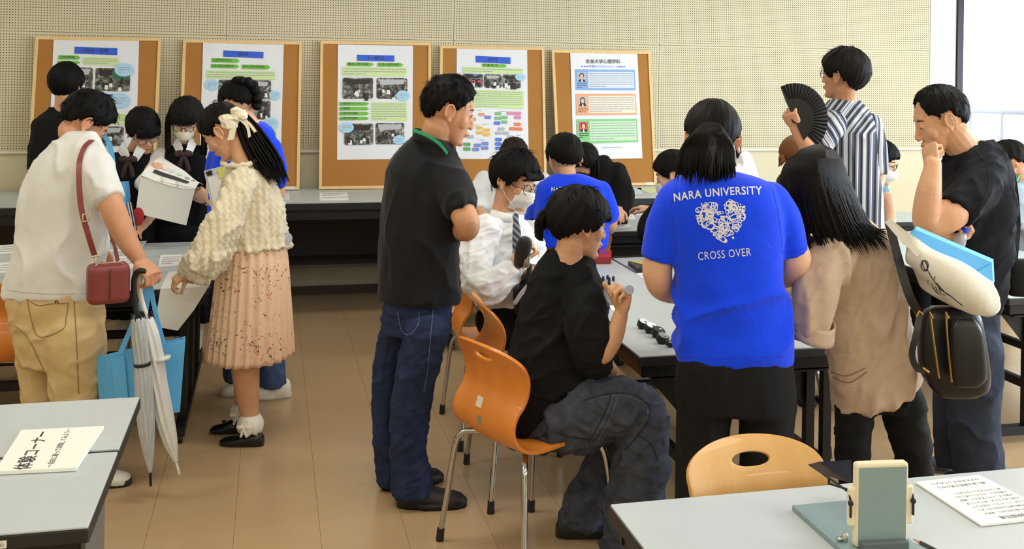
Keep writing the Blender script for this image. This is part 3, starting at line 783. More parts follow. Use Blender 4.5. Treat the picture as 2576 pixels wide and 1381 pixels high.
class Person:
    def __init__(s, label, d, u, v=600, group=None, voxel=.0042, skin_='b'):
        s.d = d; p = at_d(u, v, d); s.root = thing('person', label, 'person', (p[0], p[1], 0), group); s.sk = MB(); s.vox = voxel; s.skin = SK[skin_]
    def J(s, u, v, dd=0.0): return at_d(u, v, s.d + dd)
    def m(s, p): return p * s.d / F_PX
    def path(s, pts):
        """[(u, v, dd, r_px)] -> world polyline and radii, smoothed"""
        A = np.array([(*s.J(u, v, dd), s.m(r)) for u, v, dd, r in pts]); B = spline(A, max(6, 5 * len(A))) if len(A) > 2 else spline(A, 6)
        return B[:, :3], np.maximum(B[:, 3], .002)
    def tube(s, mb, pts, round0=True, round1=True, n=20, flat=None):
        P, r = s.path(pts); mb.tube(P, r, n, round0=round0, round1=round1, flat=flat); return P, r
    def rings(s, mb, rows, k=.62, n=40, p=2.3, ns=None):
        """silhouette rows (uL, uR, v[, dd[, k]]) -> closed volume of superelliptic sections"""
        A = []
        for row in rows:
            uL, uR, v = row[:3]; dd = row[3] if len(row) > 3 else 0; kk = row[4] if len(row) > 4 else k; tl = row[5] if len(row) > 5 else 0; A.append((uL, uR, v, dd, kk, tl))
        A = spline(np.array(A), ns or 4 * len(A)); out = []
        for uL, uR, v, dd, kk, tl in A:
            c = s.J((uL + uR) / 2, v, dd); W = abs(uR - uL) / 2 * (s.d + dd) / F_PX; ring = []
            for q in np.linspace(0, 2 * PI, n, endpoint=False):
                x, y = math.cos(q), math.sin(q); x = np.sign(x) * abs(x) ** (2 / p); y = np.sign(y) * abs(y) ** (2 / p)
                ring.append(c + RGT * x * W + FWD * y * W * kk - UPV * x * tl / 2 * (s.d + dd) / F_PX)
            out.append(ring)
        mb.loft(out)
    def head(s, u, v, yaw, pitch=0, roll=0, sc=1.0, dd=0.0, neck=None, ears=(1, 1), neck_r=.052):
        s.hc = s.J(u, v, dd); s.hM = basis(yaw, pitch, roll); s.hs = sc
        head_skin(s.sk, s.hc, s.hM, sc, ears)
        if neck is not None:                                  # (u, v, dd) base of the neck
            a = s.hc + s.hM @ (nv(0, -.022, -.055) * sc); b = s.J(*neck); s.sk.tube([a, (a + b) / 2, b], [neck_r * sc, neck_r * sc * 1.02, neck_r * sc * 1.25], 16)
            s.neckp = b
        return s
    def L(s, x, y, z): return s.hc + s.hM @ (nv(x, y, z) * s.hs)      # point in head coordinates
    def hair(s, m, line, th, **kw):
        mb = MB(); hair_cap(mb, s.hc, s.hM, s.hs, line, th, **kw); s.hairmb = mb; s.hairmat = m
        return mb
    def hair_done(s):
        return put('hair', s.hairmb, s.hairmat, s.root)
    def core(s, pts):
        """slim inner body linking the visible parts into one figure"""
        P = [s.J(u, v, dd) for u, v, dd in pts]; s.sk.tube(P, .035, 10)
    def done(s, smooth=2):
        return soft('body', s.sk, s.vox, s.skin, s.root, smooth)
    def cloth(s, name, mb, m, voxel=.008, smooth=5, post=(), factor=.5):
        return soft(name, mb, voxel, m, s.root, smooth, post, factor)

LINE_M = [(0, 38), (25, 36), (48, 22), (62, -2), (78, -14), (95, -4), (110, -20), (135, -42), (180, -46)]        # short, ears free
LINE_F = [(0, 16), (30, 12), (50, -8), (70, -34), (100, -48), (140, -55), (180, -58)]                          # bob with fringe
LINE_T = [(0, 42), (30, 38), (55, 20), (75, 2), (95, 4), (120, -18), (150, -36), (180, -40)]                     # hair tied back
def shoe(P, name, m, heel, toe, w_=.046, h=.075, sole=None, z0=0.0, up=None, parts=None):
    """shoe standing on the floor from heel to toe (world xy)"""
    heel = nv(heel[0], heel[1], z0); toe = nv(toe[0], toe[1], z0); D = unit(toe - heel); L = np.linalg.norm(toe - heel); W = np.cross(D, UPV); rings = []
    for f, ww, hh in ((0.0, .30, .55), (.04, .62, .86), (.14, .80, 1.0), (.3, .86, .98), (.45, .90, .80), (.62, 1.0, .62), (.8, .98, .52), (.92, .76, .45), (.985, .40, .32), (1.0, .18, .2)):
        c = heel + D * L * f; ring = []
        for q in np.linspace(0, 2 * PI, 22, endpoint=False):
            x, y = math.cos(q), math.sin(q); x = np.sign(x) * abs(x) ** .8; zz = .012 + (hh * h - .012) * (.5 + .5 * y) if y > -.2 else .012 * (1 + y) * 1.2
            ring.append(c + W * x * w_ * ww * (1 - .25 * max(0, y)) + UPV * max(0.0, zz))
        rings.append(ring)
    mb = MB(); mb.loft(rings); o = put(name, mb, m, P.root)
    if sole is not None:
        r2 = []
        for zz in (0, .024):
            r2.append([heel + D * L * (.5 + .515 * math.cos(q)) + W * w_ * (1.02 if math.cos(q) > -.2 else .88) * np.sign(math.sin(q)) * abs(math.sin(q)) ** .7 + UPV * zz for q in np.linspace(0, 2 * PI, 32, endpoint=False)])
        mb = MB(); mb.loft(r2); put('sole', mb, sole, o)
    return o
def sheet(rows, thick, name, m, parent=None, base=None, smooth=True):
    """a thin solid sheet from a grid of points"""
    P = np.asarray(rows, float); N = np.cross(P[1:, :-1] - P[:-1, :-1], P[:-1, 1:] - P[:-1, :-1]); n = unit(N.reshape(-1, 3).sum(0))
    R, Cn = P.shape[:2]; mb = MB(); A = P.reshape(-1, 3); B = A + n * thick; Fc = []
    for i in range(R - 1):
        for j in range(Cn - 1):
            a, b, c, d = i * Cn + j, i * Cn + j + 1, (i + 1) * Cn + j + 1, (i + 1) * Cn + j
            Fc += [(a, b, c, d), (d + R * Cn, c + R * Cn, b + R * Cn, a + R * Cn)]
    edge = [j for j in range(Cn)] + [i * Cn + Cn - 1 for i in range(1, R)] + [(R - 1) * Cn + j for j in range(Cn - 2, -1, -1)] + [i * Cn for i in range(R - 2, 0, -1)]
    for a, b in zip(edge, edge[1:] + edge[:1]): Fc.append((b, a, a + R * Cn, b + R * Cn))
    mb.add(np.vstack([A, B]), Fc); return put(name, mb, m, parent, smooth=smooth, sharp=40 if smooth else None, base=base)
def seated(P, u, v, heading, m, shoes=None, hip=.0, gap=.09, thigh=.40, seat=.50, vox=.010):
    """trousers of a seated figure: pelvis at pixel (u, v) column, thighs along heading (world xy)"""
    h = unit(nv(heading[0], heading[1], 0)); W = np.cross(h, UPV); c = P.J(u, v); c = nv(c[0], c[1], seat) ; mb = MB()
    mb.ell(c + nv(0, 0, .03), (.17, .13, .11), np.stack([W, h, UPV], 1))
    for q in (-1, 1):
        a = c + W * q * gap; k = a + h * thigh; mb.tube([a, (a + k) / 2, k], [.085, .078, .066], 16); mb.tube([k, nv(*(k[:2] + h[:2] * .02), .25), nv(*(k[:2] + h[:2] * .0), .08)], [.064, .055, .045], 16)
        f = k + h * .0; shoe(P, 'shoe', shoes or mat('shoe_black', (24, 23, 24), .45), f[:2] - h[:2] * .07, f[:2] + h[:2] * .18)
    P.cloth('trousers', mb, m, vox, 4)
# ================================================================ PEOPLE: foreground
TSH_WHITE = fabric('white_tee', (222, 223, 221), .9, .02, .10); F_khaki = fabric('khaki', (206, 180, 132), .85, .06, .14); F_polo = fabric('black_polo', (24, 24, 27), .85, .05, .10, sheen=.1)
F_jean = fabric('indigo_jeans', (38, 48, 78), .85, .16, .2, 700, vscale=14); F_shirt = fabric('white_shirt', (234, 236, 238), .8, .02, .12); F_black = fabric('black_cotton', (21, 21, 23), .88, .05, .10)
F_wash = fabric('washed_black_denim', (66, 70, 82), .85, .30, .3, 600, vscale=22); F_blue = fabric('blue_polo', (8, 66, 244), .75, .04, .12, sheen=.15); F_slack = fabric('black_slacks', (23, 23, 25), .85, .05, .08)
F_beige = fabric('beige_coat', (194, 170, 148), .8, .06, .16); F_navy = fabric('black_tee', (22, 23, 30), .85, .06, .12); F_jean2 = fabric('grey_jeans', (52, 58, 74), .85, .18, .2, 600, vscale=16)

# ---- man in white T-shirt, left
P = Person('man in a white T-shirt and khaki trousers leaning over the left table', 4.10, 150, 700, voxel=.0036, skin_='a')
P.head(213, 312, 128, 42, -4, 1.0, dd=.12, neck=(198, 385, .06), neck_r=.052)
P.hair(H_black, [(0, 30), (30, 26), (55, 2), (75, -14), (95, 2), (112, -24), (140, -44), (180, -46)], [(-60, .010), (-20, .016), (20, .024), (60, .028), (90, .030)], seed=3, tufts=150, tuft_len=.026); P.hair_done()
face_parts(P, P.hc, P.hM, P.hs)
mb = MB(); P.rings(mb, [(168, 238, 330), (128, 262, 366), (88, 272, 418), (64, 273, 480), (53, 271, 545), (46, 267, 605), (33, 263, 662), (20, 257, 716), (15, 252, 745)], .62)
P.tube(mb, [(218, 392, -.01, 46), (246, 445, -.06, 47), (274, 506, -.11, 40)], round1=False)
P.tube(mb, [(160, 425, .12, 38), (185, 480, .26, 38), (200, 540, .36, 34)], round1=False)
P.cloth('t_shirt', mb, TSH_WHITE, .008, 12, (folds(.007, 13, (.25, 0, 1), .45, 5),))
P.tube(P.sk, [(216, 395, .0, 22), (246, 445, -.06, 26), (276, 508, -.11, 30), (312, 590, -.12, 27), (348, 650, -.12, 18.5)])
P.tube(P.sk, [(160, 425, .12, 26), (198, 535, .36, 26), (250, 620, .42, 20)])
hand(P.sk, P.J(351, 655, -.12), P.J(392, 700, -.16) - P.J(351, 655, -.12), P.J(330, 740, -.05) - P.J(365, 680, -.12), -1, ((52, 70, 40), (56, 72, 42), (60, 72, 45), (40, 50, 30)), (.5, .7), 1.05)
hand(P.sk, P.J(250, 622, .42), nv(.3, .6, -.8), nv(0, 0, -1), 1, RELAX)
P.core([(190, 370, .02), (160, 520, .02), (140, 700, .02), (140, 800, .02)]); P.core([(160, 425, .1), (190, 385, 0), (216, 395, .0)])
P.done()
mb = MB(); P.rings(mb, [(28, 246, 722), (24, 256, 760), (30, 260, 800), (38, 262, 840), (46, 262, 880), (52, 260, 915)], .60)
P.tube(mb, [(190, 850, -.04, 73), (193, 930, -.04, 66), (195, 1010, -.03, 58), (205, 1120, -.02, 50), (215, 1185, -.02, 44)], round1=False); P.tube(mb, [(98, 850, .05, 58), (102, 930, .05, 52), (106, 1010, .05, 48), (112, 1120, .05, 44), (118, 1185, .05, 40)], round1=False)
P.cloth('trousers', mb, F_khaki, .008, 8, (folds(.006, 15, (1, 0, .4), .5, 9),))
Fw = mat('shoe_white', (222, 220, 212), .55)
for (a, b, dd) in ((205, 312, -.02), (115, 220, .06)):
    q0 = at_d(a, 1205, 4.10 + dd); q1 = at_d(b, 1205, 4.10 + dd); shoe(P, 'shoe', Fw, q0[:2], q1[:2] + (q1[:2] - q0[:2]) * .15, .048, .09, mat('sole_black', (40, 40, 40), .6))

# ---- girl with ribbon
F_lace = fabric('cream_lace', (226, 216, 190), .9, .08, .3, 300); 
P = Person('girl in a cream lace cardigan and floral skirt with a ribbon in her hair', 4.55, 630, 800, voxel=.0036, skin_='c')
P.head(563, 333, -98, 38, 4, .98, neck=(618, 410, .0), neck_r=.043)
P.hair(H_soft, [(0, 20), (30, 14), (52, -6), (68, -20), (80, 4), (100, 8), (118, -14), (140, -35), (180, -38)], [(-60, .008), (0, .012), (40, .020), (90, .022)], seed=8, tufts=30, tuft_len=.02)
pp = []; rs = np.random.RandomState(4)
for k in range(230):
    q = rs.uniform(-1, 1); w_ = rs.uniform(-1, 1); e = rs.uniform(.8, 1.06)
    a = P.J(606 + 14 * q, 302 + 16 * w_, .02 * w_); b = P.J(634 + 30 * q, 352 - 8 * q + 12 * w_, .05 * w_); c_ = P.J(668 + 36 * q - 4 * w_, 406 - 10 * q + 5 * math.sin(k), .07 * w_); d_ = P.J(606 + (96 + 22 * q) * e + 4 * math.sin(k * 1.7), 300 + (158 - 10 * q) * e + 8 * w_, .08 * w_); pp.append([a, b, c_, d_])
locks(P.hairmb, pp, .0056, n=5, ns=8)
for k in range(12):
    q = rs.uniform(-1, 1); locks(P.hairmb, [[P.L(.07 * np.sign(q), .045 + .01 * q, .03), P.L(.078, .055 + .01 * q, -.02), P.L(.074, .05 + .015 * q, -.07)]], .003)
P.hair_done(); face_parts(P, P.hc, P.hM, P.hs, 'closed')
mb = MB(); P.rings(mb, [(596, 652, 398), (572, 682, 428), (562, 700, 480), (556, 714, 540), (550, 722, 590), (546, 722, 622)], .72)
P.tube(mb, [(612, 452, -.10, 36), (588, 510, -.15, 40), (556, 580, -.19, 44), (516, 652, -.20, 44), (490, 700, -.20, 30)], round1=False)
P.tube(mb, [(600, 450, .12, 34), (575, 540, .16, 36), (540, 600, .22, 34)], round1=False)
def lace(V, N):
    x = (V - P.J(630, 500)) @ RGT; z = V[:, 2]; th = np.arctan2((V - P.J(630, 500)) @ FWD, x)
    ph = x * 190 + ((V - P.J(630, 500)) @ FWD) * 120
    return V + N * (.0030 * np.sin(ph) + .0022 * np.sin(ph * 2.1 + 2 * np.sin(z * 160)) + .0018 * np.sin(z * 210 + 3 * np.sin(ph)))[:, None]
def ruffle(V, N):
    zb = P.J(630, 624)[2]; m_ = np.clip((zb + .035 - V[:, 2]) / .03, 0, 1); x = (V - P.J(630, 500)) @ RGT; y = (V - P.J(630, 500)) @ FWD
    return V + (N * np.array([1, 1, 0])) * (m_ * (.012 + .010 * np.sin(x * 130 + y * 120)))[:, None] + UPV * (m_ * .008 * np.sin(x * 95 - y * 110))[:, None]
P.cloth('cardigan', mb, F_lace, .0065, 4, (folds(.006, 16, (.2, 0, 1), .5, 12), ruffle, lace))
mb = MB(); rr = [P.J(606 + 46 * math.cos(a) * 1.0, 404 + 12 * math.sin(a) - 6 * math.cos(a), .075 * math.sin(a) * -1) for a in np.linspace(0, 2 * PI, 26, endpoint=False)]
for i in range(26): rr[i] = rr[i] + UPV * .004 * math.sin(i * 2.4)
mb.tube(rr, .012, 8, closed=True); put('collar', mb, F_lace, P.root)
P.tube(P.sk, [(612, 455, -.10, 20), (556, 580, -.19, 22), (500, 690, -.20, 14), (478, 700, -.20, 13)])
hand(P.sk, P.J(474, 682, -.20), P.J(448, 690, -.22) - P.J(474, 672, -.20), nv(-.2, .2, -1), 1, ((35, 45, 25), (40, 48, 28), (46, 52, 30), (52, 55, 30)), (.35, .6), .82)
P.tube(P.sk, [(600, 455, .12, 20), (540, 600, .22, 18), (500, 650, .28, 13)])
hand(P.sk, P.J(500, 650, .28), nv(-.6, .3, -.5), nv(0, 0, -1), 1, RELAX, s=.85)
P.core([(618, 405, 0), (635, 520, 0), (635, 650, 0), (632, 860, 0)]); P.core([(600, 455, .12), (620, 430, 0), (612, 455, -.10)])
P.tube(P.sk, [(617, 850, -.03, 34), (617, 920, -.03, 35), (622, 985, -.02, 30), (630, 1060, -.01, 20), (630, 1095, -.01, 20)]); P.tube(P.sk, [(632, 850, .10, 32), (618, 960, .12, 30), (612, 1040, .13, 19), (612, 1065, .13, 19)])
P.done()
# pleated floral skirt
def floral():
    m = mat('floral_print', (232, 196, 164), .8, spec=.2); t = NT(m); v = t.coords((1, 1, 1))
    def vor(scale, feat='F1'):
        n = t.n.new('ShaderNodeTexVoronoi'); n.feature = feat; n.inputs['Scale'].default_value = scale; t.link(v, n.inputs['Vector']); return n
    base = t.mix(t.noise(v, 6, 3), lin((226, 186, 152)), lin((238, 206, 178)))
    v1 = vor(9); clump = t.math('GREATER_THAN', t.noise(v, 8, 2, .5), .53)
    petals = vor(58); isf = t.math('MULTIPLY', t.math('LESS_THAN', v1.outputs['Distance'], .26), t.math('LESS_THAN', petals.outputs['Distance'], .36))
    pc = t.ramp(t.math('FRACT', t.math('MULTIPLY', petals.outputs['Color'], 1.0)), [(0, lin((196, 62, 58))), (.35, lin((224, 110, 84))), (.6, lin((44, 40, 70))), (.8, lin((240, 214, 196))), (1, lin((158, 120, 60)))])
    c = t.mix(t.math('MULTIPLY', isf, clump), base, pc)
    br = t.noise(v, 16, 3, .5, 1.2); stem = t.math('LESS_THAN', t.math('ABSOLUTE', t.math('SUBTRACT', br, .5)), .006)
    near = t.math('GREATER_THAN', t.noise(v, 7, 2), .50)
    c = t.mix(t.math('MULTIPLY', stem, near), c, lin((104, 78, 40)))
    lv = vor(40); leaf = t.math('MULTIPLY', t.math('LESS_THAN', lv.outputs['Distance'], .13), near); c = t.mix(leaf, c, lin((86, 80, 52)))
    t.link(c, t.p.inputs['Base Color']); return m
mb = MB(); rows = []; NQ = 150
for f, (uL, uR, v) in zip(np.linspace(0, 1, 14), spline([(556, 718, 612), (549, 724, 655), (541, 728, 725), (532, 732, 800), (525, 735, 862), (522, 734, 893)], 14)):
    c = P.J((uL + uR) / 2, v); W = P.m((uR - uL) / 2); row = []
    for j in range(NQ):
        q = 2 * PI * j / NQ; pl = 1 + (.018 + .05 * f) * math.sin(q * 26 + 1.5 * math.sin(q * 3)) + .02 * f * math.sin(q * 7 + 1)
        drop = P.m(12) * f * math.sin(q - .6) * -.5
        row.append(c + RGT * math.cos(q) * W * pl * .985 + FWD * math.sin(q) * W * .80 * pl + UPV * (drop - (.028 * f * max(0, -math.sin(q)))))
    rows.append(row)
mb.grid(rows, closed_v=True, cap=True); put('skirt', mb, floral(), P.root)
Msock = fabric('white_sock', (230, 226, 214), .9, .03, .2); Mshoe = mat('shoe_black_leather', (18, 17, 18), .32)
for (u0, u1, vb, dd, ua) in ((664, 553, 1118, -.02, 630), (604, 529, 1088, .12, 612)):
    d_ = 4326 / (vb - 161); q0, q1 = at_d(u0, vb, d_), at_d(u1, vb, d_)
    so = shoe(P, 'shoe', Mshoe, q0[:2], q1[:2], .042, .062)
    mb = MB(); top = P.J(ua, vb - 62, dd)
    rows = []
    for f in np.linspace(0, 1, 8):
        row = []
        for j in range(40):
            q = 2 * PI * j / 40; r = (.044 + .010 * math.sin(f * PI) + .006 * f) * (1 + (.10 * f) * math.sin(q * 10)); row.append(nv(top[0], top[1], top[2] + .022 - .075 * f) + nv(math.cos(q) * r, math.sin(q) * r, .004 * math.sin(q * 8) * f))
        rows.append(row)
    mb.grid(rows, closed_v=True, cap=True); sk = put('sock', mb, Msock, P.root)
    bw = MB(); cc = nv(top[0], top[1], top[2] - .02) - FWD * .055 - RGT * .015
    for a in (-1, 1): bw.ell(cc + RGT * a * .016 + UPV * .004, (.018, .006, .010), np.stack([RGT, FWD, UPV], 1), 12, 8); bw.tube([cc, cc + RGT * a * .012 - UPV * .034], [.006, .007], 6)
    bw.ell(cc, .007); put('bow', bw, Msock, sk)
    bw = MB(); cc = nv(*(q1[:2] * .58 + q0[:2] * .42), .041)
    D_ = unit(nv(*(q1 - q0)[:2], 0)); Wd = np.cross(D_, UPV)
    for a in (-1, 1): bw.add([cc, cc + Wd * a * .024 + D_ * .014 + UPV * .008, cc + Wd * a * .026 - D_ * .012 + UPV * .008], [(0, 1, 2)] if a > 0 else [(0, 2, 1)])
    put('bow', bw, Mshoe, so)
# hair ribbon
Mrib = fabric('ribbon_cream', (232, 224, 200), .7, .04, .15); mb = MB(); rc = P.J(594, 298, -.075)
B3 = np.stack([RGT, FWD, UPV], 1)
for (du, dv, a, b) in ((-20, 8, 24, 17), (8, -12, 22, 14)): mb.ell(P.J(594 + du, 298 + dv, -.08), (P.m(a), .018, P.m(b)), basis(0, 0, 25) , 14, 10)
mb.ell(rc, (.018, .02, .018))
ribb = soft('hair_ribbon', mb, .004, Mrib, P.root, 2, (folds(.004, 60, (1, 0, .3), .5, 2),))
for tail in ([(590, 305), (585, 330), (580, 352)], [(602, 298), (622, 318), (628, 345)], [(606, 294), (628, 312), (643, 332)]):
    Q = spline(np.array([P.J(u, v, -.085) for u, v in tail]), 8); wv = RGT * .012 * (1.2 if tail[0][0] == 590 else .5) + UPV * .003
    sheet([[q - wv, q, q + wv] for q in Q], .0015, 'ribbon_tail', Mrib, ribb)
mb = MB(); mb.tube([P.J(722 + 12 * math.cos(a), 600 + 14 * math.sin(a), -.02) for a in np.linspace(0, 2 * PI, 20, endpoint=False)], .003, 6, closed=True)
mb.ell(P.J(724, 600, -.02), (.020, .003, .023), B3); put('charm', mb, mat('clear_plastic', (206, 208, 226), .15, alpha=.75), P.root)

# ---- standing man in black polo
P = Person('man in a black polo shirt and dark jeans standing with folded arms', 3.98, 1060, 800, voxel=.0034, skin_='a')
P.head(1130, 283, 104, 16, 0, 1.05, neck=(1082, 385, .02), neck_r=.058)
P.hair(H_black, [(0, 36), (22, 34), (42, 20), (58, 4), (72, -10), (84, -6), (100, 6), (114, -18), (140, -44), (180, -50)], [(-60, .008), (-20, .010), (15, .014), (50, .024), (90, .026)], seed=11, tufts=330, tuft_len=.02, tuft_r=.003); P.hair_done(); face_parts(P, P.hc, P.hM, P.hs)
mb = MB(); P.rings(mb, [(1052, 1122, 336), (1014, 1138, 366), (986, 1152, 400), (970, 1160, 450), (961, 1162, 520), (957, 1157, 600), (954, 1155, 680), (951, 1157, 758)], .66)
P.tube(mb, [(1112, 418, -.015, 46), (1136, 466, -.065, 47), (1162, 533, -.125, 42)], round1=False); P.tube(mb, [(1110, 420, .12, 44), (1140, 490, .24, 42), (1160, 530, .25, 36)], round1=False)
P.cloth('polo_shirt', mb, F_polo, .008, 12, (folds(.006, 12, (.2, 0, 1), .4, 21),))
mb = MB(); rows = []
for f in (0, .5, 1):
    rows.append([P.J(1084 + (44 + 6 * f) * math.cos(a) + 2, 352 + 26 * math.sin(a) * .2 + 16 * math.cos(a) + (-14 + 24 * f) , .085 * -math.sin(a) * (1 + .1 * f)) for a in np.linspace(0, 2 * PI, 30, endpoint=False)])
mb.grid(rows, closed_v=True); cl = put('collar', mb, F_polo, P.root); md = cl.modifiers.new('s', 'SOLIDIFY'); md.thickness = .006
mat('lanyard_green', (20, 150, 92), .6); Q = spline(np.array([P.J(1038, 328, -.03), P.J(1054, 332, -.088), P.J(1084, 346, -.106), P.J(1108, 364, -.106), P.J(1126, 386, -.088)]), 18)
sheet([[q - UPV * .006 - RGT * .002, q, q + UPV * .006 + RGT * .002] for q in Q], .0018, 'lanyard', MATS['lanyard_green'], P.root)
P.tube(P.sk, [(1110, 425, .0, 22), (1136, 468, -.065, 26), (1162, 530, -.125, 32), (1176, 566, -.13, 31), (1168, 578, -.06, 29), (1140, 572, .10, 24), (1120, 560, .22, 19)])
P.tube(P.sk, [(1110, 425, .12, 24), (1165, 560, .25, 28), (1150, 575, .16, 24), (1140, 566, .02, 20)])
hand(P.sk, P.J(1160, 562, .10), P.J(1122, 560, -.14) - P.J(1160, 562, .10), P.J(1130, 500, -.1) - P.J(1124, 560, -.1), -1, ((12, 18, 12), (12, 18, 12), (12, 18, 12), (14, 18, 12)), (.3, .2), .95)
hand(P.sk, P.J(1120, 560, .22), nv(-.6, .3, .3), nv(0, 1, 0), 1, RELAX)
P.core([(1082, 380, .02), (1065, 550, .04), (1058, 760, .04)]); P.core([(1110, 425, .12), (1090, 405, .05), (1110, 425, .0)])
P.done()
mb = MB(); P.rings(mb, [(972, 1128, 738), (964, 1136, 770), (957, 1136, 800), (956, 1132, 840)], .60)
P.tube(mb, [(1072, 830, -.05, 56), (1056, 900, -.05, 52), (1040, 980, -.05, 49), (1030, 1050, -.05, 47), (1027, 1130, -.05, 46), (1036, 1205, -.05, 50), (1040, 1240, -.05, 52)], round1=False)
P.tube(mb, [(1000, 830, .08, 46), (982, 900, .09, 38), (972, 980, .09, 33), (966, 1050, .09, 29), (970, 1130, .09, 28), (974, 1200, .09, 28), (976, 1222, .09, 28)], round1=False)
P.cloth('jeans', mb, F_jean, .008, 8, (folds(.005, 16, (.2, 0, 1), .5, 33), folds(.003, 30, (1, 0, .3), .5, 34)))
Mbs = mat('shoe_black_matte', (20, 20, 22), .5)
q0, q1 = at_z(1000, 1272, 0), at_z(1172, 1270, 0); shoe(P, 'shoe', Mbs, q0[:2], q1[:2], .054, .10, mat('sole_dark', (16, 16, 17), .6))
q0, q1 = at_z(962, 1232, 0), at_z(1112, 1205, 0); shoe(P, 'shoe', Mbs, q0[:2], q1[:2], .050, .10, mat('sole_dark', (16, 16, 17), .6))

# ---- seated masked student
P = Person('seated student in white shirt, tie, glasses and white face mask', 4.68, 1270, 600, voxel=.0036, skin_='c')
P.head(1294, 458, 58, 14, 4, 1.06, neck=(1262, 555, .03), neck_r=.050)
P.hair(H_black, [(0, 20), (20, 16), (40, 8), (58, -18), (74, -30), (92, -8), (108, -26), (140, -50), (180, -54)], [(-60, .016), (-10, .022), (30, .030), (70, .034), (90, .034)], seed=14, tufts=60, tuft_len=.03)
rs = np.random.RandomState(2)
locks(P.hairmb, [[P.L(.06 * q, .07 + .02 * (1 - abs(q)), .075), P.L(.064 * q, .098, .05), P.L(.062 * q + .008, .098 - .02 * abs(q), .030 + .014 * rs.rand())] for q in np.linspace(-1, 1, 22)], .0075)
P.hair_done(); face_parts(P, P.hc, P.hM, P.hs, 'open', lips=False); glasses(P, P.hc, P.hM, P.hs, .025, .0015, drop=-.010); face_mask(P, P.hc, P.hM, P.hs)
mb = MB(); P.rings(mb, [(1238, 1300, 535), (1208, 1330, 560), (1188, 1346, 600), (1180, 1350, 660), (1182, 1347, 720), (1200, 1342, 775)], .68)
P.tube(mb, [(1222, 575, -.08, 38), (1200, 640, -.14, 42), (1202, 705, -.18, 44), (1240, 716, -.20, 42), (1278, 690, -.20, 30), (1296, 668, -.20, 25)], round1=False); P.tube(mb, [(1330, 585, .10, 34), (1345, 640, .12, 34), (1340, 690, .05, 30)], round1=False)
P.cloth('shirt', mb, F_shirt, .007, 12, (folds(.008, 17, (.6, .2, 1), .5, 41), folds(.004, 34, (1, 0, .6), .5, 42)))
mb = MB(); rows = []
for f in (0, 1): rows.append([P.J(1272 + (36 + 8 * f) * math.cos(a), 536 + 22 * f + 10 * math.cos(a), -.072 * math.sin(a) * (1 + .15 * f)) for a in np.linspace(-.2, 2 * PI - .9, 26)])
mb.grid(rows); cl = put('collar', mb, F_shirt, P.root); md = cl.modifiers.new('s', 'SOLIDIFY'); md.thickness = .005
def tie_mat():
    m = mat('striped_tie', (58, 66, 84), .6); t = NT(m); w_ = t.n.new('ShaderNodeTexWave'); w_.inputs['Scale'].default_value = 14; t.link(t.coords((1, 1, 1), (0, .8, 0)), w_.inputs['Vector'])
    t.link(t.ramp(w_.outputs['Fac'], [(.45, lin((40, 46, 62))), (.55, lin((128, 138, 148)))]), t.p.inputs['Base Color']); return m
mb = MB(); P.tube(mb, [(1297, 545, -.085, 8), (1298, 556, -.112, 7), (1300, 590, -.135, 11), (1303, 650, -.15, 13), (1303, 700, -.155, 13)], flat=(FWD, .3)); put('tie', mb, tie_mat(), P.root)
P.tube(P.sk, [(1222, 580, -.08, 22), (1202, 700, -.18, 24), (1240, 712, -.2, 24), (1290, 674, -.2, 17), (1298, 655, -.2, 16)])
hand(P.sk, P.J(1297, 656, -.2), P.J(1316, 618, -.22) - P.J(1297, 656, -.2), RGT * .8 + FWD * .5, -1, GRIP, (.4, .7), .95)
P.tube(P.sk, [(1330, 590, .1, 22), (1342, 680, .05, 22), (1330, 700, -.08, 16)])
hand(P.sk, P.J(1330, 700, -.08), nv(.2, -.8, .2), nv(0, 0, 1), 1, GRIP)
P.core([(1262, 550, .03), (1268, 660, .03), (1268, 760, .03)]); P.core([(1330, 588, .1), (1270, 572, .02), (1222, 578, -.08)])
P.done(); seated(P, 1268, 760, (1, .1), F_slack)

# ---- seated person in black shirt, washed jeans
P = Person('seated person in a black shirt and washed black jeans holding a bottle', 3.56, 1400, 900, voxel=.0034, skin_='c')
P.head(1458, 566, 112, 8, 2, 1.0, neck=(1428, 655, .0), neck_r=.050)
P.hair(H_soft, [(0, 18), (25, 12), (45, 2), (60, -22), (80, -32), (100, -34), (120, -40), (150, -52), (180, -56)], [(-60, .018), (-20, .024), (10, .026), (50, .026), (90, .022)], seed=23, tufts=60, tuft_len=.03)
rs = np.random.RandomState(6)
locks(P.hairmb, [[P.L(-.05 + .10 * q, .085 - .03 * abs(q * 2 - 1), .075), P.L(-.055 + .11 * q, .112 - .04 * abs(q * 2 - 1) ** 2, .045), P.L(-.05 + .11 * q, .108 - .04 * abs(q * 2 - 1) ** 2, .012 + .02 * rs.rand())] for q in np.linspace(0, 1, 18)], .008)
locks(P.hairmb, [[P.J(1400 + 10 * a, 545 + 10 * b, .0), P.J(1372 + 8 * a, 545 + 16 * b, .01 * b), P.J(1354 + 6 * a, 575 + 16 * b, .02 * b), P.J(1362 + 6 * a, 596 + 10 * b, .02 * a)] for a, b in rs.uniform(-1, 1, (40, 2))], .010)
P.hair_done(); face_parts(P, P.hc, P.hM, P.hs)
mb = MB(); P.rings(mb, [(1392, 1462, 630), (1362, 1490, 655), (1334, 1516, 705), (1311, 1528, 775), (1292, 1530, 845), (1276, 1524, 905), (1264, 1508, 965), (1256, 1480, 1020), (1256, 1440, 1062), (1262, 1410, 1085)], .62)
P.tube(mb, [(1456, 700, -.03, 50), (1474, 770, -.09, 52), (1484, 850, -.14, 51), (1490, 902, -.13, 44)], round1=True); P.tube(mb, [(1446, 700, .10, 46), (1486, 800, .18, 46), (1500, 880, .20, 40)], round1=False)
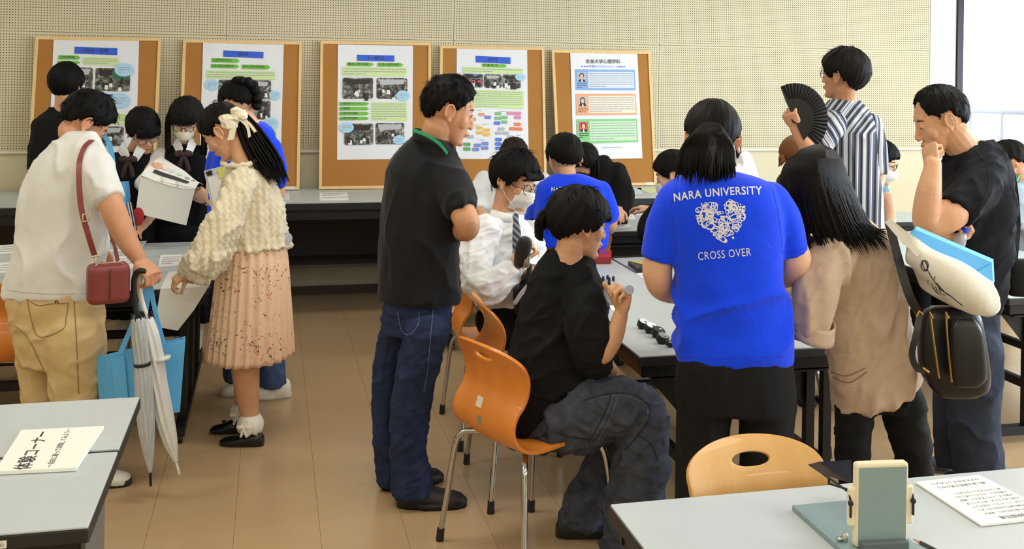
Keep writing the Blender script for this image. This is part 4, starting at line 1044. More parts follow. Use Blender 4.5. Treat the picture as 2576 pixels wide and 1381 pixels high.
P.cloth('shirt', mb, F_black, .0075, 12, (folds(.008, 11, (.5, 0, 1), .4, 51), folds(.004, 24, (1, 0, .4), .4, 52)))
P.tube(P.sk, [(1454, 705, -.02, 24), (1472, 770, -.09, 26), (1486, 850, -.14, 28), (1508, 892, -.15, 27), (1543, 850, -.16, 23), (1562, 790, -.16, 18)])
hand(P.sk, P.J(1562, 792, -.16), P.J(1572, 742, -.17) - P.J(1562, 792, -.16), -FWD * .35 - RGT * .9, -1, ((60, 75, 40), (64, 78, 42), (68, 78, 45), (70, 78, 45)), (.55, .55), 1.0)
P.tube(P.sk, [(1446, 705, .10, 26), (1496, 870, .19, 28), (1530, 930, .10, 25), (1560, 950, .04, 18)])
hand(P.sk, P.J(1560, 950, .04), nv(.7, -.3, -.4), nv(0, 0, -1), 1, RELAX)
P.core([(1428, 650, 0), (1400, 800, 0), (1350, 1000, 0), (1350, 1080, 0)]); P.core([(1446, 705, .1), (1436, 690, 0), (1454, 705, -.02)])
P.done()
mb = MB(); P.rings(mb, [(1292, 1395, 1035), (1280, 1415, 1065), (1278, 1440, 1095), (1292, 1440, 1120)], .7)
P.tube(mb, [(1345, 1085, -.02, 48), (1430, 1065, -.07, 68), (1530, 1032, -.10, 78), (1600, 1037, -.11, 68), (1612, 1100, -.11, 64), (1606, 1180, -.10, 68), (1592, 1280, -.10, 68), (1585, 1395, -.1, 62)], round1=False)
P.tube(mb, [(1355, 1075, .12, 50), (1450, 1080, .14, 58), (1530, 1072, .14, 60), (1535, 1150, .14, 58), (1496, 1230, .13, 54), (1464, 1300, .12, 52), (1460, 1322, .12, 50)], round1=False)
def denim(V, N):
    n = wnoise(V, 55, 77, 2); return V + N * (.0012 * n)[:, None]
P.cloth('jeans', mb, F_wash, .0075, 8, (folds(.009, 14, (.2, 0, 1), .6, 61), folds(.005, 28, (1, .2, .2), .5, 62), denim))
for (u, v, dd) in ((1468, 1332, .12), (1590, 1390, -.1)):
    q = at_d(u, v, 3.56 + dd); shoe(P, 'shoe', Mbs, (q - RGT * .10)[:2], (q + RGT * .17 + FWD * .03)[:2], .05, .08)
# ---- woman in blue polo seen from behind
P = Person('woman in a blue printed polo shirt and black trousers seen from behind', 3.20, 1840, 700, voxel=.0036, skin_='b')
P.head(1792, 358, 174, 16, 0, 1.0, dd=.06, neck=(1795, 455, .02), neck_r=.047)
P.hair(H_soft, [(0, 30), (40, 28), (60, 12), (78, 2), (90, 8), (105, 2), (125, -25), (150, -42), (180, -48)], [(-60, .010), (0, .016), (50, .022), (90, .024)], seed=31, rough=.002)
pp = []; rs = np.random.RandomState(9)
for k in range(420):
    a, b = rs.uniform(-1, 1, 2); e = rs.uniform(.74, 1.10) - .12 * abs(a) ** 3
    pp.append([P.J(1787 + 16 * a, 316 + 5 * b, -.07), P.J(1786 + 32 * a, 330 + 4 * b, -.105 - .01 * b), P.J(1780 + 62 * a, 366, -.115 + .035 * abs(a)), P.J(1776 + 72 * a, 410, -.11 + .04 * abs(a) + .012 * b), P.J(1774 + (74 + 8 * rs.rand()) * a, 318 + 140 * e + 10 * b * a, -.095 + .035 * abs(a) + .015 * b)])
locks(P.hairmb, pp, .0062, n=5, ns=8, taper=(1, 1, 1, .8, .45, .03))
P.hair_done()
mb = MB(); P.rings(mb, [(1752, 1842, 428), (1708, 1912, 446), (1672, 1956, 474), (1664, 1972, 530), (1676, 1970, 600), (1692, 1967, 660), (1700, 1974, 730), (1700, 1986, 800), (1700, 1994, 862), (1702, 1996, 910)], .58)
P.tube(mb, [(1700, 500, .0, 46), (1674, 570, .02, 50), (1656, 652, .03, 47)], round1=False); P.tube(mb, [(1940, 500, .0, 46), (1972, 560, .02, 48), (1994, 640, .03, 41)], round1=False)
shirt12 = P.cloth('polo_shirt', mb, F_blue, .0075, 12, (folds(.015, 10, (1, .2, .40), .28, 71, mask=lambda V: np.clip((P.J(1840, 670)[2] - V[:, 2]) / .10, .10, 1) * np.clip((V[:, 2] - P.J(1840, 912)[2]) / .10, .12, 1)),))
mb = MB(); rows = []
for f in (0, 1): rows.append([P.J(1797 + (48 + 6 * f) * math.cos(a), 422 + 24 * f, .02 - .085 * math.sin(a) * (1 + .1 * f)) for a in np.linspace(0, 2 * PI, 30, endpoint=False)])
mb.grid(rows, closed_v=True); cl = put('collar', mb, F_blue, P.root); md = cl.modifiers.new('s', 'SOLIDIFY'); md.thickness = .005
P.tube(P.sk, [(1702, 505, 0, 28), (1658, 648, .03, 38), (1656, 700, .05, 36), (1672, 728, .12, 32), (1716, 745, .30, 22), (1740, 745, .36, 18)]); hand(P.sk, P.J(1740, 745, .36), nv(.3, .8, -.2), nv(0, 0, -1), 1, RELAX, s=.9)
P.tube(P.sk, [(1938, 505, 0, 28), (1996, 630, .03, 38), (1998, 668, .05, 36), (1980, 692, .12, 32), (1930, 710, .28, 22), (1905, 712, .34, 18)]); hand(P.sk, P.J(1905, 712, .34), nv(-.3, .8, -.2), nv(0, 0, -1), -1, RELAX, s=.9)
P.core([(1795, 450, .02), (1825, 650, .02), (1848, 900, .02), (1848, 1000, .02)]); P.core([(1702, 500, 0), (1800, 470, .02), (1938, 500, 0)]); P.done()
mb = MB(); P.rings(mb, [(1706, 1990, 890), (1702, 1994, 930), (1702, 1998, 990), (1706, 1998, 1030)], .6)
P.tube(mb, [(1776, 1010, .0, 73), (1772, 1080, 0, 64), (1776, 1200, 0, 58), (1786, 1350, 0, 56), (1790, 1490, 0, 52)], round1=False); P.tube(mb, [(1924, 1010, 0, 73), (1927, 1080, 0, 66), (1922, 1200, 0, 60), (1910, 1350, 0, 56), (1906, 1490, 0, 52)], round1=False)
P.cloth('trousers', mb, F_slack, .009, 8, (folds(.004, 14, (.2, 0, 1), .4, 73),))
for u in (1790, 1906):
    q = at_d(u, 1520, 3.2); shoe(P, 'shoe', Mbs, (q - FWD * .06)[:2], (q + FWD * .19)[:2], .045, .08)
P12 = P

# ---- woman in beige coat
P = Person('woman in a beige coat with long black hair bending over the middle table', 3.42, 2180, 800, voxel=.004, skin_='b')
P.head(2050, 478, -140, 34, 6, .97, dd=.02, neck=(2120, 560, .0), neck_r=.046)
P.hair(H_soft, LINE_F, [(-60, .018), (-20, .022), (30, .024), (90, .022)], seed=37, rough=.003)
pp = []; rr = []; rs = np.random.RandomState(19)
for k in range(680):
    t_, q = rs.uniform(-1, 1), rs.uniform(-1, 1); e = rs.uniform(.84, 1.06); cv = math.sqrt(max(0, 1 - t_ * t_)); end = (2128 + 112 * t_ + 6 * q, 632 - 14 * abs(t_) + 300 * (e - 1)) if t_ > -.55 else (2036 + 80 * (t_ + .55) + 8 * q, 655 + 16 * q)
    pp.append([P.J(2060 + 12 * t_, 368, .02), P.J(2054 + 54 * t_, 390, -.04 - .12 * cv), P.J(2056 + 74 * t_, 444, -.05 - .15 * cv), P.J(2070 + 87 * t_, 505, -.05 - .14 * cv + .02 * q), P.J(2092 + 102 * t_, 570, -.05 - .095 * cv + .025 * q), P.J(*end, -.07 - .06 * cv + .03 * q)]); rr.append(.0066)
locks(P.hairmb, pp, rr, n=5, ns=9, taper=(1, 1, 1, .85, .5, .03)); P.hair_done()
mb = MB(); P.rings(mb, [(2110, 2190, 556), (2078, 2226, 590), (2064, 2252, 650), (2062, 2272, 715), (2068, 2294, 800), (2076, 2312, 880, 0, .62, -10), (2086, 2318, 940, 0, .62, -40), (2094, 2316, 985, 0, .6, -66), (2098, 2312, 1006, 0, .6, -80)], .62)
P.tube(mb, [(2098, 640, -.10, 54), (2062, 700, -.16, 54), (2048, 765, -.17, 52), (2046, 828, -.16, 44)], round1=False); P.tube(mb, [(2130, 640, .14, 48), (2080, 720, .24, 46), (2040, 780, .26, 40)], round1=False)
P.cloth('coat', mb, F_beige, .0085, 12, (folds(.011, 9, (.12, 0, 1), .30, 81), folds(.004, 26, (.5, 0, 1), .4, 82)))
mb = MB(); rows = []
for f in np.linspace(0, 1, 5):
    c = P.J(2048 - 6 * f, 802 + 44 * f, -.165); rows.append([c + RGT * math.cos(a) * P.m(46 + 2 * f) + (UPV * .35 + FWD) * math.sin(a) * P.m(44) + UPV * math.cos(a) * P.m(-9) for a in np.linspace(0, 2 * PI, 28, endpoint=False)])
mb.grid(rows, closed_v=True); cf = put('cuff', mb, F_beige, P.root); md = cf.modifiers.new('s', 'SOLIDIFY'); md.thickness = .006
P.tube(P.sk, [(2100, 645, -.1, 26), (2050, 760, -.17, 27), (2036, 830, -.16, 24), (2004, 836, -.12, 19), (1988, 826, -.08, 17)]); hand(P.sk, P.J(1990, 828, -.08), nv(-.45, .8, .10), nv(.2, 0, -1), 1, RELAX, s=.92)
P.tube(P.sk, [(2130, 640, .14, 24), (2040, 780, .26, 24), (1996, 800, .2, 18)]); hand(P.sk, P.J(1998, 800, .2), nv(-.6, .2, -.2), nv(0, 0, -1), -1, RELAX, s=.92)
P.core([(2120, 560, 0), (2160, 720, 0), (2195, 980, 0)]); P.core([(2100, 640, -.1), (2120, 600, 0), (2130, 640, .14)]); P.done()
mb = MB(); P.rings(mb, [(2130, 2290, 930), (2120, 2310, 990), (2108, 2326, 1035)], .40)
P.tube(mb, [(2150, 1020, .0, 50), (2146, 1080, 0, 46), (2146, 1160, 0, 43), (2160, 1300, 0, 36), (2165, 1440, 0, 30)], round1=False); P.tube(mb, [(2272, 1010, .02, 56), (2284, 1080, .02, 51), (2298, 1160, .02, 44), (2300, 1300, .02, 36), (2300, 1440, .02, 30)], round1=False)
P.cloth('trousers', mb, F_slack, .009, 8, (folds(.004, 20, (1, 0, .3), .4, 83),))
for u, dd in ((2165, 0), (2300, .02)):
    q = at_d(u, 1455, 3.42 + dd); shoe(P, 'shoe', Mbs, (q + RGT * .05)[:2], (q - RGT * .17 + FWD * .06)[:2], .043, .07)

# ---- man in black T-shirt, hand at chin
P = Person('man in a black T-shirt resting his chin on his fist at right', 4.10, 2460, 700, voxel=.0034, skin_='c')
P.head(2366, 306, -99, 22, 0, 1.10, neck=(2450, 405, .02), neck_r=.060)
P.hair(H_black, [(0, 52), (14, 50), (30, 40), (42, 16), (56, 6), (70, -6), (80, 0), (98, 8), (114, -16), (140, -40), (180, -46)], [(-60, .006), (-10, .008), (25, .013), (60, .018), (90, .020)], seed=43, tufts=170, tuft_len=.014, tuft_r=.0026); P.hair_done(); face_parts(P, P.hc, P.hM, P.hs, 'closed')
mb = MB(); P.rings(mb, [(2440, 2476, 358), (2418, 2496, 366), (2388, 2520, 388), (2374, 2540, 430), (2364, 2550, 490), (2362, 2552, 550), (2372, 2547, 620), (2398, 2538, 690), (2416, 2526, 755), (2424, 2516, 798)], .68)
P.tube(mb, [(2474, 432, -.04, 54), (2442, 486, -.11, 56), (2398, 536, -.17, 46)], round1=False); P.tube(mb, [(2440, 440, .16, 48), (2410, 520, .22, 46), (2390, 560, .22, 40)], round1=False)
P.cloth('t_shirt', mb, F_navy, .008, 12, (folds(.008, 12, (.4, 0, 1), .4, 91), folds(.004, 26, (1, 0, .5), .4, 92)))
P.tube(P.sk, [(2474, 436, -.02, 24), (2442, 486, -.10, 30), (2398, 534, -.17, 39), (2350, 560, -.19, 35), (2330, 552, -.20, 32), (2336, 490, -.20, 30), (2346, 425, -.17, 21), (2346, 412, -.16, 21)])
hand(P.sk, P.J(2347, 424, -.16), P.J(2338, 372, -.12) - P.J(2347, 424, -.16), RGT * .85 + FWD * .25, 1, ((82, 95, 55), (84, 95, 55), (86, 95, 55), (88, 95, 55)), (.25, .85), 1.12)
P.tube(P.sk, [(2440, 445, .16, 30), (2392, 560, .22, 32), (2370, 600, .16, 27), (2378, 604, .02, 22), (2392, 600, -.06, 20)]); hand(P.sk, P.J(2380, 600, -.06), P.J(2426, 596, -.12) - P.J(2382, 600, -.06), nv(0, .2, 1), -1, GRIP, (.4, .6), .98)
P.core([(2450, 400, .02), (2460, 560, .02), (2470, 790, .02)]); P.core([(2440, 440, .16), (2450, 415, .02), (2474, 436, -.02)]); P.done()
mb = MB(); P.rings(mb, [(2424, 2512, 770), (2410, 2514, 830), (2390, 2514, 900)], .8)
P.tube(mb, [(2456, 870, -.03, 58), (2452, 950, -.03, 62), (2452, 1040, -.03, 62), (2456, 1120, -.03, 60), (2460, 1190, -.03, 58)], round1=False); P.tube(mb, [(2420, 870, .12, 56), (2404, 960, .12, 54), (2398, 1060, .12, 50), (2400, 1140, .12, 48), (2404, 1168, .12, 48)], round1=False)
P.cloth('jeans', mb, F_jean2, .0085, 8, (folds(.006, 15, (.2, 0, 1), .45, 94),))
Msn = mat('sneaker_grey', (96, 102, 112), .7, var=.2, vscale=60)
for (ua, ub, vv) in ((2420, 2338, 1178), (2480, 2380, 1215)):
    q0, q1 = at_z(ua, vv, 0), at_z(ub, vv + 4, 0); shoe(P, 'sneaker', Msn, q0[:2] + (q0 - q1)[:2] * .5, q1[:2] - (q0 - q1)[:2] * .05, .05, .10, mat('sole_grey', (150, 152, 156), .6))

# ---- tall man with striped shirt and fan
def striped():
    m = mat('striped_shirt', (120, 124, 134), .85, spec=.2); t = NT(m); a = t.n.new('ShaderNodeAttribute'); a.attribute_name = 'stripe'
    f = t.math('FRACT', t.math('MULTIPLY', a.outputs['Fac'], 30.0)); f2 = t.math('FRACT', t.math('MULTIPLY', a.outputs['Fac'], 11.0))
    c = t.ramp(f, [(0, lin((38, 40, 48))), (.14, lin((38, 40, 48))), (.18, lin((126, 132, 148))), (.40, lin((150, 154, 166))), (.44, lin((222, 224, 228))), (.54, lin((222, 224, 228))), (.58, lin((92, 98, 114))), (.80, lin((110, 116, 134))), (.84, lin((56, 58, 68)))])
    for n in t.n:
        if n.type == 'VALTORGB': n.color_ramp.interpolation = 'CONSTANT'
    c = t.mix(t.math('MULTIPLY', t.math('GREATER_THAN', f2, .82), .8), c, lin((206, 208, 214))); t.link(c, t.p.inputs['Base Color']); return m
F_strip = striped()
def set_stripe(o, fn):
    me = o.data; V = get_co(me) + wbase(o); at = me.attributes.new('stripe', 'FLOAT', 'POINT'); at.data.foreach_set('value', np.ascontiguousarray(fn(V), dtype=np.float32))
P = Person('tall man in a grey striped shirt holding up a black folding fan', 5.10, 2140, 400, voxel=.0042, skin_='a')
P.head(2120, 192, -136, -4, 0, 1.04, neck=(2125, 268, .02), neck_r=.052)
P.hair(H_soft, [(0, 18), (30, 12), (50, -4), (66, -26), (80, -18), (95, 0), (110, -26), (140, -50), (180, -56)], [(-60, .022), (-20, .028), (30, .032), (90, .030)], seed=47, tufts=50, tuft_len=.022); P.hair_done(); face_parts(P, P.hc, P.hM, P.hs); glasses(P, P.hc, P.hM, P.hs)
mb = MB(); P.rings(mb, [(2092, 2160, 250), (2074, 2186, 276), (2066, 2200, 320), (2068, 2206, 380), (2082, 2213, 450), (2098, 2218, 520), (2104, 2220, 580)], .66)
sh = P.cloth('shirt', mb, F_strip, .009, 12, (folds(.006, 13, (0, 0, 1), .3, 101),)); o_ = P.J(2140, 400); set_stripe(sh, lambda V: (V - o_) @ RGT * 1.0 + .5 * np.abs((V - o_) @ FWD) + .06 * np.clip((P.J(0, 300)[2] - V[:, 2]), -.2, 0) * 12)
mb = MB(); P.tube(mb, [(2096, 312, -.09, 34), (2072, 350, -.13, 34), (2050, 384, -.15, 30)], round1=False); sl = P.cloth('sleeve', mb, F_strip, .009, 4, (folds(.005, 20, (.6, 0, 1), .4, 103),)); set_stripe(sl, lambda V: (V - o_) @ unit(RGT * .85 + UPV * .5))
mb = MB(); P.tube(mb, [(2190, 312, .10, 30), (2205, 380, .12, 28), (2210, 440, .1, 26)], round1=False); sl = P.cloth('sleeve', mb, F_strip, .010, 4); set_stripe(sl, lambda V: (V - o_) @ RGT)
P.tube(P.sk, [(2098, 315, -.09, 22), (2050, 384, -.15, 24), (2036, 372, -.17, 22), (2010, 335, -.17, 16), (2002, 322, -.17, 15)]); hand(P.sk, P.J(2004, 324, -.17), P.J(1988, 292, -.19) - P.J(2004, 324, -.17), RGT * .6 + FWD * .7, -1, ((60, 80, 45), (64, 82, 45), (68, 84, 48), (70, 84, 48)), (.2, .8), 1.05)
P.tube(P.sk, [(2190, 315, .10, 20), (2210, 440, .10, 18), (2190, 500, .0, 14)])
P.core([(2125, 265, .02), (2140, 400, .02), (2155, 560, .02)]); P.core([(2098, 315, -.09), (2130, 290, .02), (2190, 315, .1)]); P.done()
mb = MB(); P.rings(mb, [(2108, 2216, 560), (2108, 2218, 620)], .6); P.tube(mb, [(2135, 620, 0, 34), (2135, 800, 0, 28), (2135, 985, 0, 22)], round1=False); P.tube(mb, [(2190, 620, 0, 34), (2190, 800, 0, 28), (2190, 985, 0, 22)], round1=False); P.cloth('trousers', mb, F_slack, .012, 8)
for u in (2135, 2190):
    q = at_d(u, 1010, 5.1); shoe(P, 'shoe', Mbs, (q + RGT * .05 - FWD * .05)[:2], (q - RGT * .12 + FWD * .16)[:2], .045, .08)
P15 = P

# ---- seated person in blue polo (back view, middle distance)
P = Person('seated person in a blue printed shirt seen from behind at the far table', 5.45, 1440, 500, voxel=.0045, skin_='c')
P.head(1421, 404, 193, 22, 0, 1.03, dd=.05, neck=(1428, 470, .0), neck_r=.046)
P.hair(H_black, [(0, 20), (40, 12), (60, -10), (76, -24), (92, -2), (110, -18), (140, -46), (180, -52)], [(-60, .012), (-20, .020), (30, .028), (90, .030)], seed=53, tufts=40, tuft_len=.02); P.hair_done()
mb = MB(); P.rings(mb, [(1396, 1462, 436), (1368, 1508, 453), (1352, 1528, 478), (1347, 1532, 520), (1346, 1530, 570), (1350, 1528, 620)], .62)
P.tube(mb, [(1372, 478, 0, 26), (1356, 520, .06, 28), (1345, 556, .12, 26)], round1=False); P.tube(mb, [(1512, 478, 0, 26), (1526, 520, .0, 28), (1532, 556, .02, 26)], round1=False)
shirt21 = P.cloth('polo_shirt', mb, F_blue, .009, 12, (folds(.006, 14, (1, 0, .7), .4, 111, mask=lambda V: np.clip((P.J(1440, 505)[2] - V[:, 2]) / .1, .1, 1)),))
P.tube(P.sk, [(1374, 480, 0, 16), (1346, 556, .12, 20), (1352, 572, .2, 17), (1380, 575, .34, 12)]); hand(P.sk, P.J(1380, 575, .34), nv(.6, .6, 0), nv(0, 0, -1), 1, RELAX)
P.tube(P.sk, [(1510, 480, 0, 16), (1532, 556, .02, 20), (1528, 575, .1, 17), (1512, 572, .30, 12)]); hand(P.sk, P.J(1512, 572, .30), nv(-.3, .8, 0), nv(0, 0, -1), -1, RELAX)
P.core([(1428, 465, 0), (1438, 560, 0), (1440, 620, 0)]); P.core([(1374, 480, 0), (1436, 462, 0), (1510, 480, 0)]); P.done(); seated(P, 1440, 620, (.05, 1), F_slack); P21 = P

# ---- long haired woman in black sweater beyond
P = Person('woman in a black sweater with long black hair writing beyond the far table', 6.62, 1510, 450, voxel=.0048, skin_='b')
P.head(1470, 412, -42, 42, 0, 1.0, dd=-.02, neck=(1500, 445, .05), neck_r=.046)
P.hair(H_black, LINE_F, [(-60, .020), (0, .022), (90, .022)], seed=59); rs = np.random.RandomState(5)
locks(P.hairmb, [[P.J(1478 + 6 * a, 372 + 4 * b, .02), P.J(1494 + 7 * a, 395, -.02 + .04 * b), P.J(1500 + 8 * a, 425, -.05 + .04 * b), P.J(1496 + 10 * a, 470 + 6 * b, -.07 + .04 * b)] for a, b in rs.uniform(-1, 1, (70, 2))], .012); P.hair_done()
mb = MB(); P.rings(mb, [(1478, 1525, 392), (1462, 1552, 415), (1452, 1568, 450), (1448, 1576, 490), (1450, 1578, 545), (1455, 1572, 580)], .62); P.tube(mb, [(1552, 430, -.02, 24), (1570, 490, -.08, 25), (1566, 528, -.16, 20), (1556, 532, -.2, 14)], round1=False); P.tube(mb, [(1470, 430, -.02, 24), (1455, 500, -.08, 24), (1470, 535, -.2, 16)], round1=False)
P.cloth('sweater', mb, F_black, .010, 12, (folds(.006, 15, (.4, 0, 1), .4, 121),))
P.tube(P.sk, [(1548, 432, .0, 10), (1568, 490, -.07, 10), (1566, 526, -.16, 10), (1553, 528, -.22, 9)]); hand(P.sk, P.J(1554, 527, -.22), nv(-.25, -.9, -.2), nv(0, 0, -1), 1, RELAX, s=.95)
P.tube(P.sk, [(1472, 430, -.02, 14), (1470, 535, -.2, 10)]); hand(P.sk, P.J(1470, 535, -.2), nv(.2, -.9, -.1), nv(0, 0, -1), -1, RELAX, s=.95)
P.core([(1500, 440, .05), (1512, 520, .03)]); P.core([(1472, 430, -.02), (1510, 425, .02), (1554, 430, -.02)]); P.done()

# ---- woman in white top far behind the masked student
P = Person('woman in a white top with dark brown hair looking down at the far table', 6.60, 1290, 450, voxel=.0048, skin_='c')
P.head(1293, 398, 4, 36, 0, 1.0, dd=-.03, neck=(1293, 440, .04), neck_r=.044)
P.hair(H_dbrown, [(0, 40), (25, 38), (45, 22), (60, -10), (80, -30), (120, -50), (180, -55)], [(-60, .018), (0, .020), (90, .020)], seed=61); rs = np.random.RandomState(15)
for q in (-1, 1): locks(P.hairmb, [[P.J(1293 + q * (14 + 6 * a), 352, 0), P.J(1293 + q * (30 + 4 * a), 380, -.02 + .03 * b), P.J(1293 + q * (33 + 4 * a), 410, -.04 + .03 * b), P.J(1293 + q * (34 + 6 * a), 448, -.06 + .03 * b)] for a, b in rs.uniform(-1, 1, (26, 2))], .010)
P.hair_done(); face_parts(P, P.hc, P.hM, P.hs, 'closed')
mb = MB(); P.rings(mb, [(1262, 1325, 424), (1220, 1362, 440), (1204, 1376, 470), (1198, 1384, 520), (1200, 1384, 570)], .6); P.tube(mb, [(1222, 455, -.02, 26), (1202, 500, -.08, 27), (1206, 530, -.14, 20)], round1=False); P.tube(mb, [(1362, 455, -.02, 26), (1380, 510, -.08, 25), (1366, 535, -.16, 18)], round1=False)
P.cloth('blouse', mb, F_shirt, .010, 12, (folds(.007, 15, (.4, 0, 1), .4, 131),))
P.tube(P.sk, [(1224, 455, -.02, 14), (1206, 528, -.14, 13), (1212, 538, -.22, 10)]); hand(P.sk, P.J(1211, 532, -.22), nv(.1, -.85, -.35), nv(0, 0, -1), 1, RELAX, s=1.0)
P.tube(P.sk, [(1360, 455, -.02, 14), (1366, 535, -.16, 11)]); hand(P.sk, P.J(1366, 535, -.18), nv(-.3, -.8, -.2), nv(0, 0, -1), -1, RELAX)
P.core([(1293, 436, .04), (1293, 560, .03)]); P.core([(1224, 455, -.02), (1293, 440, .02), (1360, 455, -.02)]); P.done()

# ---- white shirt person hidden behind the blue polo woman
P = Person('person in a white top mostly hidden behind the head of the woman in blue', 6.20, 1790, 420, voxel=.005, skin_='b')
P.head(1778, 340, 20, 16, 0, 1.18, neck=(1785, 425, .03), neck_r=.045); P.hair(H_black, LINE_F, [(-60, .022), (0, .026), (90, .026)], seed=67)
rs = np.random.RandomState(25)
locks(P.hairmb, [[P.J(1840 + 6 * a, 330, -.02), P.J(1856 + 6 * a, 365, -.03 + .02 * b), P.J(1860 + 6 * a, 405 + 8 * b, -.05)] for a, b in rs.uniform(-1, 1, (16, 2))], .007); P.hair_done(); face_parts(P, P.hc, P.hM, P.hs)
mb = MB(); P.rings(mb, [(1764, 1822, 404), (1730, 1868, 412), (1708, 1894, 432), (1702, 1900, 480), (1706, 1896, 560)], .6); P.tube(mb, [(1722, 420, 0, 26), (1708, 490, 0, 26), (1715, 550, -.1, 22)]); P.tube(mb, [(1868, 408, 0, 30), (1890, 490, 0, 26), (1885, 550, -.1, 22)]); P.cloth('blouse', mb, F_shirt, .011, 12, (folds(.006, 15, (.3, 0, 1), .4, 141),))
P.tube(P.sk, [(1885, 540, -.1, 14), (1860, 590, -.25, 11)]); hand(P.sk, P.J(1860, 590, -.25), nv(-.3, -.8, -.2), nv(0, 0, -1), 1, RELAX); P.tube(P.sk, [(1715, 540, -.1, 14), (1740, 590, -.25, 11)]); hand(P.sk, P.J(1740, 590, -.25), nv(.3, -.8, -.2), nv(0, 0, -1), -1, RELAX)
P.core([(1785, 420, .03), (1800, 560, .03)]); P.core([(1715, 540, -.1), (1722, 425, 0), (1800, 410, .02), (1880, 425, 0), (1885, 540, -.1)]); P.done(); seated(P, 1800, 600, (.1, -1), F_slack)

# ---- person in black with mask, left of the blue polo woman
P = Person('masked person in black sitting just left of the woman in blue', 5.60, 1690, 500, voxel=.005, skin_='b')
P.head(1694, 442, -108, 20, 0, 1.03, neck=(1702, 500, .02), neck_r=.042); P.hair(H_black, [(0, 24), (40, 10), (62, -20), (80, -22), (94, 0), (110, -20), (180, -50)], [(-60, .014), (0, .020), (90, .024)], seed=71); P.hair_done(); face_parts(P, P.hc, P.hM, P.hs, 'open', lips=False); face_mask(P, P.hc, P.hM, P.hs)
mb = MB(); P.rings(mb, [(1678, 1726, 488), (1655, 1745, 508), (1648, 1752, 550), (1645, 1752, 620)], .62); P.tube(mb, [(1660, 520, .02, 22), (1630, 560, .05, 24), (1628, 590, .05, 24), (1650, 545, .22, 17), (1648, 530, .30, 13)], round1=False); P.cloth('sweater', mb, F_black, .010, 12)
P.tube(P.sk, [(1650, 540, .24, 11), (1640, 526, .34, 9)]); hand(P.sk, P.J(1642, 528, .33), nv(-.6, .5, .1), nv(0, 0, -1), 1, RELAX, s=.95); P.core([(1702, 495, .02), (1700, 600, .03)]); P.core([(1702, 510, .02), (1660, 520, .03), (1630, 575, .05), (1650, 540, .24)]); P.done(); seated(P, 1700, 620, (-.4, 1), F_slack)

# ---- brown haired woman beyond the fan
P = Person('woman with brown tied hair and dark grey top beyond the fan', 5.70, 1990, 450, voxel=.005, skin_='c')
P.head(2002, 402, 150, 20, 0, 1.0, neck=(1996, 458, .02), neck_r=.044); P.hair(H_brown, LINE_T, [(-60, .012), (0, .018), (90, .022)], seed=73); rs = np.random.RandomState(35)
locks(P.hairmb, [[P.J(1980 + 3 * a, 396 + 3 * b, -.05), P.J(1970 + 6 * a, 398 + 8 * b, -.07 + .02 * a), P.J(1962 + 6 * a, 408 + 12 * b, -.07 + .03 * b)] for a, b in rs.uniform(-1, 1, (34, 2))], .007, taper=(1, 1, .6, .1)); P.hair_done()
mb = MB(); P.rings(mb, [(1972, 2022, 432), (1956, 2050, 448), (1946, 2058, 490), (1946, 2058, 560)], .62); P.cloth('top', mb, fabric('charcoal', (58, 56, 64), .85), .011, 4)
P.tube(P.sk, [(1960, 470, 0, 16), (1955, 540, 0, 15), (1975, 580, .2, 11)]); hand(P.sk, P.J(1975, 580, .2), nv(.2, .8, 0), nv(0, 0, -1), 1, RELAX); P.core([(1996, 450, .02), (2000, 560, .02)]); P.core([(1996, 465, .02), (1960, 470, 0)]); P.done(); seated(P, 2000, 590, (-.2, -1), F_slack)

# ---- dark haired person with glasses half hidden by the striped shirt
P = Person('dark haired person in denim blue, half hidden behind the striped shirt', 6.45, 2230, 470, voxel=.005, skin_='b')
P.head(2214, 410, 60, 16, 0, 1.08, neck=(2206, 465, .02), neck_r=.045); P.hair(H_black, LINE_F, [(-60, .018), (0, .022), (90, .024)], seed=79); P.hair_done(); face_parts(P, P.hc, P.hM, P.hs); glasses(P, P.hc, P.hM, P.hs); face_mask(P, P.hc, P.hM, P.hs)
mb = MB(); P.rings(mb, [(2180, 2228, 452), (2166, 2236, 480), (2160, 2243, 530), (2160, 2246, 590)], .62); P.cloth('shirt', mb, fabric('pale_denim', (112, 150, 176), .85, .1), .011, 4, (folds(.005, 18, (0, 0, 1), .4, 151),)); P.tube(P.sk, [(2236, 500, -.05, 14), (2240, 560, -.1, 13), (2225, 590, -.25, 10)]); hand(P.sk, P.J(2225, 590, -.25), nv(0, -.8, -.1), nv(0, 0, -1), 1, RELAX); P.core([(2206, 460, .02), (2204, 580, .02)]); P.core([(2206, 480, .02), (2236, 500, -.05)]); P.done(); seated(P, 2204, 610, (.3, -1), F_slack)

# ---- seated man at the right edge
P = Person('seated man in a grey shirt with a green lanyard at the right edge', 6.15, 2570, 500, voxel=.0045, skin_='a')
P.head(2540, 416, -112, 26, 0, 1.12, neck=(2566, 466, .02), neck_r=.050); P.hair(H_soft, [(0, 42), (25, 38), (45, 20), (60, 2), (74, -8), (86, 0), (100, 6), (116, -18), (180, -44)], [(-60, .008), (0, .012), (50, .020), (90, .022)], seed=83, tufts=70, tuft_len=.014); P.hair_done(); face_parts(P, P.hc, P.hM, P.hs, 'closed')
mb = MB(); P.rings(mb, [(2540, 2600, 448), (2530, 2625, 470), (2528, 2640, 520), (2535, 2645, 590), (2545, 2640, 640)], .68); P.tube(mb, [(2560, 490, -.08, 28), (2548, 550, -.1, 28), (2535, 580, -.05, 22)], round1=False); P.cloth('shirt', mb, fabric('grey_shirt', (150, 160, 172), .85), .010, 4, (folds(.007, 16, (.3, 0, 1), .4, 161),))
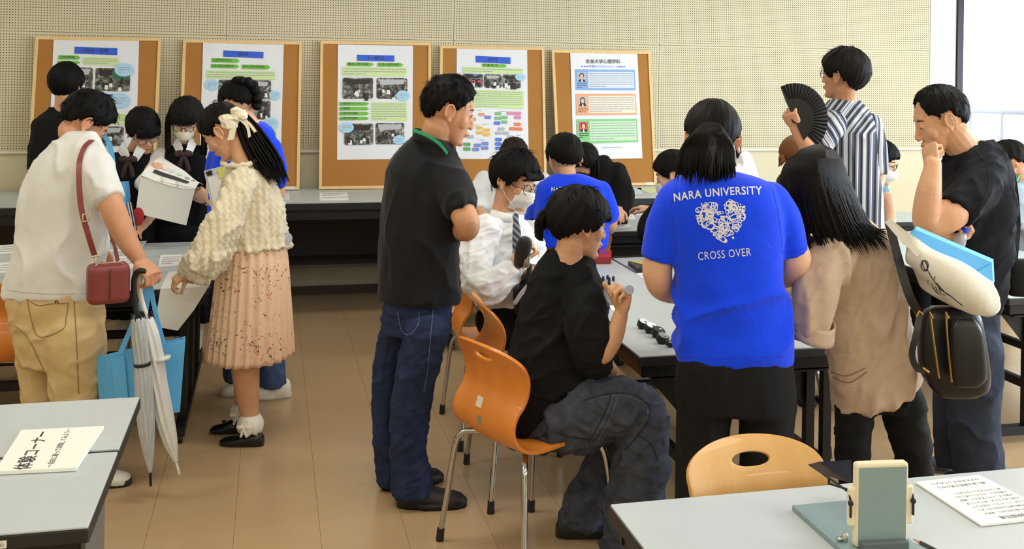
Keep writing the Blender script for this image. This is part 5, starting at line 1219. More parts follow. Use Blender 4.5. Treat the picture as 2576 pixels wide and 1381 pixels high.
mb = MB(); mb.tube(spline(np.array([P.J(2566, 436, -.06), P.J(2560, 450, -.085), P.J(2553, 462, -.10), P.J(2549, 480, -.11)]), 10), .008, 8, flat=(FWD, .3)); put('lanyard', mb, MATS['lanyard_green'], P.root)
P.tube(P.sk, [(2562, 490, -.08, 15), (2536, 580, -.05, 15), (2520, 590, .0, 11)]); hand(P.sk, P.J(2520, 590, 0), nv(-.9, .2, 0), nv(0, 0, -1), 1, RELAX); P.core([(2566, 460, .02), (2585, 600, .02)]); P.core([(2566, 475, .02), (2562, 490, -.08)]); P.done(); seated(P, 2590, 640, (-1, 0), F_slack)

# ---- masked uniformed girl, glasses girl, back of the man in black, person with bun (left group)
F_vest = fabric('school_vest', (22, 22, 28), .85, .05, .1); F_bow = mat('maroon_bow', (58, 34, 38), .6)
def uniform(P, rows, bow, seed):
    mb = MB(); P.rings(mb, rows, .62); P.cloth('vest', mb, F_vest, .010, 4, (folds(.005, 14, (.2, 0, 1), .4, seed),))
    u, v, dd = bow; mb = MB()
    for q in (-1, 1):
        mb.ell(P.J(u + q * 12, v - 2, dd), (P.m(12), .012, P.m(8)), basis(0, 0, q * 10)); mb.tube([P.J(u, v, dd), P.J(u + q * 8, v + 20, dd - .005), P.J(u + q * 12, v + 40, dd)], [.008, .012, .014], 8, flat=(FWD, .35))
    mb.ell(P.J(u, v, dd - .006), .010); put('neck_bow', mb, F_bow, P.root)
def collar2(P, u, v, dd, w_=26):
    for q in (-1, 1):
        mb = MB(); a, b, c, d = P.J(u + q * 4, v + 14, dd - .02), P.J(u + q * w_ * .75, v - 22, dd + .05), P.J(u + q * (w_ + 10), v + 2, dd + .03), P.J(u + q * 16, v + 30, dd - .018)
        mb.add([a, b, c, d, a + FWD * .008, b + FWD * .008, c + FWD * .008, d + FWD * .008], [(0, 1, 2, 3), (7, 6, 5, 4), (0, 4, 5, 1), (1, 5, 6, 2), (2, 6, 7, 3), (3, 7, 4, 0)]); put('collar', mb, F_shirt, P.root, smooth=False)
def skirt_legs(P, uc, vtop, wt, feet, wb=None):
    mb = MB(); rows = []
    for f in np.linspace(0, 1, 10):
        v = vtop + (P.zv - vtop) * f; c = P.J(uc, v); W = P.m(wt + (wb - wt) * f); rows.append([c + RGT * math.cos(q) * W * (1 + .05 * f * math.sin(q * 20)) + FWD * math.sin(q) * W * .7 * (1 + .05 * f * math.sin(q * 20)) for q in np.linspace(0, 2 * PI, 80, endpoint=False)])
    mb.grid(rows, closed_v=True, cap=True); put('skirt', mb, F_vest, P.root)
    for u in feet:
        g = at_d(u, 890, P.d); g[2] = 0
        P.sk.tube([g + UPV * .62, g + UPV * .40, g + UPV * .28, g + UPV * .09], [.052, .044, .047, .032], 14)
        mb = MB(); mb.tube([g + UPV * .25, g + UPV * .2, g + UPV * .10, g + UPV * .07], [.050, .050, .040, .040], 16, round0=False); put('sock', mb, Msock, P.root)
        shoe(P, 'shoe', Mshoe, (g + FWD * .07)[:2], (g - FWD * .17)[:2], .043, .062)
P = Person('girl in school uniform with glasses, white mask and long hair holding the binder', 5.85, 465, 500, voxel=.0042, skin_='b')
P.head(468, 304, 8, 26, 2, 1.0, dd=-.04, neck=(468, 372, .03), neck_r=.042)
P.hair(H_soft, [(0, 20), (25, 16), (45, 0), (62, -30), (90, -45), (180, -58)], [(-60, .022), (0, .024), (50, .026), (90, .026)], seed=87); rs = np.random.RandomState(45)
for q in (-1, 1): locks(P.hairmb, [[P.J(468 + q * (12 + 6 * a), 252, .0), P.J(468 + q * (42 + 4 * a), 290, -.02 + .03 * b), P.J(468 + q * (46 + 5 * a), 340, -.04 + .03 * b), P.J(468 + q * (44 + 8 * a), 392 + 8 * b, -.06 + .03 * b)] for a, b in rs.uniform(-1, 1, (46, 2))], .010)
locks(P.hairmb, [[P.L(.058 * q, .075 + .018 * (1 - abs(q)), .075), P.L(.062 * q, .102 - .012 * abs(q), .05), P.L(.06 * q, .102 - .02 * abs(q), .018)] for q in np.linspace(-1, 1, 20)], .007)
P.hair_done(); face_parts(P, P.hc, P.hM, P.hs, 'closed', lips=False); glasses(P, P.hc, P.hM, P.hs, .023, .0022, drop=-.004); face_mask(P, P.hc, P.hM, P.hs, mat('mask_cream', (228, 218, 192), .8), .012)
uniform(P, [(432, 504, 366), (408, 532, 382), (400, 542, 410), (398, 545, 460), (398, 545, 520), (396, 546, 590), (394, 548, 640)], (462, 388, -.145), 171); collar2(P, 464, 362, -.10, 20)
mb = MB(); P.tube(mb, [(410, 392, -.03, 22), (384, 428, -.08, 23), (366, 462, -.13, 22), (362, 455, -.20, 17)], round1=False); P.cloth('sleeve', mb, F_shirt, .008, 4, (folds(.005, 22, (.5, 0, 1), .4, 172),))
mb = MB(); P.tube(mb, [(532, 395, -.02, 22), (552, 440, -.06, 22), (548, 490, -.14, 20), (522, 505, -.22, 16)], round1=False); P.cloth('sleeve', mb, F_shirt, .008, 4, (folds(.005, 22, (.5, 0, 1), .4, 172),))
P.tube(P.sk, [(412, 395, -.03, 13), (366, 460, -.13, 13), (366, 444, -.22, 10)]); hand(P.sk, P.J(364, 450, -.215), P.J(380, 424, -.25) - P.J(364, 450, -.215), RGT * .4 + FWD * .8, -1, ((20, 35, 20), (24, 38, 22), (28, 40, 24), (32, 42, 24)), (.5, .3), .92)
P.tube(P.sk, [(532, 395, -.02, 13), (546, 490, -.14, 13), (520, 505, -.24, 10)]); hand(P.sk, P.J(522, 506, -.23), P.J(496, 480, -.26) - P.J(522, 506, -.23), RGT * -.3 + FWD * .9, 1, GRIP, (.5, .4), .92)
mb = MB(); cc, dd_ = P.J(521, 504, -.235), unit(P.J(496, 480, -.26) - P.J(522, 506, -.23)); s1 = unit(np.cross(dd_, FWD)); s2 = np.cross(dd_, s1); mb.tube([cc + s1 * .028 * math.cos(a) + s2 * .022 * math.sin(a) for a in np.linspace(0, 2 * PI, 16, endpoint=False)], .006, 6, closed=True); put('bracelet', mb, mat('bead_dark', (40, 48, 62), .4), P.root)
P.zv = 800; skirt_legs(P, 470, 560, 76, (455, 490), 92); P.core([(468, 368, .03), (470, 560, .03), (472, 720, .02)]); P.core([(412, 395, -.03), (468, 380, .02), (532, 395, -.02)]); P.core([(472, 715, .02), (455, 760, 0)]); P.core([(472, 715, .02), (490, 760, 0)]); P.done()

P = Person('girl in school uniform with round glasses bending to look at the binder', 5.80, 330, 500, voxel=.0042, skin_='c')
P.head(360, 330, 42, 32, -10, .99, dd=-.04, neck=(338, 388, .03), neck_r=.044)
P.hair(H_soft, [(0, 16), (25, 12), (45, 0), (60, -24), (76, -30), (92, -10), (112, -30), (180, -52)], [(-60, .014), (0, .020), (50, .026), (90, .026)], seed=91, tufts=20, tuft_len=.02)
locks(P.hairmb, [[P.L(.058 * q, .075 + .018 * (1 - abs(q)), .075), P.L(.064 * q, .104 - .012 * abs(q), .048), P.L(.060 * q, .104 - .02 * abs(q), .014)] for q in np.linspace(-1, 1, 20)], .007); P.hair_done(); face_parts(P, P.hc, P.hM, P.hs, 'closed'); glasses(P, P.hc, P.hM, P.hs, .022, .0014, drop=-.010)
uniform(P, [(300, 372, 382), (270, 392, 398), (258, 398, 430), (258, 398, 490), (260, 396, 560), (256, 400, 640)], (322, 402, -.135), 173); collar2(P, 330, 376, -.10, 26)
mb = MB(); P.tube(mb, [(282, 412, -.02, 20), (268, 460, -.06, 21), (275, 520, -.1, 19)], round1=False); P.cloth('sleeve', mb, F_shirt, .009, 4)
mb = MB(); P.tube(mb, [(384, 412, .0, 20), (398, 460, .0, 20), (390, 520, -.08, 18)], round1=False); P.cloth('sleeve', mb, F_shirt, .009, 4)
P.tube(P.sk, [(284, 412, -.02, 12), (275, 520, -.1, 12), (300, 560, -.2, 9)]); hand(P.sk, P.J(300, 560, -.2), nv(.5, -.5, -.3), nv(0, 0, -1), 1, RELAX, s=.92); P.tube(P.sk, [(384, 412, 0, 12), (390, 520, -.08, 12), (370, 560, -.2, 9)]); hand(P.sk, P.J(370, 560, -.2), nv(-.4, -.5, -.3), nv(0, 0, -1), -1, RELAX, s=.92)
P.zv = 790; skirt_legs(P, 328, 560, 70, (310, 345), 86); P.core([(338, 384, .03), (330, 560, .03), (328, 720, .02)]); P.core([(284, 412, -.02), (334, 396, .02), (384, 412, 0)]); P.core([(328, 715, .02), (310, 760, 0)]); P.core([(328, 715, .02), (345, 760, 0)]); P.done()

P = Person('person in black standing with back turned before the leftmost poster', 6.10, 150, 450, voxel=.0048, skin_='c')
P.head(168, 216, 176, 6, 0, 1.03, neck=(160, 290, .0), neck_r=.050); P.hair(H_black, [(0, 30), (40, 20), (60, -6), (80, -26), (100, -36), (130, -60), (180, -66)], [(-60, .020), (0, .022), (50, .024), (90, .026)], seed=97, tufts=30, tuft_len=.016); P.hair_done()
mb = MB(); P.rings(mb, [(135, 190, 268), (100, 222, 292), (86, 232, 320), (80, 236, 380), (84, 234, 460), (88, 232, 560)], .6); P.tube(mb, [(104, 320, 0, 24), (94, 400, 0, 24), (96, 470, -.05, 22)], round1=False); P.tube(mb, [(218, 320, 0, 24), (228, 400, 0, 24), (226, 470, -.05, 22)], round1=False); P.cloth('jacket', mb, F_black, .011, 12, (folds(.006, 13, (.2, 0, 1), .4, 181),))
P.tube(P.sk, [(106, 325, 0, 12), (96, 470, -.05, 12), (100, 540, -.1, 9)]); hand(P.sk, P.J(100, 540, -.1), nv(0, 0, -1), nv(1, 0, 0), 1, RELAX); P.tube(P.sk, [(216, 325, 0, 12), (226, 470, -.05, 12), (222, 540, -.1, 9)]); hand(P.sk, P.J(222, 540, -.1), nv(0, 0, -1), nv(-1, 0, 0), 1, RELAX); P.core([(160, 285, 0), (160, 560, 0)]); P.core([(106, 325, 0), (160, 300, 0), (216, 325, 0)]); P.done()
mb = MB(); P.rings(mb, [(92, 228, 540), (92, 228, 600)], .6); P.tube(mb, [(126, 600, 0, 32), (126, 740, 0, 27), (128, 850, 0, 22)], round1=False); P.tube(mb, [(194, 600, 0, 32), (194, 740, 0, 27), (192, 850, 0, 22)], round1=False); P.cloth('trousers', mb, F_slack, .012, 8)
for u in (128, 192):
    q = at_d(u, 865, 6.1); shoe(P, 'shoe', Mbs, (q - FWD * .06)[:2], (q + FWD * .18)[:2], .046, .08)

P = Person('person in a blue polo and jeans with a braided bun, holding a clipboard', 5.18, 620, 600, voxel=.0042, skin_='b')
P.head(600, 268, -124, 24, 0, 1.02, dd=.0, neck=(632, 325, .02), neck_r=.047)
P.hair(H_black, [(0, 24), (40, 14), (60, -4), (76, -12), (92, 6), (112, -8), (140, -30), (180, -36)], [(-60, .008), (0, .016), (50, .022), (90, .024)], seed=99)
for k in range(15):
    a = k / 14 * 1.9; P.hairmb.ell(P.J(596 + 52 * math.sin(a) , 206 + 52 * (1 - math.cos(a)) * .95 - 4, -.03 + .02 * math.sin(k * 2.1)), (.026, .03, .021), basis(0, 0, 40 * k), 12, 8)
for k in range(9): P.hairmb.ell(P.J(622 + 18 * math.cos(k * .8), 222 + 16 * math.sin(k * .8), -.035), (.028, .03, .022), basis(0, 0, 50 * k), 12, 8)
P.hair_done()
mb = MB(); mb.tube([P.L(-.080, .0, .01), P.L(-.074, .03, -.03), P.L(-.06, .055, -.06)], .0018, 6); put('mask_strap', mb, M_mask, P.root)
mb = MB(); P.rings(mb, [(602, 662, 306), (562, 688, 330), (540, 702, 380), (528, 708, 460), (522, 710, 540), (522, 708, 620)], .62); P.tube(mb, [(560, 372, .05, 26), (545, 420, .06, 26), (538, 452, .05, 24)], round1=False); P.tube(mb, [(684, 372, -.02, 26), (696, 430, -.02, 26), (700, 470, -.02, 24)], round1=False); P.cloth('polo_shirt', mb, F_blue, .009, 12, (folds(.006, 14, (.3, 0, 1), .4, 191),))
P.tube(P.sk, [(562, 375, .05, 15), (538, 452, .05, 17), (535, 500, 0, 16), (545, 515, -.12, 12)]); hand(P.sk, P.J(545, 515, -.12), nv(.2, -.5, .3), nv(.3, .5, 0), 1, GRIP, s=.92); P.tube(P.sk, [(684, 375, -.02, 15), (700, 470, -.02, 17), (690, 540, .05, 14)]); hand(P.sk, P.J(690, 540, .05), nv(-.2, .3, -.8), nv(-1, 0, 0), 1, RELAX)
P.core([(632, 320, .02), (625, 480, .02), (620, 650, .02)]); P.core([(562, 375, .05), (630, 345, .02), (684, 375, -.02)]); P.done()
mb = MB(); P.rings(mb, [(528, 704, 600), (530, 706, 660)], .62); P.tube(mb, [(660, 680, -.02, 44), (668, 800, -.02, 40), (682, 940, -.01, 36), (686, 962, 0, 36)], round1=False); P.tube(mb, [(582, 680, .06, 44), (592, 800, .08, 38), (600, 955, .1, 34)], round1=False); P.cloth('jeans', mb, fabric('blue_jeans', (66, 88, 132), .85, .2, .2, 600, vscale=14), .009, 4, (folds(.006, 18, (.3, 0, 1), .4, 193),))
for (a, b, vv) in ((732, 610, 998), (660, 556, 990)):
    q0, q1 = at_z(a, vv, 0), at_z(b, vv + 6, 0); shoe(P, 'sneaker', Fw, q0[:2], q1[:2], .05, .10, mat('sole_cream', (206, 198, 184), .6))
# ================================================================ CORK BOARDS AND POSTERS
def cork_mat():
    m = mat('cork', (186, 128, 62), .85, spec=.2); t = NT(m); v = t.coords((1, 1, 1))
    c = t.mix(t.noise(v, 3, 2), lin((176, 122, 62)), lin((190, 136, 74))); c = t.mix(t.math('MULTIPLY', t.noise(v, 240, 3, .7), .45), c, lin((138, 88, 42))); t.link(c, t.p.inputs['Base Color']); t.bump(t.noise(v, 300, 2), .12, .004); return m
M_cork = cork_mat(); M_pine = mat('pine_frame', (232, 196, 138), .5, var=.05, vscale=4, stretch=(8, 8, 1)); M_paper = mat('poster_paper', (232, 234, 240), .45, var=.015)
INK = {n: mat('print_' + n, c, .5) for n, c in dict(blue=(40, 92, 214), green=(112, 190, 60), pale=(206, 232, 160), bubble=(172, 216, 246), ink=(52, 58, 62), navy=(24, 40, 78), grey=(168, 174, 178), sky=(130, 172, 228), peach=(246, 172, 128), mint=(134, 204, 134), paleblue=(214, 224, 244), palepeach=(250, 224, 206), palemint=(196, 234, 190),
    orange=(242, 116, 58), pink=(236, 132, 176), yellow=(246, 190, 74), peri=(112, 134, 214), dkgreen=(74, 164, 74), ltgreen=(126, 190, 132), royal=(36, 104, 222), silver=(184, 188, 194), skin=(228, 182, 150), hair=(34, 28, 28), red=(222, 70, 84), white=(238, 238, 238), teal=(48, 104, 86), orangepink=(240, 152, 128)).items()}
def photo_mat(i, tone=(1, 1, 1)):
    m = mat('photo_%d' % i, (90, 90, 90), .45); t = NT(m); v = t.coords((1, .3, 1))
    f = t.math('ADD', t.math('MULTIPLY', t.noise(v, 26 + i % 5, 5, .8, .2), 1.1), -.06)
    c = t.ramp(f, [(.38, lin((24, 24, 26))), (.47, lin((70 * tone[0], 70 * tone[1], 68 * tone[2]))), (.56, lin((140, 140, 132))), (.68, lin((206, 208, 200)))]); t.link(c, t.p.inputs['Base Color']); return m

class Sheet:
    """a flat sheet seen as a pixel quad lying on a known plane; elements use unit coordinates (x right, y down)"""
    def __init__(s, quad, plane_p, plane_n, lift):
        s.n = plane_n; pts = []
        for u, v in quad:
            r = ray(u, v); k = np.dot(plane_p + plane_n * lift - CAM, plane_n) / np.dot(r, plane_n); pts.append(CAM + r * k)
        s.tl, s.tr, s.br, s.bl = pts
        s.ex = unit((s.tr - s.tl) + (s.br - s.bl)); s.ey = unit((s.tl - s.bl) + (s.tr - s.br)); s.w = np.linalg.norm(s.tr - s.tl); s.h = np.linalg.norm(s.tl - s.bl); s.M = np.stack([s.ex, s.ey, s.n], 1)
    def at(s, x, y, l=0.0):
        return (s.tl * (1 - x) + s.tr * x) * (1 - y) + (s.bl * (1 - x) + s.br * x) * y + s.n * l
    def poly(s, mb, pts, l, mi=0): mb.add([s.at(x, y, l) for x, y in pts], [tuple(range(len(pts)))[::-1]], mi)
    def rrect(s, x0, y0, x1, y1, r=.02):
        ry = r * s.w / s.h; out = []
        for cx_, cy_, a0 in ((x1 - r, y1 - ry, 0), (x0 + r, y1 - ry, 90), (x0 + r, y0 + ry, 180), (x1 - r, y0 + ry, 270)):
            for k in range(4):
                a = math.radians(a0 + 30 * k); out.append((cx_ + r * math.cos(a), cy_ + ry * math.sin(a)))
        return out
    def elem(s, parent, name, pts, m, l=.0012):
        mb = MB(); s.poly(mb, pts, l); return put(name, mb, m, parent, smooth=False)
    def text(s, parent, txt, x, y, size, m, l=.0024, align='CENTER', bold=0.0, sx=1.0):
        mb = MB(); add_text(mb, txt, size, s.M, s.at(x, y, l), align, bold, sx=sx)
        if mb.n: return put('lettering', mb, m, parent, smooth=False)
    def lines(s, parent, x0, y0, x1, y1, n, m, l=.0020, seed=0):
        rs = np.random.RandomState(seed); mb = MB(); hh = (y1 - y0) / n
        for i in range(n):
            y = y0 + hh * (i + .35); x = x0; xe = x1 if i < n - 1 else x0 + (x1 - x0) * rs.uniform(.3, .8)
            while x < xe:
                w_ = min(rs.uniform(.03, .10), xe - x); s.poly(mb, [(x, y), (x + w_, y), (x + w_, y + hh * .36), (x, y + hh * .36)], l); x += w_ + .007
        return tag(put('text_lines', mb, m, parent, smooth=False), kind='stuff')
    def arrow(s, parent, x0, y0, x1, y1, txt='', size=.02):
        b = s.elem(parent, 'arrow_banner', [(x0, y0 + .004), (x1 - .035, y0 + .004), (x1, (y0 + y1) / 2), (x1 - .035, y1 - .002), (x0, y1 - .002)], INK['green'])
        if txt: s.text(b, txt, x0 + .012, (y0 + y1) / 2, size, INK['ink'], align='LEFT')
    def block(s, parent, x0, y0, x1, y1, n, seed=0):
        b = s.elem(parent, 'text_panel', s.rrect(x0, y0, x1, y1, .02), INK['pale']); s.lines(b, x0 + .015, y0 + .006, x1 - .015, y1 - .006, n, INK['grey'], seed=seed)
    def bubble(s, parent, x, y, rx, ry, tail=(-.6, .9), l=.0030):
        pts = [(x + rx * math.cos(a), y + ry * math.sin(a)) for a in np.linspace(0, 2 * PI, 24, endpoint=False)]; b = s.elem(parent, 'speech_bubble', pts, INK['bubble'], l)
        s.lines(b, x - rx * .62, y - ry * .5, x + rx * .62, y + ry * .5, 3, INK['grey'], l + .0006, seed=int(x * 100))
    def photo(s, parent, x0, y0, x1, y1, i, tone=(1, 1, 1)):
        b = s.elem(parent, 'photo', s.rrect(x0, y0, x1, y1, .028), photo_mat(i, tone)); rs = np.random.RandomState(i); mb = MB()
        mb2 = MB(); s.poly(mb2, [(x0 + .03, y0 + .012), (x1 - .03, y0 + .012), (x1 - .05, y0 + .3 * (y1 - y0)), (x0 + .05, y0 + .34 * (y1 - y0))], .0016); put('photo_ceiling', mb2, INK['silver'] if i % 2 else INK['hair'], b, smooth=False)
        for k in range(7):
            cx_, cy_ = rs.uniform(x0 + .05, x1 - .05), rs.uniform(y0 + .45 * (y1 - y0), y1 - .03); r = rs.uniform(.012, .020)
            s.poly(mb, [(cx_ + r * math.cos(a), cy_ + r * .7 * math.sin(a)) for a in np.linspace(0, 2 * PI, 10, endpoint=False)], .0018 + k * .0001, 1); s.poly(mb, [(cx_ - r * 1.4, cy_ + r * 2.6), (cx_ - r, cy_ + r * .6), (cx_ + r, cy_ + r * .6), (cx_ + r * 1.4, cy_ + r * 2.6)], .0018 + k * .0001, 0 if k % 2 else 1)
        tag(put('photo_figures', mb, [INK['white'], INK['hair']], b, smooth=False), kind='stuff')

BOARDS = [((90, 92), (406, 96), (389, 483), (66, 487)), ((461, 100), (760, 106), (753, 479), (447, 483)), ((806, 103), (1084, 108), (1083, 475), (802, 478)), ((1107, 115), (1368, 120), (1375, 470), (1103, 473)), ((1387, 126), (1635, 130), (1651, 468), (1403, 468))]
POST = [((135, 97), (350, 102), (341, 418), (121, 420)), ((511, 106), (714, 111), (706, 415), (501, 415)), ((850, 112), (1039, 115), (1037, 400), (848, 402)), ((1149, 120), (1326, 126), (1330, 400), (1147, 400)), ((1434, 129), (1603, 131), (1616, 398), (1443, 402))]
WHICH = ['first-year poster half covered by people', 'second-year poster behind the person with a bun', 'third and fourth-year poster left of the standing man', 'poster of coloured word tiles right of the standing man', 'message poster with three portraits']
SH = []
for k, ((tl, tr, br, bl), pq) in enumerate(zip(BOARDS, POST)):
    BL, BR = at_Y(*bl, 7.44), at_Y(*br, 7.44); zb = .803; BL[2] = max(BL[2], zb); BR[2] = max(BR[2], zb); TL, TR = at_Y(*tl, 7.602), at_Y(*tr, 7.602); base = (BL + BR) / 2; base[2] = .80
    n = unit(np.cross(BR - BL, (TL + TR) / 2 - (BL + BR) / 2)); n = n if n[1] < 0 else -n
    bd = thing('cork_board', 'wood framed cork board carrying the ' + WHICH[k], 'cork board', base, 'cork boards leaning on the back wall')
    mid = (TL + TR) / 2; n0 = unit(np.cross(BR - BL, mid - (BL + BR) / 2))
    TL, TR = [CAM + ray(*w_) * (np.dot(BL - CAM, n0) / np.dot(ray(*w_), n0)) for w_ in (tl, tr)]
    def q(x, y, l): return (BL * (1 - x) + BR * x) * (1 - y) + (TL * (1 - x) + TR * x) * y + n * l
    def slab(x0, y0, x1, y1, l0, l1):
        mb = MB(); A = [q(x, y, l0) for x, y in ((x0, y0), (x1, y0), (x1, y1), (x0, y1))]; B = [q(x, y, l1) for x, y in ((x0, y0), (x1, y0), (x1, y1), (x0, y1))]
        mb.add(A + B, [(3, 2, 1, 0), (4, 5, 6, 7), (0, 1, 5, 4), (1, 2, 6, 5), (2, 3, 7, 6), (3, 0, 4, 7)]); return mb
    put('cork_panel', slab(.015, .012, .985, .988, -.008, .004), M_cork, bd, smooth=False)
    for r in ((0, 0, .025, 1), (.975, 0, 1, 1), (.025, 0, .975, .020), (.025, .980, .975, 1)): put('frame_rail', slab(*r, -.010, .012), M_pine, bd, smooth=False)
    if k in (1, 4): put('maker_label', slab(.885, .004, .965, .022, .012, .013), M_label, bd, smooth=False)
    S = Sheet(pq, BL, n, .006); SH.append(S); rows = [[S.at(x, y, .001 + .003 * math.sin(x * 5 + k) * math.sin(y * 4 + k)) for x in np.linspace(0, 1, 9)] for y in np.linspace(0, 1, 9)]
    sh = sheet(rows, .0004, 'poster', M_paper); tag(sh, 'white ' + WHICH[k] + ' pinned to cork', 'poster', 'posters on the cork boards'); S.o = sh; S.tl, S.tr, S.bl, S.br = [p + n * .0045 for p in (S.tl, S.tr, S.bl, S.br)]
def U(k, x0, y0, w_, h): return lambda X, Y: ((X - x0) / w_, (Y - y0) / h)
# poster 1
S, f = SH[0], U(0, 255, 70, 885, 1330); o = S.o
def R_(f, a, b, c, d): return (*f(a, b), *f(c, d))
h = S.elem(o, 'heading', [f(475, 152), f(915, 158), f(915, 232), f(475, 226)], INK['blue']); S.text(h, '1回生・前期', *f(695, 192), .030, INK['navy'])
S.arrow(o, *R_(f, 312, 240, 540, 292), '心理学概論', .020); S.arrow(o, *R_(f, 305, 297, 540, 340)); S.block(o, *R_(f, 565, 258, 930, 342), 3, 1); S.photo(o, *R_(f, 420, 370, 672, 615), 1); S.photo(o, *R_(f, 698, 372, 1057, 615), 2, (1, 1.05, .9)); S.elem(o, 'blackboard', [f(870, 400), f(1050, 405), f(1050, 490), f(880, 490)], INK['teal'], .0021); S.bubble(o, *f(995, 388), .115, .054)
h = S.elem(o, 'heading', [f(520, 642), f(905, 648), f(905, 714), f(520, 708)], INK['blue']); S.text(h, '1回生・後期', *f(720, 678), .028, INK['navy']); S.bubble(o, *f(960, 715), .12, .06); S.arrow(o, *R_(f, 600, 785, 900, 838)); S.block(o, *R_(f, 480, 850, 1030, 962), 4, 2); S.photo(o, *R_(f, 700, 985, 1010, 1190), 3)
# poster 2
S, f = SH[1], U(1, 205, 60, 685, 1040); o = S.o
h = S.elem(o, 'heading', [f(377, 128), f(718, 134), f(718, 188), f(377, 182)], INK['blue']); S.text(h, '2回生', *f(545, 158), .032, INK['navy'])
S.arrow(o, *R_(f, 280, 192, 518, 235), '心理学研究法', .022); S.arrow(o, *R_(f, 275, 243, 515, 283), '社会心理学実験実習', .017); S.arrow(o, *R_(f, 538, 243, 780, 285), '臨床心理学実験実習', .017); S.block(o, *R_(f, 240, 300, 825, 372), 3, 3); S.photo(o, *R_(f, 345, 380, 545, 540), 4); S.bubble(o, *f(290, 425), .085, .046); S.photo(o, *R_(f, 600, 380, 790, 540), 5, (1.1, 1, .95)); S.bubble(o, *f(825, 505), .073, .041); S.photo(o, *R_(f, 590, 552, 790, 715), 6); S.photo(o, *R_(f, 300, 552, 540, 715), 7); S.bubble(o, *f(800, 750), .09, .054); S.block(o, *R_(f, 300, 800, 850, 950), 6, 4)
# poster 3
S, f = SH[2], U(2, 168, 80, 637, 970); o = S.o
h = S.elem(o, 'heading', [f(330, 165), f(645, 168), f(645, 220), f(330, 217)], INK['blue']); S.text(h, '3・4回生', *f(488, 194), .032, INK['navy'])
S.arrow(o, *R_(f, 245, 228, 472, 264), '臨床心理学演習', .022); S.arrow(o, *R_(f, 503, 229, 724, 266), '社会心理学演習', .022); S.block(o, *R_(f, 210, 270, 752, 346), 3, 5); S.photo(o, *R_(f, 210, 362, 466, 540), 8, (1, .95, .95)); S.photo(o, *R_(f, 495, 362, 758, 540), 9); S.bubble(o, *f(722, 513), .092, .047)
for i, tx in enumerate(('心理調査アセスメント', '心理演習', '心理学特殊講義', '心理学実地演習')): S.arrow(o, *R_(f, 185, 565 + 41 * i, 434, 599 + 41 * i), tx, .018)
S.block(o, *R_(f, 450, 568, 756, 726), 7, 6); S.photo(o, *R_(f, 228, 750, 470, 928), 10, (1, 1.05, 1)); S.photo(o, *R_(f, 488, 745, 735, 925), 11, (1.05, .98, .95)); S.bubble(o, *f(245, 783), .096, .046); S.bubble(o, *f(690, 888), .08, .04)
# poster 4
S, f = SH[3], U(3, 253, 95, 772, 1200); o = S.o
h = S.elem(o, 'heading', [f(458, 178), f(838, 184), f(838, 256), f(458, 250)], INK['blue']); S.text(h, '4回生', *f(648, 217), .032, INK['navy']); S.arrow(o, *R_(f, 527, 257, 797, 301), '卒 業 研 究', .024); S.block(o, *R_(f, 318, 302, 972, 366), 2, 7)
for i, (a, b) in enumerate(((320, 536), (545, 739), (750, 950))): S.photo(o, *R_(f, a, 376, b, 524), 12 + i)
S.elem(o, 'photo_stripe', [f(430, 385), f(470, 380), f(475, 400), f(432, 405)], INK['peri'], .0021); S.elem(o, 'photo_stripe', [f(415, 445), f(525, 450), f(525, 470), f(415, 465)], INK['red'], .0021); S.bubble(o, *f(945, 400), .074, .034); S.block(o, *R_(f, 318, 550, 976, 746), 8, 8)
TL_ = dict(orangepink=[(487, 800, 557), (430, 850, 462)], peri=[(553, 828, 622), (443, 1130, 513), (523, 1112, 595), (425, 1175, 495), (520, 1160, 592)], yellow=[(463, 943, 532), (540, 967, 612), (467, 995, 537), (543, 1015, 612)], silver=[(367, 1040, 437), (697, 953, 767), (668, 998, 737), (748, 998, 817), (797, 1040, 860)], dkgreen=[(330, 1122, 403), (330, 1170, 403)], ltgreen=[(665, 787, 733), (660, 838, 730), (732, 827, 802), (732, 878, 800)], royal=[(653, 890, 720), (668, 1068, 738), (665, 1115, 733), (668, 1162, 735), (742, 1118, 800)], pink=[(795, 780, 862), (872, 780, 950), (877, 825, 945)], orange=[(872, 900, 943), (820, 950, 887), (893, 952, 960)])
for cn, lst in TL_.items():
    for (a, b, c) in lst:
        e = S.elem(o, 'word_tile', S.rrect(*f(a, b), *f(c, b + 36), .012), INK[cn]); S.lines(e, f(a, b)[0] + .01, f(a, b)[1] + .008, f(c, b)[0] - .01, f(a, b + 30)[1], 2, INK['grey'], seed=a)
for (a, b) in ((470, 765), (720, 770), (530, 912), (430, 925), (500, 1082), (890, 1030)): S.lines(o, *f(a, b), *f(a + 100, b + 16), 1, INK['grey'], .0014, seed=b)
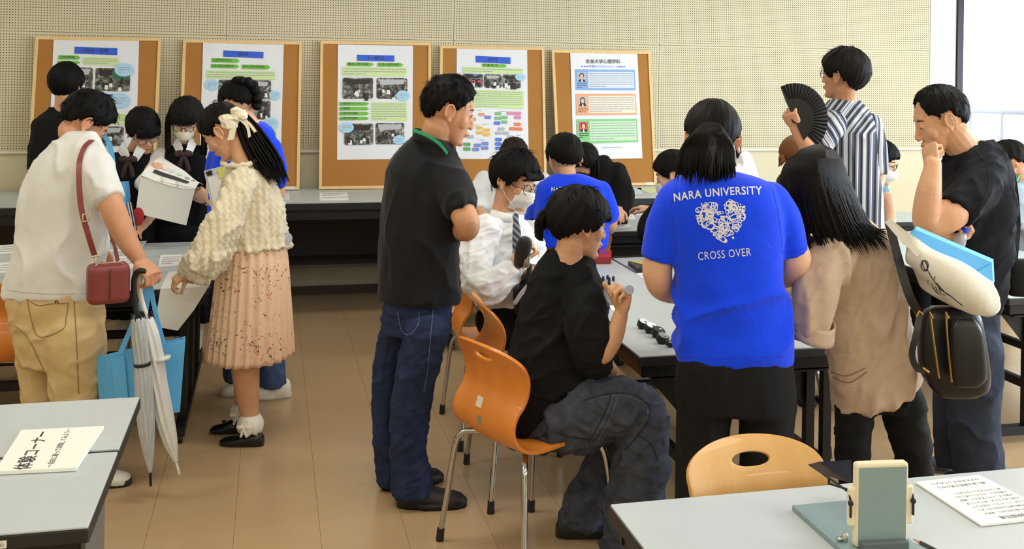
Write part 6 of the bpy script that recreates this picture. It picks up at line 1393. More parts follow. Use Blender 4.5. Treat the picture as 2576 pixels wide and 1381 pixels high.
# poster 5
S = SH[4]; o = S.o; YY = lambda y: (y - 70) / 955
S.text(o, '奈良大学心理学科', .48, YY(162), .036, INK['ink'], bold=.0004); S.text(o, '★★★卒業生からのメッセージ★★★', .48, YY(206), .022, INK['royal'])
for (y0, y1, c1, c2, bgc) in ((232, 416, 'sky', 'paleblue', 'silver'), (448, 638, 'peach', 'palepeach', 'silver'), (672, 883, 'mint', 'palemint', 'red')):
    p = S.elem(o, 'message_panel', [(.06, YY(y0)), (.945, YY(y0)), (.945, YY(y1)), (.06, YY(y1))], INK[c1]); i2 = S.elem(p, 'text_field', [(.245, YY(y0 + 20)), (.925, YY(y0 + 20)), (.925, YY(y1 - 18)), (.245, YY(y1 - 18))], INK[c2], .0020); S.lines(p, .26, YY(y0 + 26), .915, YY(y1 - 24), 7, INK['grey'], .0028, seed=y0)
    yb = YY(y0 + 24); S.elem(p, 'portrait', [(.09, yb), (.22, yb), (.22, yb + .090), (.09, yb + .090)], INK[bgc], .0020)
    mb = MB(); S.poly(mb, [(.10, yb + .09), (.115, yb + .068), (.195, yb + .068), (.21, yb + .09)], .0024, 0); S.poly(mb, [(.155 + .036 * math.cos(a), yb + .034 + .026 * math.sin(a)) for a in np.linspace(0, 2 * PI, 14, endpoint=False)], .0026, 0)
    if c1 == 'peach': S.poly(mb, [(.115, yb + .085), (.12, yb + .03), (.19, yb + .03), (.195, yb + .085)], .0025, 0)
    S.poly(mb, [(.155 + .025 * math.cos(a), yb + .042 + .024 * math.sin(a)) for a in np.linspace(0, 2 * PI, 14, endpoint=False)], .0028, 1); S.poly(mb, [(.143, yb + .09), (.148, yb + .07), (.162, yb + .07), (.167, yb + .09)], .0028, 2); tag(put('portrait_figure', mb, [INK['hair'], INK['skin'], INK['white']], p, smooth=False), kind='stuff')
    S.lines(p, .085, yb + .098, .225, yb + .15, 3, INK['ink'], .0024, seed=y0 + 1)
S.lines(o, .42, YY(915), .92, YY(932), 1, INK['grey'], .0014)
# ================================================================ THINGS CARRIED AND LYING ABOUT
def path_at(pts, d): return np.array([at_d(u, v, d + (r[0] if r else 0)) for u, v, *r in pts])
def strap(name, pts, d, half, m, parent, thick=.0025, side=None):
    Q = spline(path_at(pts, d), 6 * len(pts)); out = []
    for i, q in enumerate(Q):
        T = unit(Q[min(i + 1, len(Q) - 1)] - Q[max(i - 1, 0)]); W = side if side is not None else unit(np.cross(T, FWD)); W = unit(W - T * np.dot(W, T)); out.append([q - W * half, q, q + W * half])
    return sheet(out, thick, name, m, parent)
def px_box(mb, quad, d, t, n=1, mi=0):
    """solid from a pixel quad (front face, per-corner depth) pushed back by t along the view"""
    A = [at_d(u, v, d + (r[0] if r else 0)) for u, v, *r in quad]; B = [a + FWD * t for a in A]; k = len(A)
    mb.add(A + B, [tuple(range(k))[::-1], tuple(range(k, 2 * k))] + [(i, (i + 1) % k, k + (i + 1) % k, k + i) for i in range(k)], mi)

# ---- red-brown crossbody bag
M_red = mat('oxblood_leather', (128, 54, 54), .42, var=.06, bump=.08, bscale=180); M_gold = mat('pale_gold', (206, 190, 160), .3, .9)
cb = thing('crossbody_bag', 'oxblood leather crossbody bag hanging at the hip of the man in white', 'bag', at_d(275, 765, 3.86)); mb = MB()
cB = np.stack([unit(RGT * .80 + FWD * .45), unit(FWD * .80 - RGT * .45), UPV], 1); cc = at_d(272, 709, 3.86)
rbox(mb, cc + UPV * -.004, (.076, .052, .074), .03, cB, n=4); me_ = soft('bag_body', mb, .005, M_red, cb, 6)
mb = MB(); mb.tube([cc + cB @ nv(x, y, z) for x, y, z in ((-.06, -.02, .06), (-.04, -.03, .078), (.04, -.03, .078), (.06, -.02, .06))], .0022, 6); put('zip', mb, M_gold, cb)
mb = MB(); mb.tube([cc + cB @ (nv(.0, -.056, z)) for z in (.06, .0, -.06)], .002, 6); put('seam', mb, mat('oxblood_dark', (96, 38, 40), .5), cb)
st = strap('shoulder_strap', [(232, 352, .05), (212, 372, -.02), (200, 410, -.09), (200, 470, -.13), (206, 530, -.15), (222, 590, -.16), (238, 642, -.15)], 4.0, .011, M_red, cb); strap('shoulder_strap', [(274, 560, .10), (284, 600, .06), (291, 630, -.03), (297, 658, -.10)], 4.0, .009, M_red, cb)
mb = MB()
for v in (540, 558): mb.tube(path_at([(208, v), (224, v - 3)], 3.835), .0026, 6)
mb.tube(path_at([(208, 540), (208, 558)], 3.835), .0026, 6); mb.tube(path_at([(224, 537), (224, 555)], 3.835), .0026, 6); put('buckle', mb, M_gold, st)
mb = MB(); mb.tube(path_at([(240, 645), (240, 660), (245, 668), (252, 660), (258, 655)], 3.83), .003, 8); mb.tube(path_at([(232, 646), (248, 644)], 3.83), .004, 8); put('clasp', mb, M_gold, cb)

# ---- umbrellas
def umbrella(label, handle, body, tip, mh, mc, mt, d, folds_=10, band=None, mband=None):
    um = thing('umbrella', label, 'umbrella', nv(*at_z(body[-1][0], 1215, 0)[:2], 0), 'closed umbrellas held by the man in white')
    mb = MB(); mb.tube(spline(path_at(handle, d), 26), .0105, 12); put('handle', mb, mh, um)
    A = spline(np.array([(*at_d(u, v, d), r * d / F_PX) for u, v, r in body]), 44); rows = []
    T = unit(A[-1][:3] - A[0][:3]); N = unit(np.cross(T, FWD)); B = np.cross(T, N)
    for i, a in enumerate(A):
        f = i / 43; rows.append([a[:3] + (N * math.cos(q) + B * math.sin(q)) * a[3] * (1 + .13 * math.sin(q * folds_ + f * 9) * min(1, 4 * f) * (1.2 - f)) for q in np.linspace(0, 2 * PI, 80, endpoint=False)])
    mb = MB(); mb.grid(rows, closed_v=True, cap=True); put('canopy', mb, mc, um)
    mb = MB(); mb.tube(path_at(tip, d), [.0055, .0048], 10); put('tip', mb, mt, um)
    if band:
        u, v, r = band; c = at_d(u, v, d); mb = MB(); mb.tube([c - T * .006, c + T * .006], r * d / F_PX, 24, round0=False, round1=False); put('band', mb, mband, um)
    for k in range(8):
        q = 2 * PI * k / 8; a = A[0][:3] + (N * math.cos(q) + B * math.sin(q)) * A[0][3] * .9; mb = MB(); mb.tube([a - T * .018, a + T * .008], .0035, 6); put('rib_end', mb, mt if mt is not M_wht else M_rubber, um)
    return um
M_wht = mat('white_plastic', (228, 228, 226), .35); M_clear = mat('clear_vinyl', (196, 202, 206), .18, var=.15, vscale=30, stretch=(4, 4, .5), alpha=.82, spec=.6); M_vin = mat('milky_vinyl', (218, 220, 220), .28, var=.06, vscale=24, stretch=(4, 4, .5), spec=.6)
umbrella('clear vinyl umbrella with black crook handle and black tip', [(346, 796), (341, 770), (337, 735), (338, 700), (348, 682), (362, 682)], [(347, 800, 17), (351, 840, 19), (357, 905, 17), (361, 960, 20), (367, 1060, 20), (373, 1130, 14), (377, 1172, 7), (378, 1188, 4)], [(378, 1186), (379, 1221)], M_rubber, M_clear, M_rubber, 3.90, 11, (358, 916, 20.5), M_rubber)
umbrella('milky white umbrella with white crook handle and white tip', [(370, 800), (360, 770), (352, 735), (351, 705), (360, 686), (376, 690)], [(370, 800, 15), (378, 840, 20), (388, 900, 22), (398, 960, 20), (414, 1050, 21), (428, 1110, 17), (439, 1150, 8), (443, 1162, 5)], [(442, 1158), (451, 1192)], M_wht, M_vin, M_wht, 3.945, 9, (408, 902, 21), M_vin)

# ---- blue paper bag held by the man
M_bluep = mat('blue_paper', (98, 184, 246), .55, var=.04, vscale=8)
pb = thing('paper_bag', 'light blue paper bag held with the umbrellas by the man in white', 'paper bag', at_d(350, 1050, 4.03))
def slabq(name, quad, d, m, parent, t=.0012):
    mb = MB(); px_box(mb, quad, d, t); return put(name, mb, m, parent, smooth=False)
slabq('front_panel', [(240, 897), (300, 884), (410, 862), (466, 852), (452, 1036), (400, 1042), (320, 1052), (254, 1060)], 4.02, M_bluep, pb); slabq('back_panel', [(262, 893), (330, 876), (466, 846), (466, 850), (452, 1030), (262, 1058)], 4.12, M_bluep, pb)
for (a, b, c, e) in (((240, 897), (262, 893), (262, 1058), (254, 1060)), ((466, 852), (466, 846), (452, 1030), (452, 1036))):
    mb = MB(); q = [at_d(*a, 4.02), at_d(*b, 4.12), at_d(*c, 4.12), at_d(*e, 4.02)]; mid1, mid2 = (q[0] + q[1]) / 2 + RGT * (.02 if a[0] < 300 else -.02), (q[2] + q[3]) / 2 + RGT * (.012 if a[0] < 300 else -.012); mb.add([q[0], mid1, q[1], q[3], mid2, q[2]], [(0, 1, 4, 3), (1, 2, 5, 4)]); o_ = put('gusset', mb, M_bluep, pb, smooth=False); md = o_.modifiers.new('s', 'SOLIDIFY'); md.thickness = .001
mb = MB(); q = [at_d(254, 1060, 4.02), at_d(452, 1036, 4.02), at_d(452, 1030, 4.12), at_d(262, 1058, 4.12)]; mb.add(q, [(0, 1, 2, 3)]); o_ = put('bottom_panel', mb, M_bluep, pb, smooth=False); md = o_.modifiers.new('s', 'SOLIDIFY'); md.thickness = .001
slabq('fold_flap', [(278, 902), (312, 892), (322, 1000), (306, 1046), (296, 1050)], 4.012, M_bluep, pb, .0015)
strap('handle', [(372, 712), (352, 770), (328, 830), (302, 890)], 4.0, .010, M_bluep, pb); strap('handle', [(378, 712), (386, 760), (398, 812), (412, 866)], 4.0, .009, M_bluep, pb); strap('handle', [(376, 716), (365, 800), (352, 880)], 4.07, .009, M_bluep, pb)

# ---- sheets and papers
M_sheet = mat('white_paper', (236, 236, 230), .6, var=.01)
def paper(label, quad, z, m=None, t=.0008, text=None, group='papers on the tables'):
    q = [at_z(u, v, z) for u, v in quad]; mb = MB(); A = [nv(p[0], p[1], z) for p in q]; B = [a + UPV * t for a in A]; mb.add(A + B, [(3, 2, 1, 0), (4, 5, 6, 7), (0, 1, 5, 4), (1, 2, 6, 5), (2, 3, 7, 6), (3, 0, 4, 7)]); o = put('paper_sheet', mb, m or M_sheet, smooth=False); tag(o, label, 'paper', group)
    if text:
        S = Sheet.__new__(Sheet); S.tl, S.tr, S.br, S.bl = [b.copy() for b in B]; S.n = UPV; S.w = np.linalg.norm(S.tr - S.tl); S.h = np.linalg.norm(S.bl - S.tl); S.lines(o, .1, .12, .9, .85, text, INK['grey'], .0006, seed=int(quad[0][0]))
    return o
T0 = TAB_Z + .0008
paper('white paper at the left edge beyond the man in white', ((0, 617), (52, 614), (48, 636), (-10, 640)), T0, text=3); paper('white paper on the far left table beside the leather bag strap', ((262, 609), (370, 606), (352, 630), (248, 634)), T0, text=4)
paper('white paper at the left edge on the middle row', ((0, 662), (42, 660), (34, 684), (-10, 688)), T0, text=3); paper('white paper pile under the outstretched forearm', ((265, 648), (352, 642), (362, 672), (258, 684)), T0, text=4)
paper('white paper left of the girl with the ribbon', ((404, 642), (462, 640), (454, 668), (398, 672)), T0, text=4); paper('white paper at the cuff of the cream cardigan', ((470, 672), (535, 668), (535, 690), (462, 700)), T0)
rows = [[at_z(*a, T0), at_z(*b, T0)] for a, b in (((424, 684), (536, 676)), ((416, 700), (530, 700)))] ; e0, e1 = at_Y(404, 716, 4.7135), at_Y(524, 722, 4.7135); rows += [[nv(e0[0], 4.7135, T0), nv(e1[0], 4.7135, T0)], [at_Y(396, 775, 4.707), at_Y(488, 780, 4.707)], [at_Y(393, 822, 4.700), at_Y(447, 832, 4.700)]]
tag(sheet(rows, .0006, 'poster_sheet', M_sheet, smooth=False), 'large white sheet hanging over the edge of the left table', 'paper', 'papers on the tables')
paper('white paper under the hand of the woman in the black sweater', ((1545, 541), (1592, 538), (1600, 552), (1538, 553)), T0, text=3); paper('white paper beside the seated person in blue', ((1545, 558), (1575, 556), (1590, 572), (1542, 574)), T0, text=3); paper('white paper with a pen on the far table', ((1590, 528), (1634, 527), (1640, 540), (1600, 541)), T0)
paper('white paper on the middle table by the black box', ((1598, 688), (1650, 686), (1650, 708), (1632, 710)), T0, text=3); paper('white paper on the table under the clear bottle', ((1522, 757), (1560, 752), (1560, 778), (1540, 782)), T0); paper('white paper beside the hand of the woman in beige', ((1968, 752), (2002, 770), (1990, 788), (1966, 786)), T0)
paper('white booklet on the counter left of the standing man', ((804, 486), (872, 485), (876, 494), (804, 497)), .8012, text=2, t=.004); paper('white booklet on the counter in front of the other booklet', ((804, 500), (876, 498), (876, 503), (804, 505)), .8012, t=.004)
paper('pale blue paper on the counter below the message poster', ((1565, 474), (1612, 472), (1618, 487), (1570, 490)), .8012, mat('paper_blue', (196, 214, 222), .6)); paper('pale green paper fan on the counter below the message poster', ((1600, 473), (1662, 470), (1672, 482), (1632, 486)), .8012, mat('paper_green', (206, 222, 176), .6))
mb = MB(); px_box(mb, [(714, 487), (726, 486), (726, 505), (714, 507)], 6.75, .02); tag(put('tape_dispenser', mb, M_wht, smooth=False), 'small white box on the counter behind the lace cardigan', 'box')

# ---- signs on foam board
def foam(label, quad, z, th):
    q = [at_z(u, v, z) for u, v in quad]; A = [nv(p[0], p[1], T0 + .0006) for p in q]; B = [nv(p[0], p[1], T0 + th) for p in q]; mb = MB(); mb.add(A + B, [(3, 2, 1, 0), (4, 5, 6, 7), (0, 1, 5, 4), (1, 2, 6, 5), (2, 3, 7, 6), (3, 0, 4, 7)]); o = put('foam_sign', mb, mat('foam_board', (238, 238, 230), .6), smooth=False); tag(o, label, 'sign'); return o, B
o, B = foam('white foam board sign with Japanese lettering on the left foreground table', ((54, 1083), (262, 1073), (192, 1178), (-14, 1188)), TAB_Z + .008, .009)
tx = unit(B[0] - B[3]); ty = unit(B[0] - B[1]); M2 = np.stack([tx, ty, UPV], 1); M_ink = mat('sign_ink', (44, 44, 46), .7)
def on(B, x, y): return (B[3] * (1 - x) + B[2] * x) * (1 - y) + (B[0] * (1 - x) + B[1] * x) * y + UPV * .0006
mb = MB(); add_text(mb, '体験コーナー', .044, M2, on(B, .32, .47), bold=.0004, sx=1.0); put('lettering', mb, M_ink, o, smooth=False)
mb = MB(); add_text(mb, '～自由に触って体験してみよう～', .018, M2, on(B, .62, .50), bold=.0, sx=1.0); put('lettering', mb, M_ink, o, smooth=False)
o, B = foam('white foam board instruction sheet on the right foreground table', ((2303, 1214), (2463, 1196), (2668, 1300), (2468, 1322)), TAB_Z + .004, .005)
tx = unit(B[0] - B[1]); ty = unit(B[3] - B[0]); M2 = np.stack([tx, -np.cross(tx, UPV) if np.dot(-np.cross(tx, UPV), ty) > 0 else np.cross(tx, UPV), UPV], 1)
def on2(x, y): return (B[1] * (1 - x) + B[0] * x) * (1 - y) + (B[2] * (1 - x) + B[3] * x) * y + UPV * .0006     # x along reading, y toward the viewer
def sline(txt, y, size, x=.08, bold=0.0):
    mb = MB(); add_text(mb, txt, size, M2, on2(x, y), 'LEFT', bold); put('lettering', mb, M_ink, o, smooth=False)
sline('鏡映描写器', .90, .016, .30, .0)
for k, tx_ in enumerate(('鏡に映った像を見ながら、星形の', '図形の線の間をはみ出さないよう', 'になぞってください。左右や上下', 'が逆に見えるため、思うように手', 'を動かすことができません。練習', 'を重ねると、だんだん上手になり', '速くなぞれるようになります。')): sline(tx_, .79 - .075 * k, .0098, .07)
sline('鏡に映る図形を見ながら', .18, .0125, .12); sline('なぞれるかやってみよう', .09, .0125, .12)

# ---- mirror drawing stand
ms = thing('mirror_drawing_stand', 'grey viewing stand with cream frame and black shield on the right foreground table', 'stand', at_z(2200, 1372, TAB_Z)); M_gp = mat('grey_panel', (126, 148, 150), .5, var=.03); M_cream = mat('cream_plastic', (226, 216, 186), .45); M_dkg = mat('dark_grey_panel', (84, 96, 98), .5)
mb = MB(); q = [at_z(u, v, TAB_Z + .012) for u, v in ((1993, 1271), (2168, 1255), (2330, 1392), (2140, 1402))]; A = [nv(p[0], p[1], TAB_Z + .001) for p in q]; C_ = [nv(p[0], p[1], TAB_Z + .012) for p in q]; mb.add(A + C_, [(3, 2, 1, 0), (4, 5, 6, 7), (0, 1, 5, 4), (1, 2, 6, 5), (2, 3, 7, 6), (3, 0, 4, 7)]); put('base_board', mb, M_gp, ms, smooth=False)
b0 = at_z(2146, 1374, TAB_Z + .012); b1 = at_z(2278, 1368, TAB_Z + .012); ex = unit(nv(b1[0] - b0[0], b1[1] - b0[1], 0)); en = np.cross(ex, UPV); Mst_ = np.stack([ex, -en, UPV], 1); Wd = np.linalg.norm(b1 - b0); Hh = .176; cc = (b0 + b1) / 2 + UPV * Hh / 2
mb = MB(); rbox(mb, nv(0, 0, 0), (Wd / 2, Hh / 2, .010), .008, n=4); V = mb.verts(); mb.v = [np.array([cc + ex * p[0] + UPV * p[1] - en * p[2] for p in V])]; put('panel_frame', mb, M_cream, ms, smooth=False)
sgn = -1 if np.dot(en, CAM - cc) < 0 else 1
mb = MB(); mb.box(cc + en * sgn * .0105 + UPV * -.003, (Wd / 2 - .006, .001, Hh / 2 - .006), Mst_); put('panel_face', mb, M_gp, ms, smooth=False)
mb = MB(); rbox(mb, cc + en * sgn * .020 - UPV * (Hh / 2 - .009), (Wd / 2 - .006, .009, .009), .004, Mst_); put('ledge', mb, M_dkg, ms, smooth=False)
for q in (-1, 1):
    c2 = cc + ex * q * (Wd / 2 + .004) - UPV * .004; mb = MB(); rbox(mb, c2, (.010, .007, .040), .006, Mst_); cl = put('side_clamp', mb, M_cream, ms, smooth=False)
    mb = MB(); w0 = c2 + ex * q * .007 + en * sgn * .009; mb.tube([w0 - UPV * .018, w0 + UPV * .012, w0 + UPV * .034 - en * sgn * .01, w0 + UPV * .036 - en * sgn * .04 - ex * (.03 if q < 0 else 0)], .0026, 8); mb.ell(w0 + UPV * .010, .006); put('wire_hook', mb, M_rubber, cl)
mb = MB(); px_box(mb, [(2033, 1170, .12), (2060, 1163, .14), (2142, 1158, .10), (2142, 1216, .02), (2066, 1192, .06)], 2.20, .003); put('black_shield', mb, mat('black_gloss', (16, 15, 18), .25), ms, smooth=False)
mb = MB(); mb.tube(path_at([(2070, 1192, .06), (2100, 1212, .03), (2138, 1240, .0)], 2.195), .0026, 8); put('shield_arm', mb, M_rubber, ms)
mb = MB(); sc_ = at_z(2126, 1362, TAB_Z + .012); mb.tube([sc_, sc_ + UPV * .012], .007, 10); mb.box(sc_ + UPV * .006 - ex * .008, (.010, .004, .003), Mst_); put('thumb_screw', mb, M_chrome, ms)
a, b = at_z(2298, 1356, TAB_Z + .005), at_z(2400, 1408, TAB_Z + .005); pe = thing('pencil', 'black pencil lying by the viewing stand', 'pencil', a); D_ = unit(b - a)
mb = MB(); mb.tube([a + D_ * .018, b], .0042, 6, round0=False, round1=False); put('pencil_barrel', mb, mat('pencil_black', (26, 26, 30), .35), pe, smooth=False); mb = MB(); mb.tube([a + D_ * .004, a + D_ * .018], [.0012, .0042], 8, round0=False, round1=False); put('sharpened_wood', mb, mat('pencil_wood', (206, 164, 120), .6), pe); mb = MB(); mb.tube([a, a + D_ * .005], [.0004, .0013], 6); put('lead', mb, M_rubber, pe)

# ---- items on the middle table
def tbox(name, label, quad, h, mats, cat='box', z=TAB_Z):
    q = [at_z(u, v, z) for u, v in quad]; A = [nv(p[0], p[1], z + .0005) for p in q]; B = [a + UPV * h for a in A]; mb = MB(); mb.add(A + B, [(3, 2, 1, 0), (0, 1, 5, 4), (1, 2, 6, 5), (2, 3, 7, 6), (3, 0, 4, 7)], 0); mb.add(B, [(0, 1, 2, 3)], 1); o = put(name, mb, mats, smooth=False); tag(o, label, cat); return o, B
o, B = tbox('game_box', 'small red box lying on the far end of the middle table', ((1497, 648), (1538, 646), (1537, 664), (1486, 665)), .035, [mat('red_dark', (132, 34, 36), .4), mat('red_box', (206, 40, 38), .4)])
mb = MB(); c_ = (B[0] + B[1] + B[2] + B[3]) / 4; mb.box(c_ + UPV * .012, (.022, .02, .012)); put('box_insert', mb, mat('purple_card', (132, 60, 128), .5), o, smooth=False)
o, B = tbox('puzzle_box', 'flat black box with yellow lid beside the blue sleeve', ((1580, 668), (1640, 666), (1668, 684), (1604, 686)), .022, [mat('box_black', (28, 24, 24), .4), mat('box_lid', (40, 34, 30), .4)])
mb = MB(); mb.add([B[0] * .95 + B[1] * .05 + UPV * .0006, B[1] * .8 + B[0] * .2 + UPV * .0006, B[2] * .7 + B[3] * .3 + UPV * .0006], [(0, 2, 1)]); put('lid_print', mb, mat('box_yellow', (206, 178, 84), .4), o, smooth=False)
M_silver = mat('silver_plastic', (150, 152, 154), .25, .6); M_smoke = mat('smoke_glass', (44, 46, 50), .12, spec=.7)
for (u, v, ru, m1, lb) in ((1618, 816, 15, M_silver, 'grey lens disc at the far end of the lens row'), (1637, 827, 16, mat('clear_lens', (190, 194, 196), .12, alpha=.85), 'clear lens disc second in the lens row'), (1655, 838, 17, M_rubber, 'black lens disc third in the lens row'), (1667, 853, 16, M_smoke, 'smoky lens disc fourth in the lens row')):
    c = at_z(u, v + 10, TAB_Z); r = ru * depth(c) / F_PX; L = thing('lens_disc', lb, 'lens', c, 'lenses in a row'); ax = unit(-FWD * .25 + UPV * .9 + RGT * .25)
    mb = MB(); cc = c + UPV * r * .75; mb.tube([cc - ax * .011, cc + ax * .011], r, 26, round0=False, round1=False); mb.tube([nv(c[0], c[1], TAB_Z), cc], [r * .8, r * .7], 20, round0=False, round1=False); put('barrel', mb, M_rubber, L, sharp=40)
    mb = MB(); mb.tube([cc + ax * .011, cc + ax * .013], r * .86, 26, round0=False, round1=False); put('lens_face', mb, m1, L, sharp=40); mb = MB(); mb.box(cc + ax * .0135 + RGT * r * .2, (r * .2, r * .12, .0006), np.stack([RGT, np.cross(ax, RGT), ax], 1)); put('lens_mark', mb, M_wht, L, smooth=False)
c = at_z(1685, 873, TAB_Z); cp = thing('lens_clip', 'small black clip at the near end of the lens row', 'clip', c); mb = MB(); rbox(mb, c + UPV * .014, (.014, .009, .009), .003); rbox(mb, c + RGT * .004 + UPV * .006, (.007, .006, .006), .002); put('clip_body', mb, M_rubber, cp, smooth=False); mb = MB(); mb.box(c + UPV * .020 - FWD * .0095, (.006, .0006, .002)); put('clip_mark', mb, M_wht, cp, smooth=False)
c = at_z(1530, 714, TAB_Z); cp = thing('lens_holder', 'black and clear lens parts beyond the clear bottle', 'lens holder', c); mb = MB(); mb.tube([c, c + UPV * .016], .026, 20, round0=False, round1=False); put('tray', mb, mat('clear_lens', (190, 194, 196), .12), cp, sharp=40)
for k in range(4):
    mb = MB(); q = c + RGT * (.024 * math.cos(k * 1.6)) + FWD * .024 * math.sin(k * 1.6); mb.tube([q + UPV * .002, q + UPV * .030], .007, 8); put('knob', mb, M_rubber, cp)
# bottle in the seated person's hand
bt = thing('plastic_bottle', 'clear plastic bottle gripped by the seated person in black', 'bottle', at_d(1560, 735, 3.40)); M_pet = mat('clear_pet', (204, 214, 236), .08, alpha=.55, spec=.7)
A = spline(np.array([(*at_d(1516, 752, 3.52), .027), (*at_d(1530, 748, 3.49), .029), (*at_d(1556, 740, 3.43), .027), (*at_d(1572, 734, 3.395), .018), (*at_d(1578, 731, 3.375), .013)]), 24); mb = MB(); mb.tube(A[:, :3], A[:, 3] * (1 + .05 * np.sin(np.arange(24) * 1.8)), 24, round0=False, round1=False); put('bottle_body', mb, M_pet, bt)
mb = MB(); mb.tube([at_d(1579, 731, 3.372), at_d(1584, 729, 3.352)], .0155, 20, round0=False, round1=False); put('cap', mb, mat('cap_grey', (176, 182, 206), .35), bt, sharp=40)
# device in the masked student's hands
dv = thing('black_viewer', 'black hand-held viewer in the hand of the masked student', 'viewer', at_d(1312, 660, 4.46)); mb = MB(); D0 = unit(at_d(1322, 606, 4.42) - at_d(1304, 664, 4.46)); mb.tube([at_d(1306, 662, 4.45), at_d(1314, 632, 4.44), at_d(1320, 612, 4.43)], [.024, .036, .034], 20, flat=(FWD, .45)); put('viewer_body', mb, mat('viewer_black', (36, 37, 40), .45), dv)
mb = MB(); mb.tube(path_at([(1322, 662), (1334, 668), (1330, 690), (1318, 700)], 4.46), .012, 10); put('viewer_arm', mb, M_rubber, dv)
for k in range(3):
    mb = MB(); mb.tube(path_at([(1322 + 5 * k, 648), (1318 + 5 * k, 672)], 4.44), .005, 8); put('metal_pin', mb, M_chrome, dv)
bg_ = thing('black_bag', 'black bag on the lap of the masked student', 'bag', at_d(1312, 740, 4.42)); mb = MB(); px_box(mb, [(1290, 742), (1316, 712), (1338, 690), (1348, 760), (1330, 800), (1296, 790)], 4.46, .10); put('bag_body', mb, M_black, bg_, smooth=False); mb = MB(); mb.tube(path_at([(1296, 762), (1310, 740), (1340, 705)], 4.45), .010, 8, flat=(FWD, .3)); put('bag_strap', mb, mat('webbing_grey', (170, 174, 186), .7), bg_)

# ---- binder and clipboard
bi = thing('ring_binder', 'open white ring binder of prints held by the masked girl', 'binder', at_d(415, 560, 5.5)); d_ = 5.50
slabq('back_board', [(353, 445), (491, 473), (468, 567), (341, 536)], d_, M_sheet, bi, .004)
rows = []
for f in np.linspace(0, 1, 9):
    a = nv(355 + (404 - 355) * f - 6 * math.sin(f * PI), 441 + (393 - 441) * f); b = nv(492 + (512 - 492) * f, 474 + (466 - 474) * f - 10 * math.sin(f * PI)); m_ = (a + b) / 2 + nv(6, 10 * (1 - f) - 12 * f * 0)
    rows.append([at_d(*a, d_ - .005 + .20 * f), at_d(*(a * .5 + m_ * .5 + nv(4, 3)), d_ - .008 + .18 * f), at_d(*m_, d_ - .01 + .16 * f), at_d(*(b * .5 + m_ * .5 + nv(2, 4)), d_ - .008 + .14 * f), at_d(*b, d_ - .005 + .12 * f)])
lf = sheet(rows, .0012, 'turned_page', M_sheet, bi); R9 = np.array(rows)
def on_page(x, y, l=-.004):
    i, j = y * 8, x * 4; i0, j0 = min(int(i), 7), min(int(j), 3); fi, fj = i - i0, j - j0; return (R9[i0, j0] * (1 - fi) + R9[i0 + 1, j0] * fi) * (1 - fj) + (R9[i0, j0 + 1] * (1 - fi) + R9[i0 + 1, j0 + 1] * fi) * fj + FWD * l + UPV * .003
mb = MB(); mb.grid([[on_page(x, y) for x in np.linspace(.12, .78, 9)] for y in (.30, .46)]); put('black_caption', mb, INK['ink'], lf)
for k, (x, cn) in enumerate(((.22, 'palepeach'), (.36, 'paleblue'), (.52, 'palemint'), (.68, 'silver'), (.82, 'silver'))):
    mb = MB(); mb.add([on_page(x + .045 * math.cos(a), .70 + .10 * math.sin(a)) for a in np.linspace(0, 2 * PI, 12, endpoint=False)], [tuple(range(12))]); put('printed_picture', mb, INK[cn], lf, smooth=False)
for u, v in ((408, 452), (446, 462)):
    mb = MB(); mb.tube([at_d(u + 3 * math.cos(a), v + 7 * math.sin(a), d_ - .006) for a in np.linspace(0, 2 * PI, 12, endpoint=False)], .0016, 6, closed=True); put('ring', mb, M_chrome, bi)
cpb = thing('clipboard', 'white clipboard with sheets held by the person with the bun', 'clipboard', at_d(545, 520, 4.98)); slabq('board', [(513, 430), (580, 412), (600, 520), (534, 528)], 5.0, mat('clipboard_white', (216, 220, 226), .4), cpb, .004); slabq('clip', [(517, 433), (531, 428), (534, 440), (522, 443)], 4.992, M_rubber, cpb, .006); pg = slabq('page', [(522, 446), (582, 430), (592, 515), (538, 522)], 4.994, M_sheet, cpb, .001)
mb = MB(); px_box(mb, [(548, 424), (592, 408), (596, 440), (552, 450)], 4.988, .001); put('yellow_note', mb, mat('note_yellow', (212, 220, 110), .6), cpb, smooth=False)

# ---- the glasses girl's blue bag, red pouch and charms
bb = thing('blue_tote', 'light blue tote on the shoulder of the bending uniformed girl', 'bag', at_d(290, 600, 5.62)); strap('strap', [(262, 342, .10), (272, 356, .0), (280, 385, -.04), (286, 430, -.06), (296, 470, -.08)], 5.64, .016, M_bluep, bb); slabq('tote_body', [(268, 462), (314, 458), (318, 500), (308, 600), (262, 604)], 5.56, M_bluep, bb, .06)
rp = thing('red_pouch', 'small red pouch with cords hanging between the uniformed girls', 'pouch', at_d(345, 572, 5.45)); mb = MB(); mb.ell(at_d(348, 545, 5.50), (.032, .02, .05), B3, 16, 12); put('pouch_body', mb, mat('red_cloth', (172, 30, 40), .7), rp)
for k in range(4):
    mb = MB(); mb.tube(path_at([(322 + 3 * k, 510), (326 + 3 * k, 530), (332 + 4 * k, 560 + 6 * k)], 5.44 + .004 * k), .0035, 6); put('cord', mb, mat('cord_dark', (50, 46, 54), .7) if k % 2 else mat('cord_pale', (206, 200, 200), .7), rp)

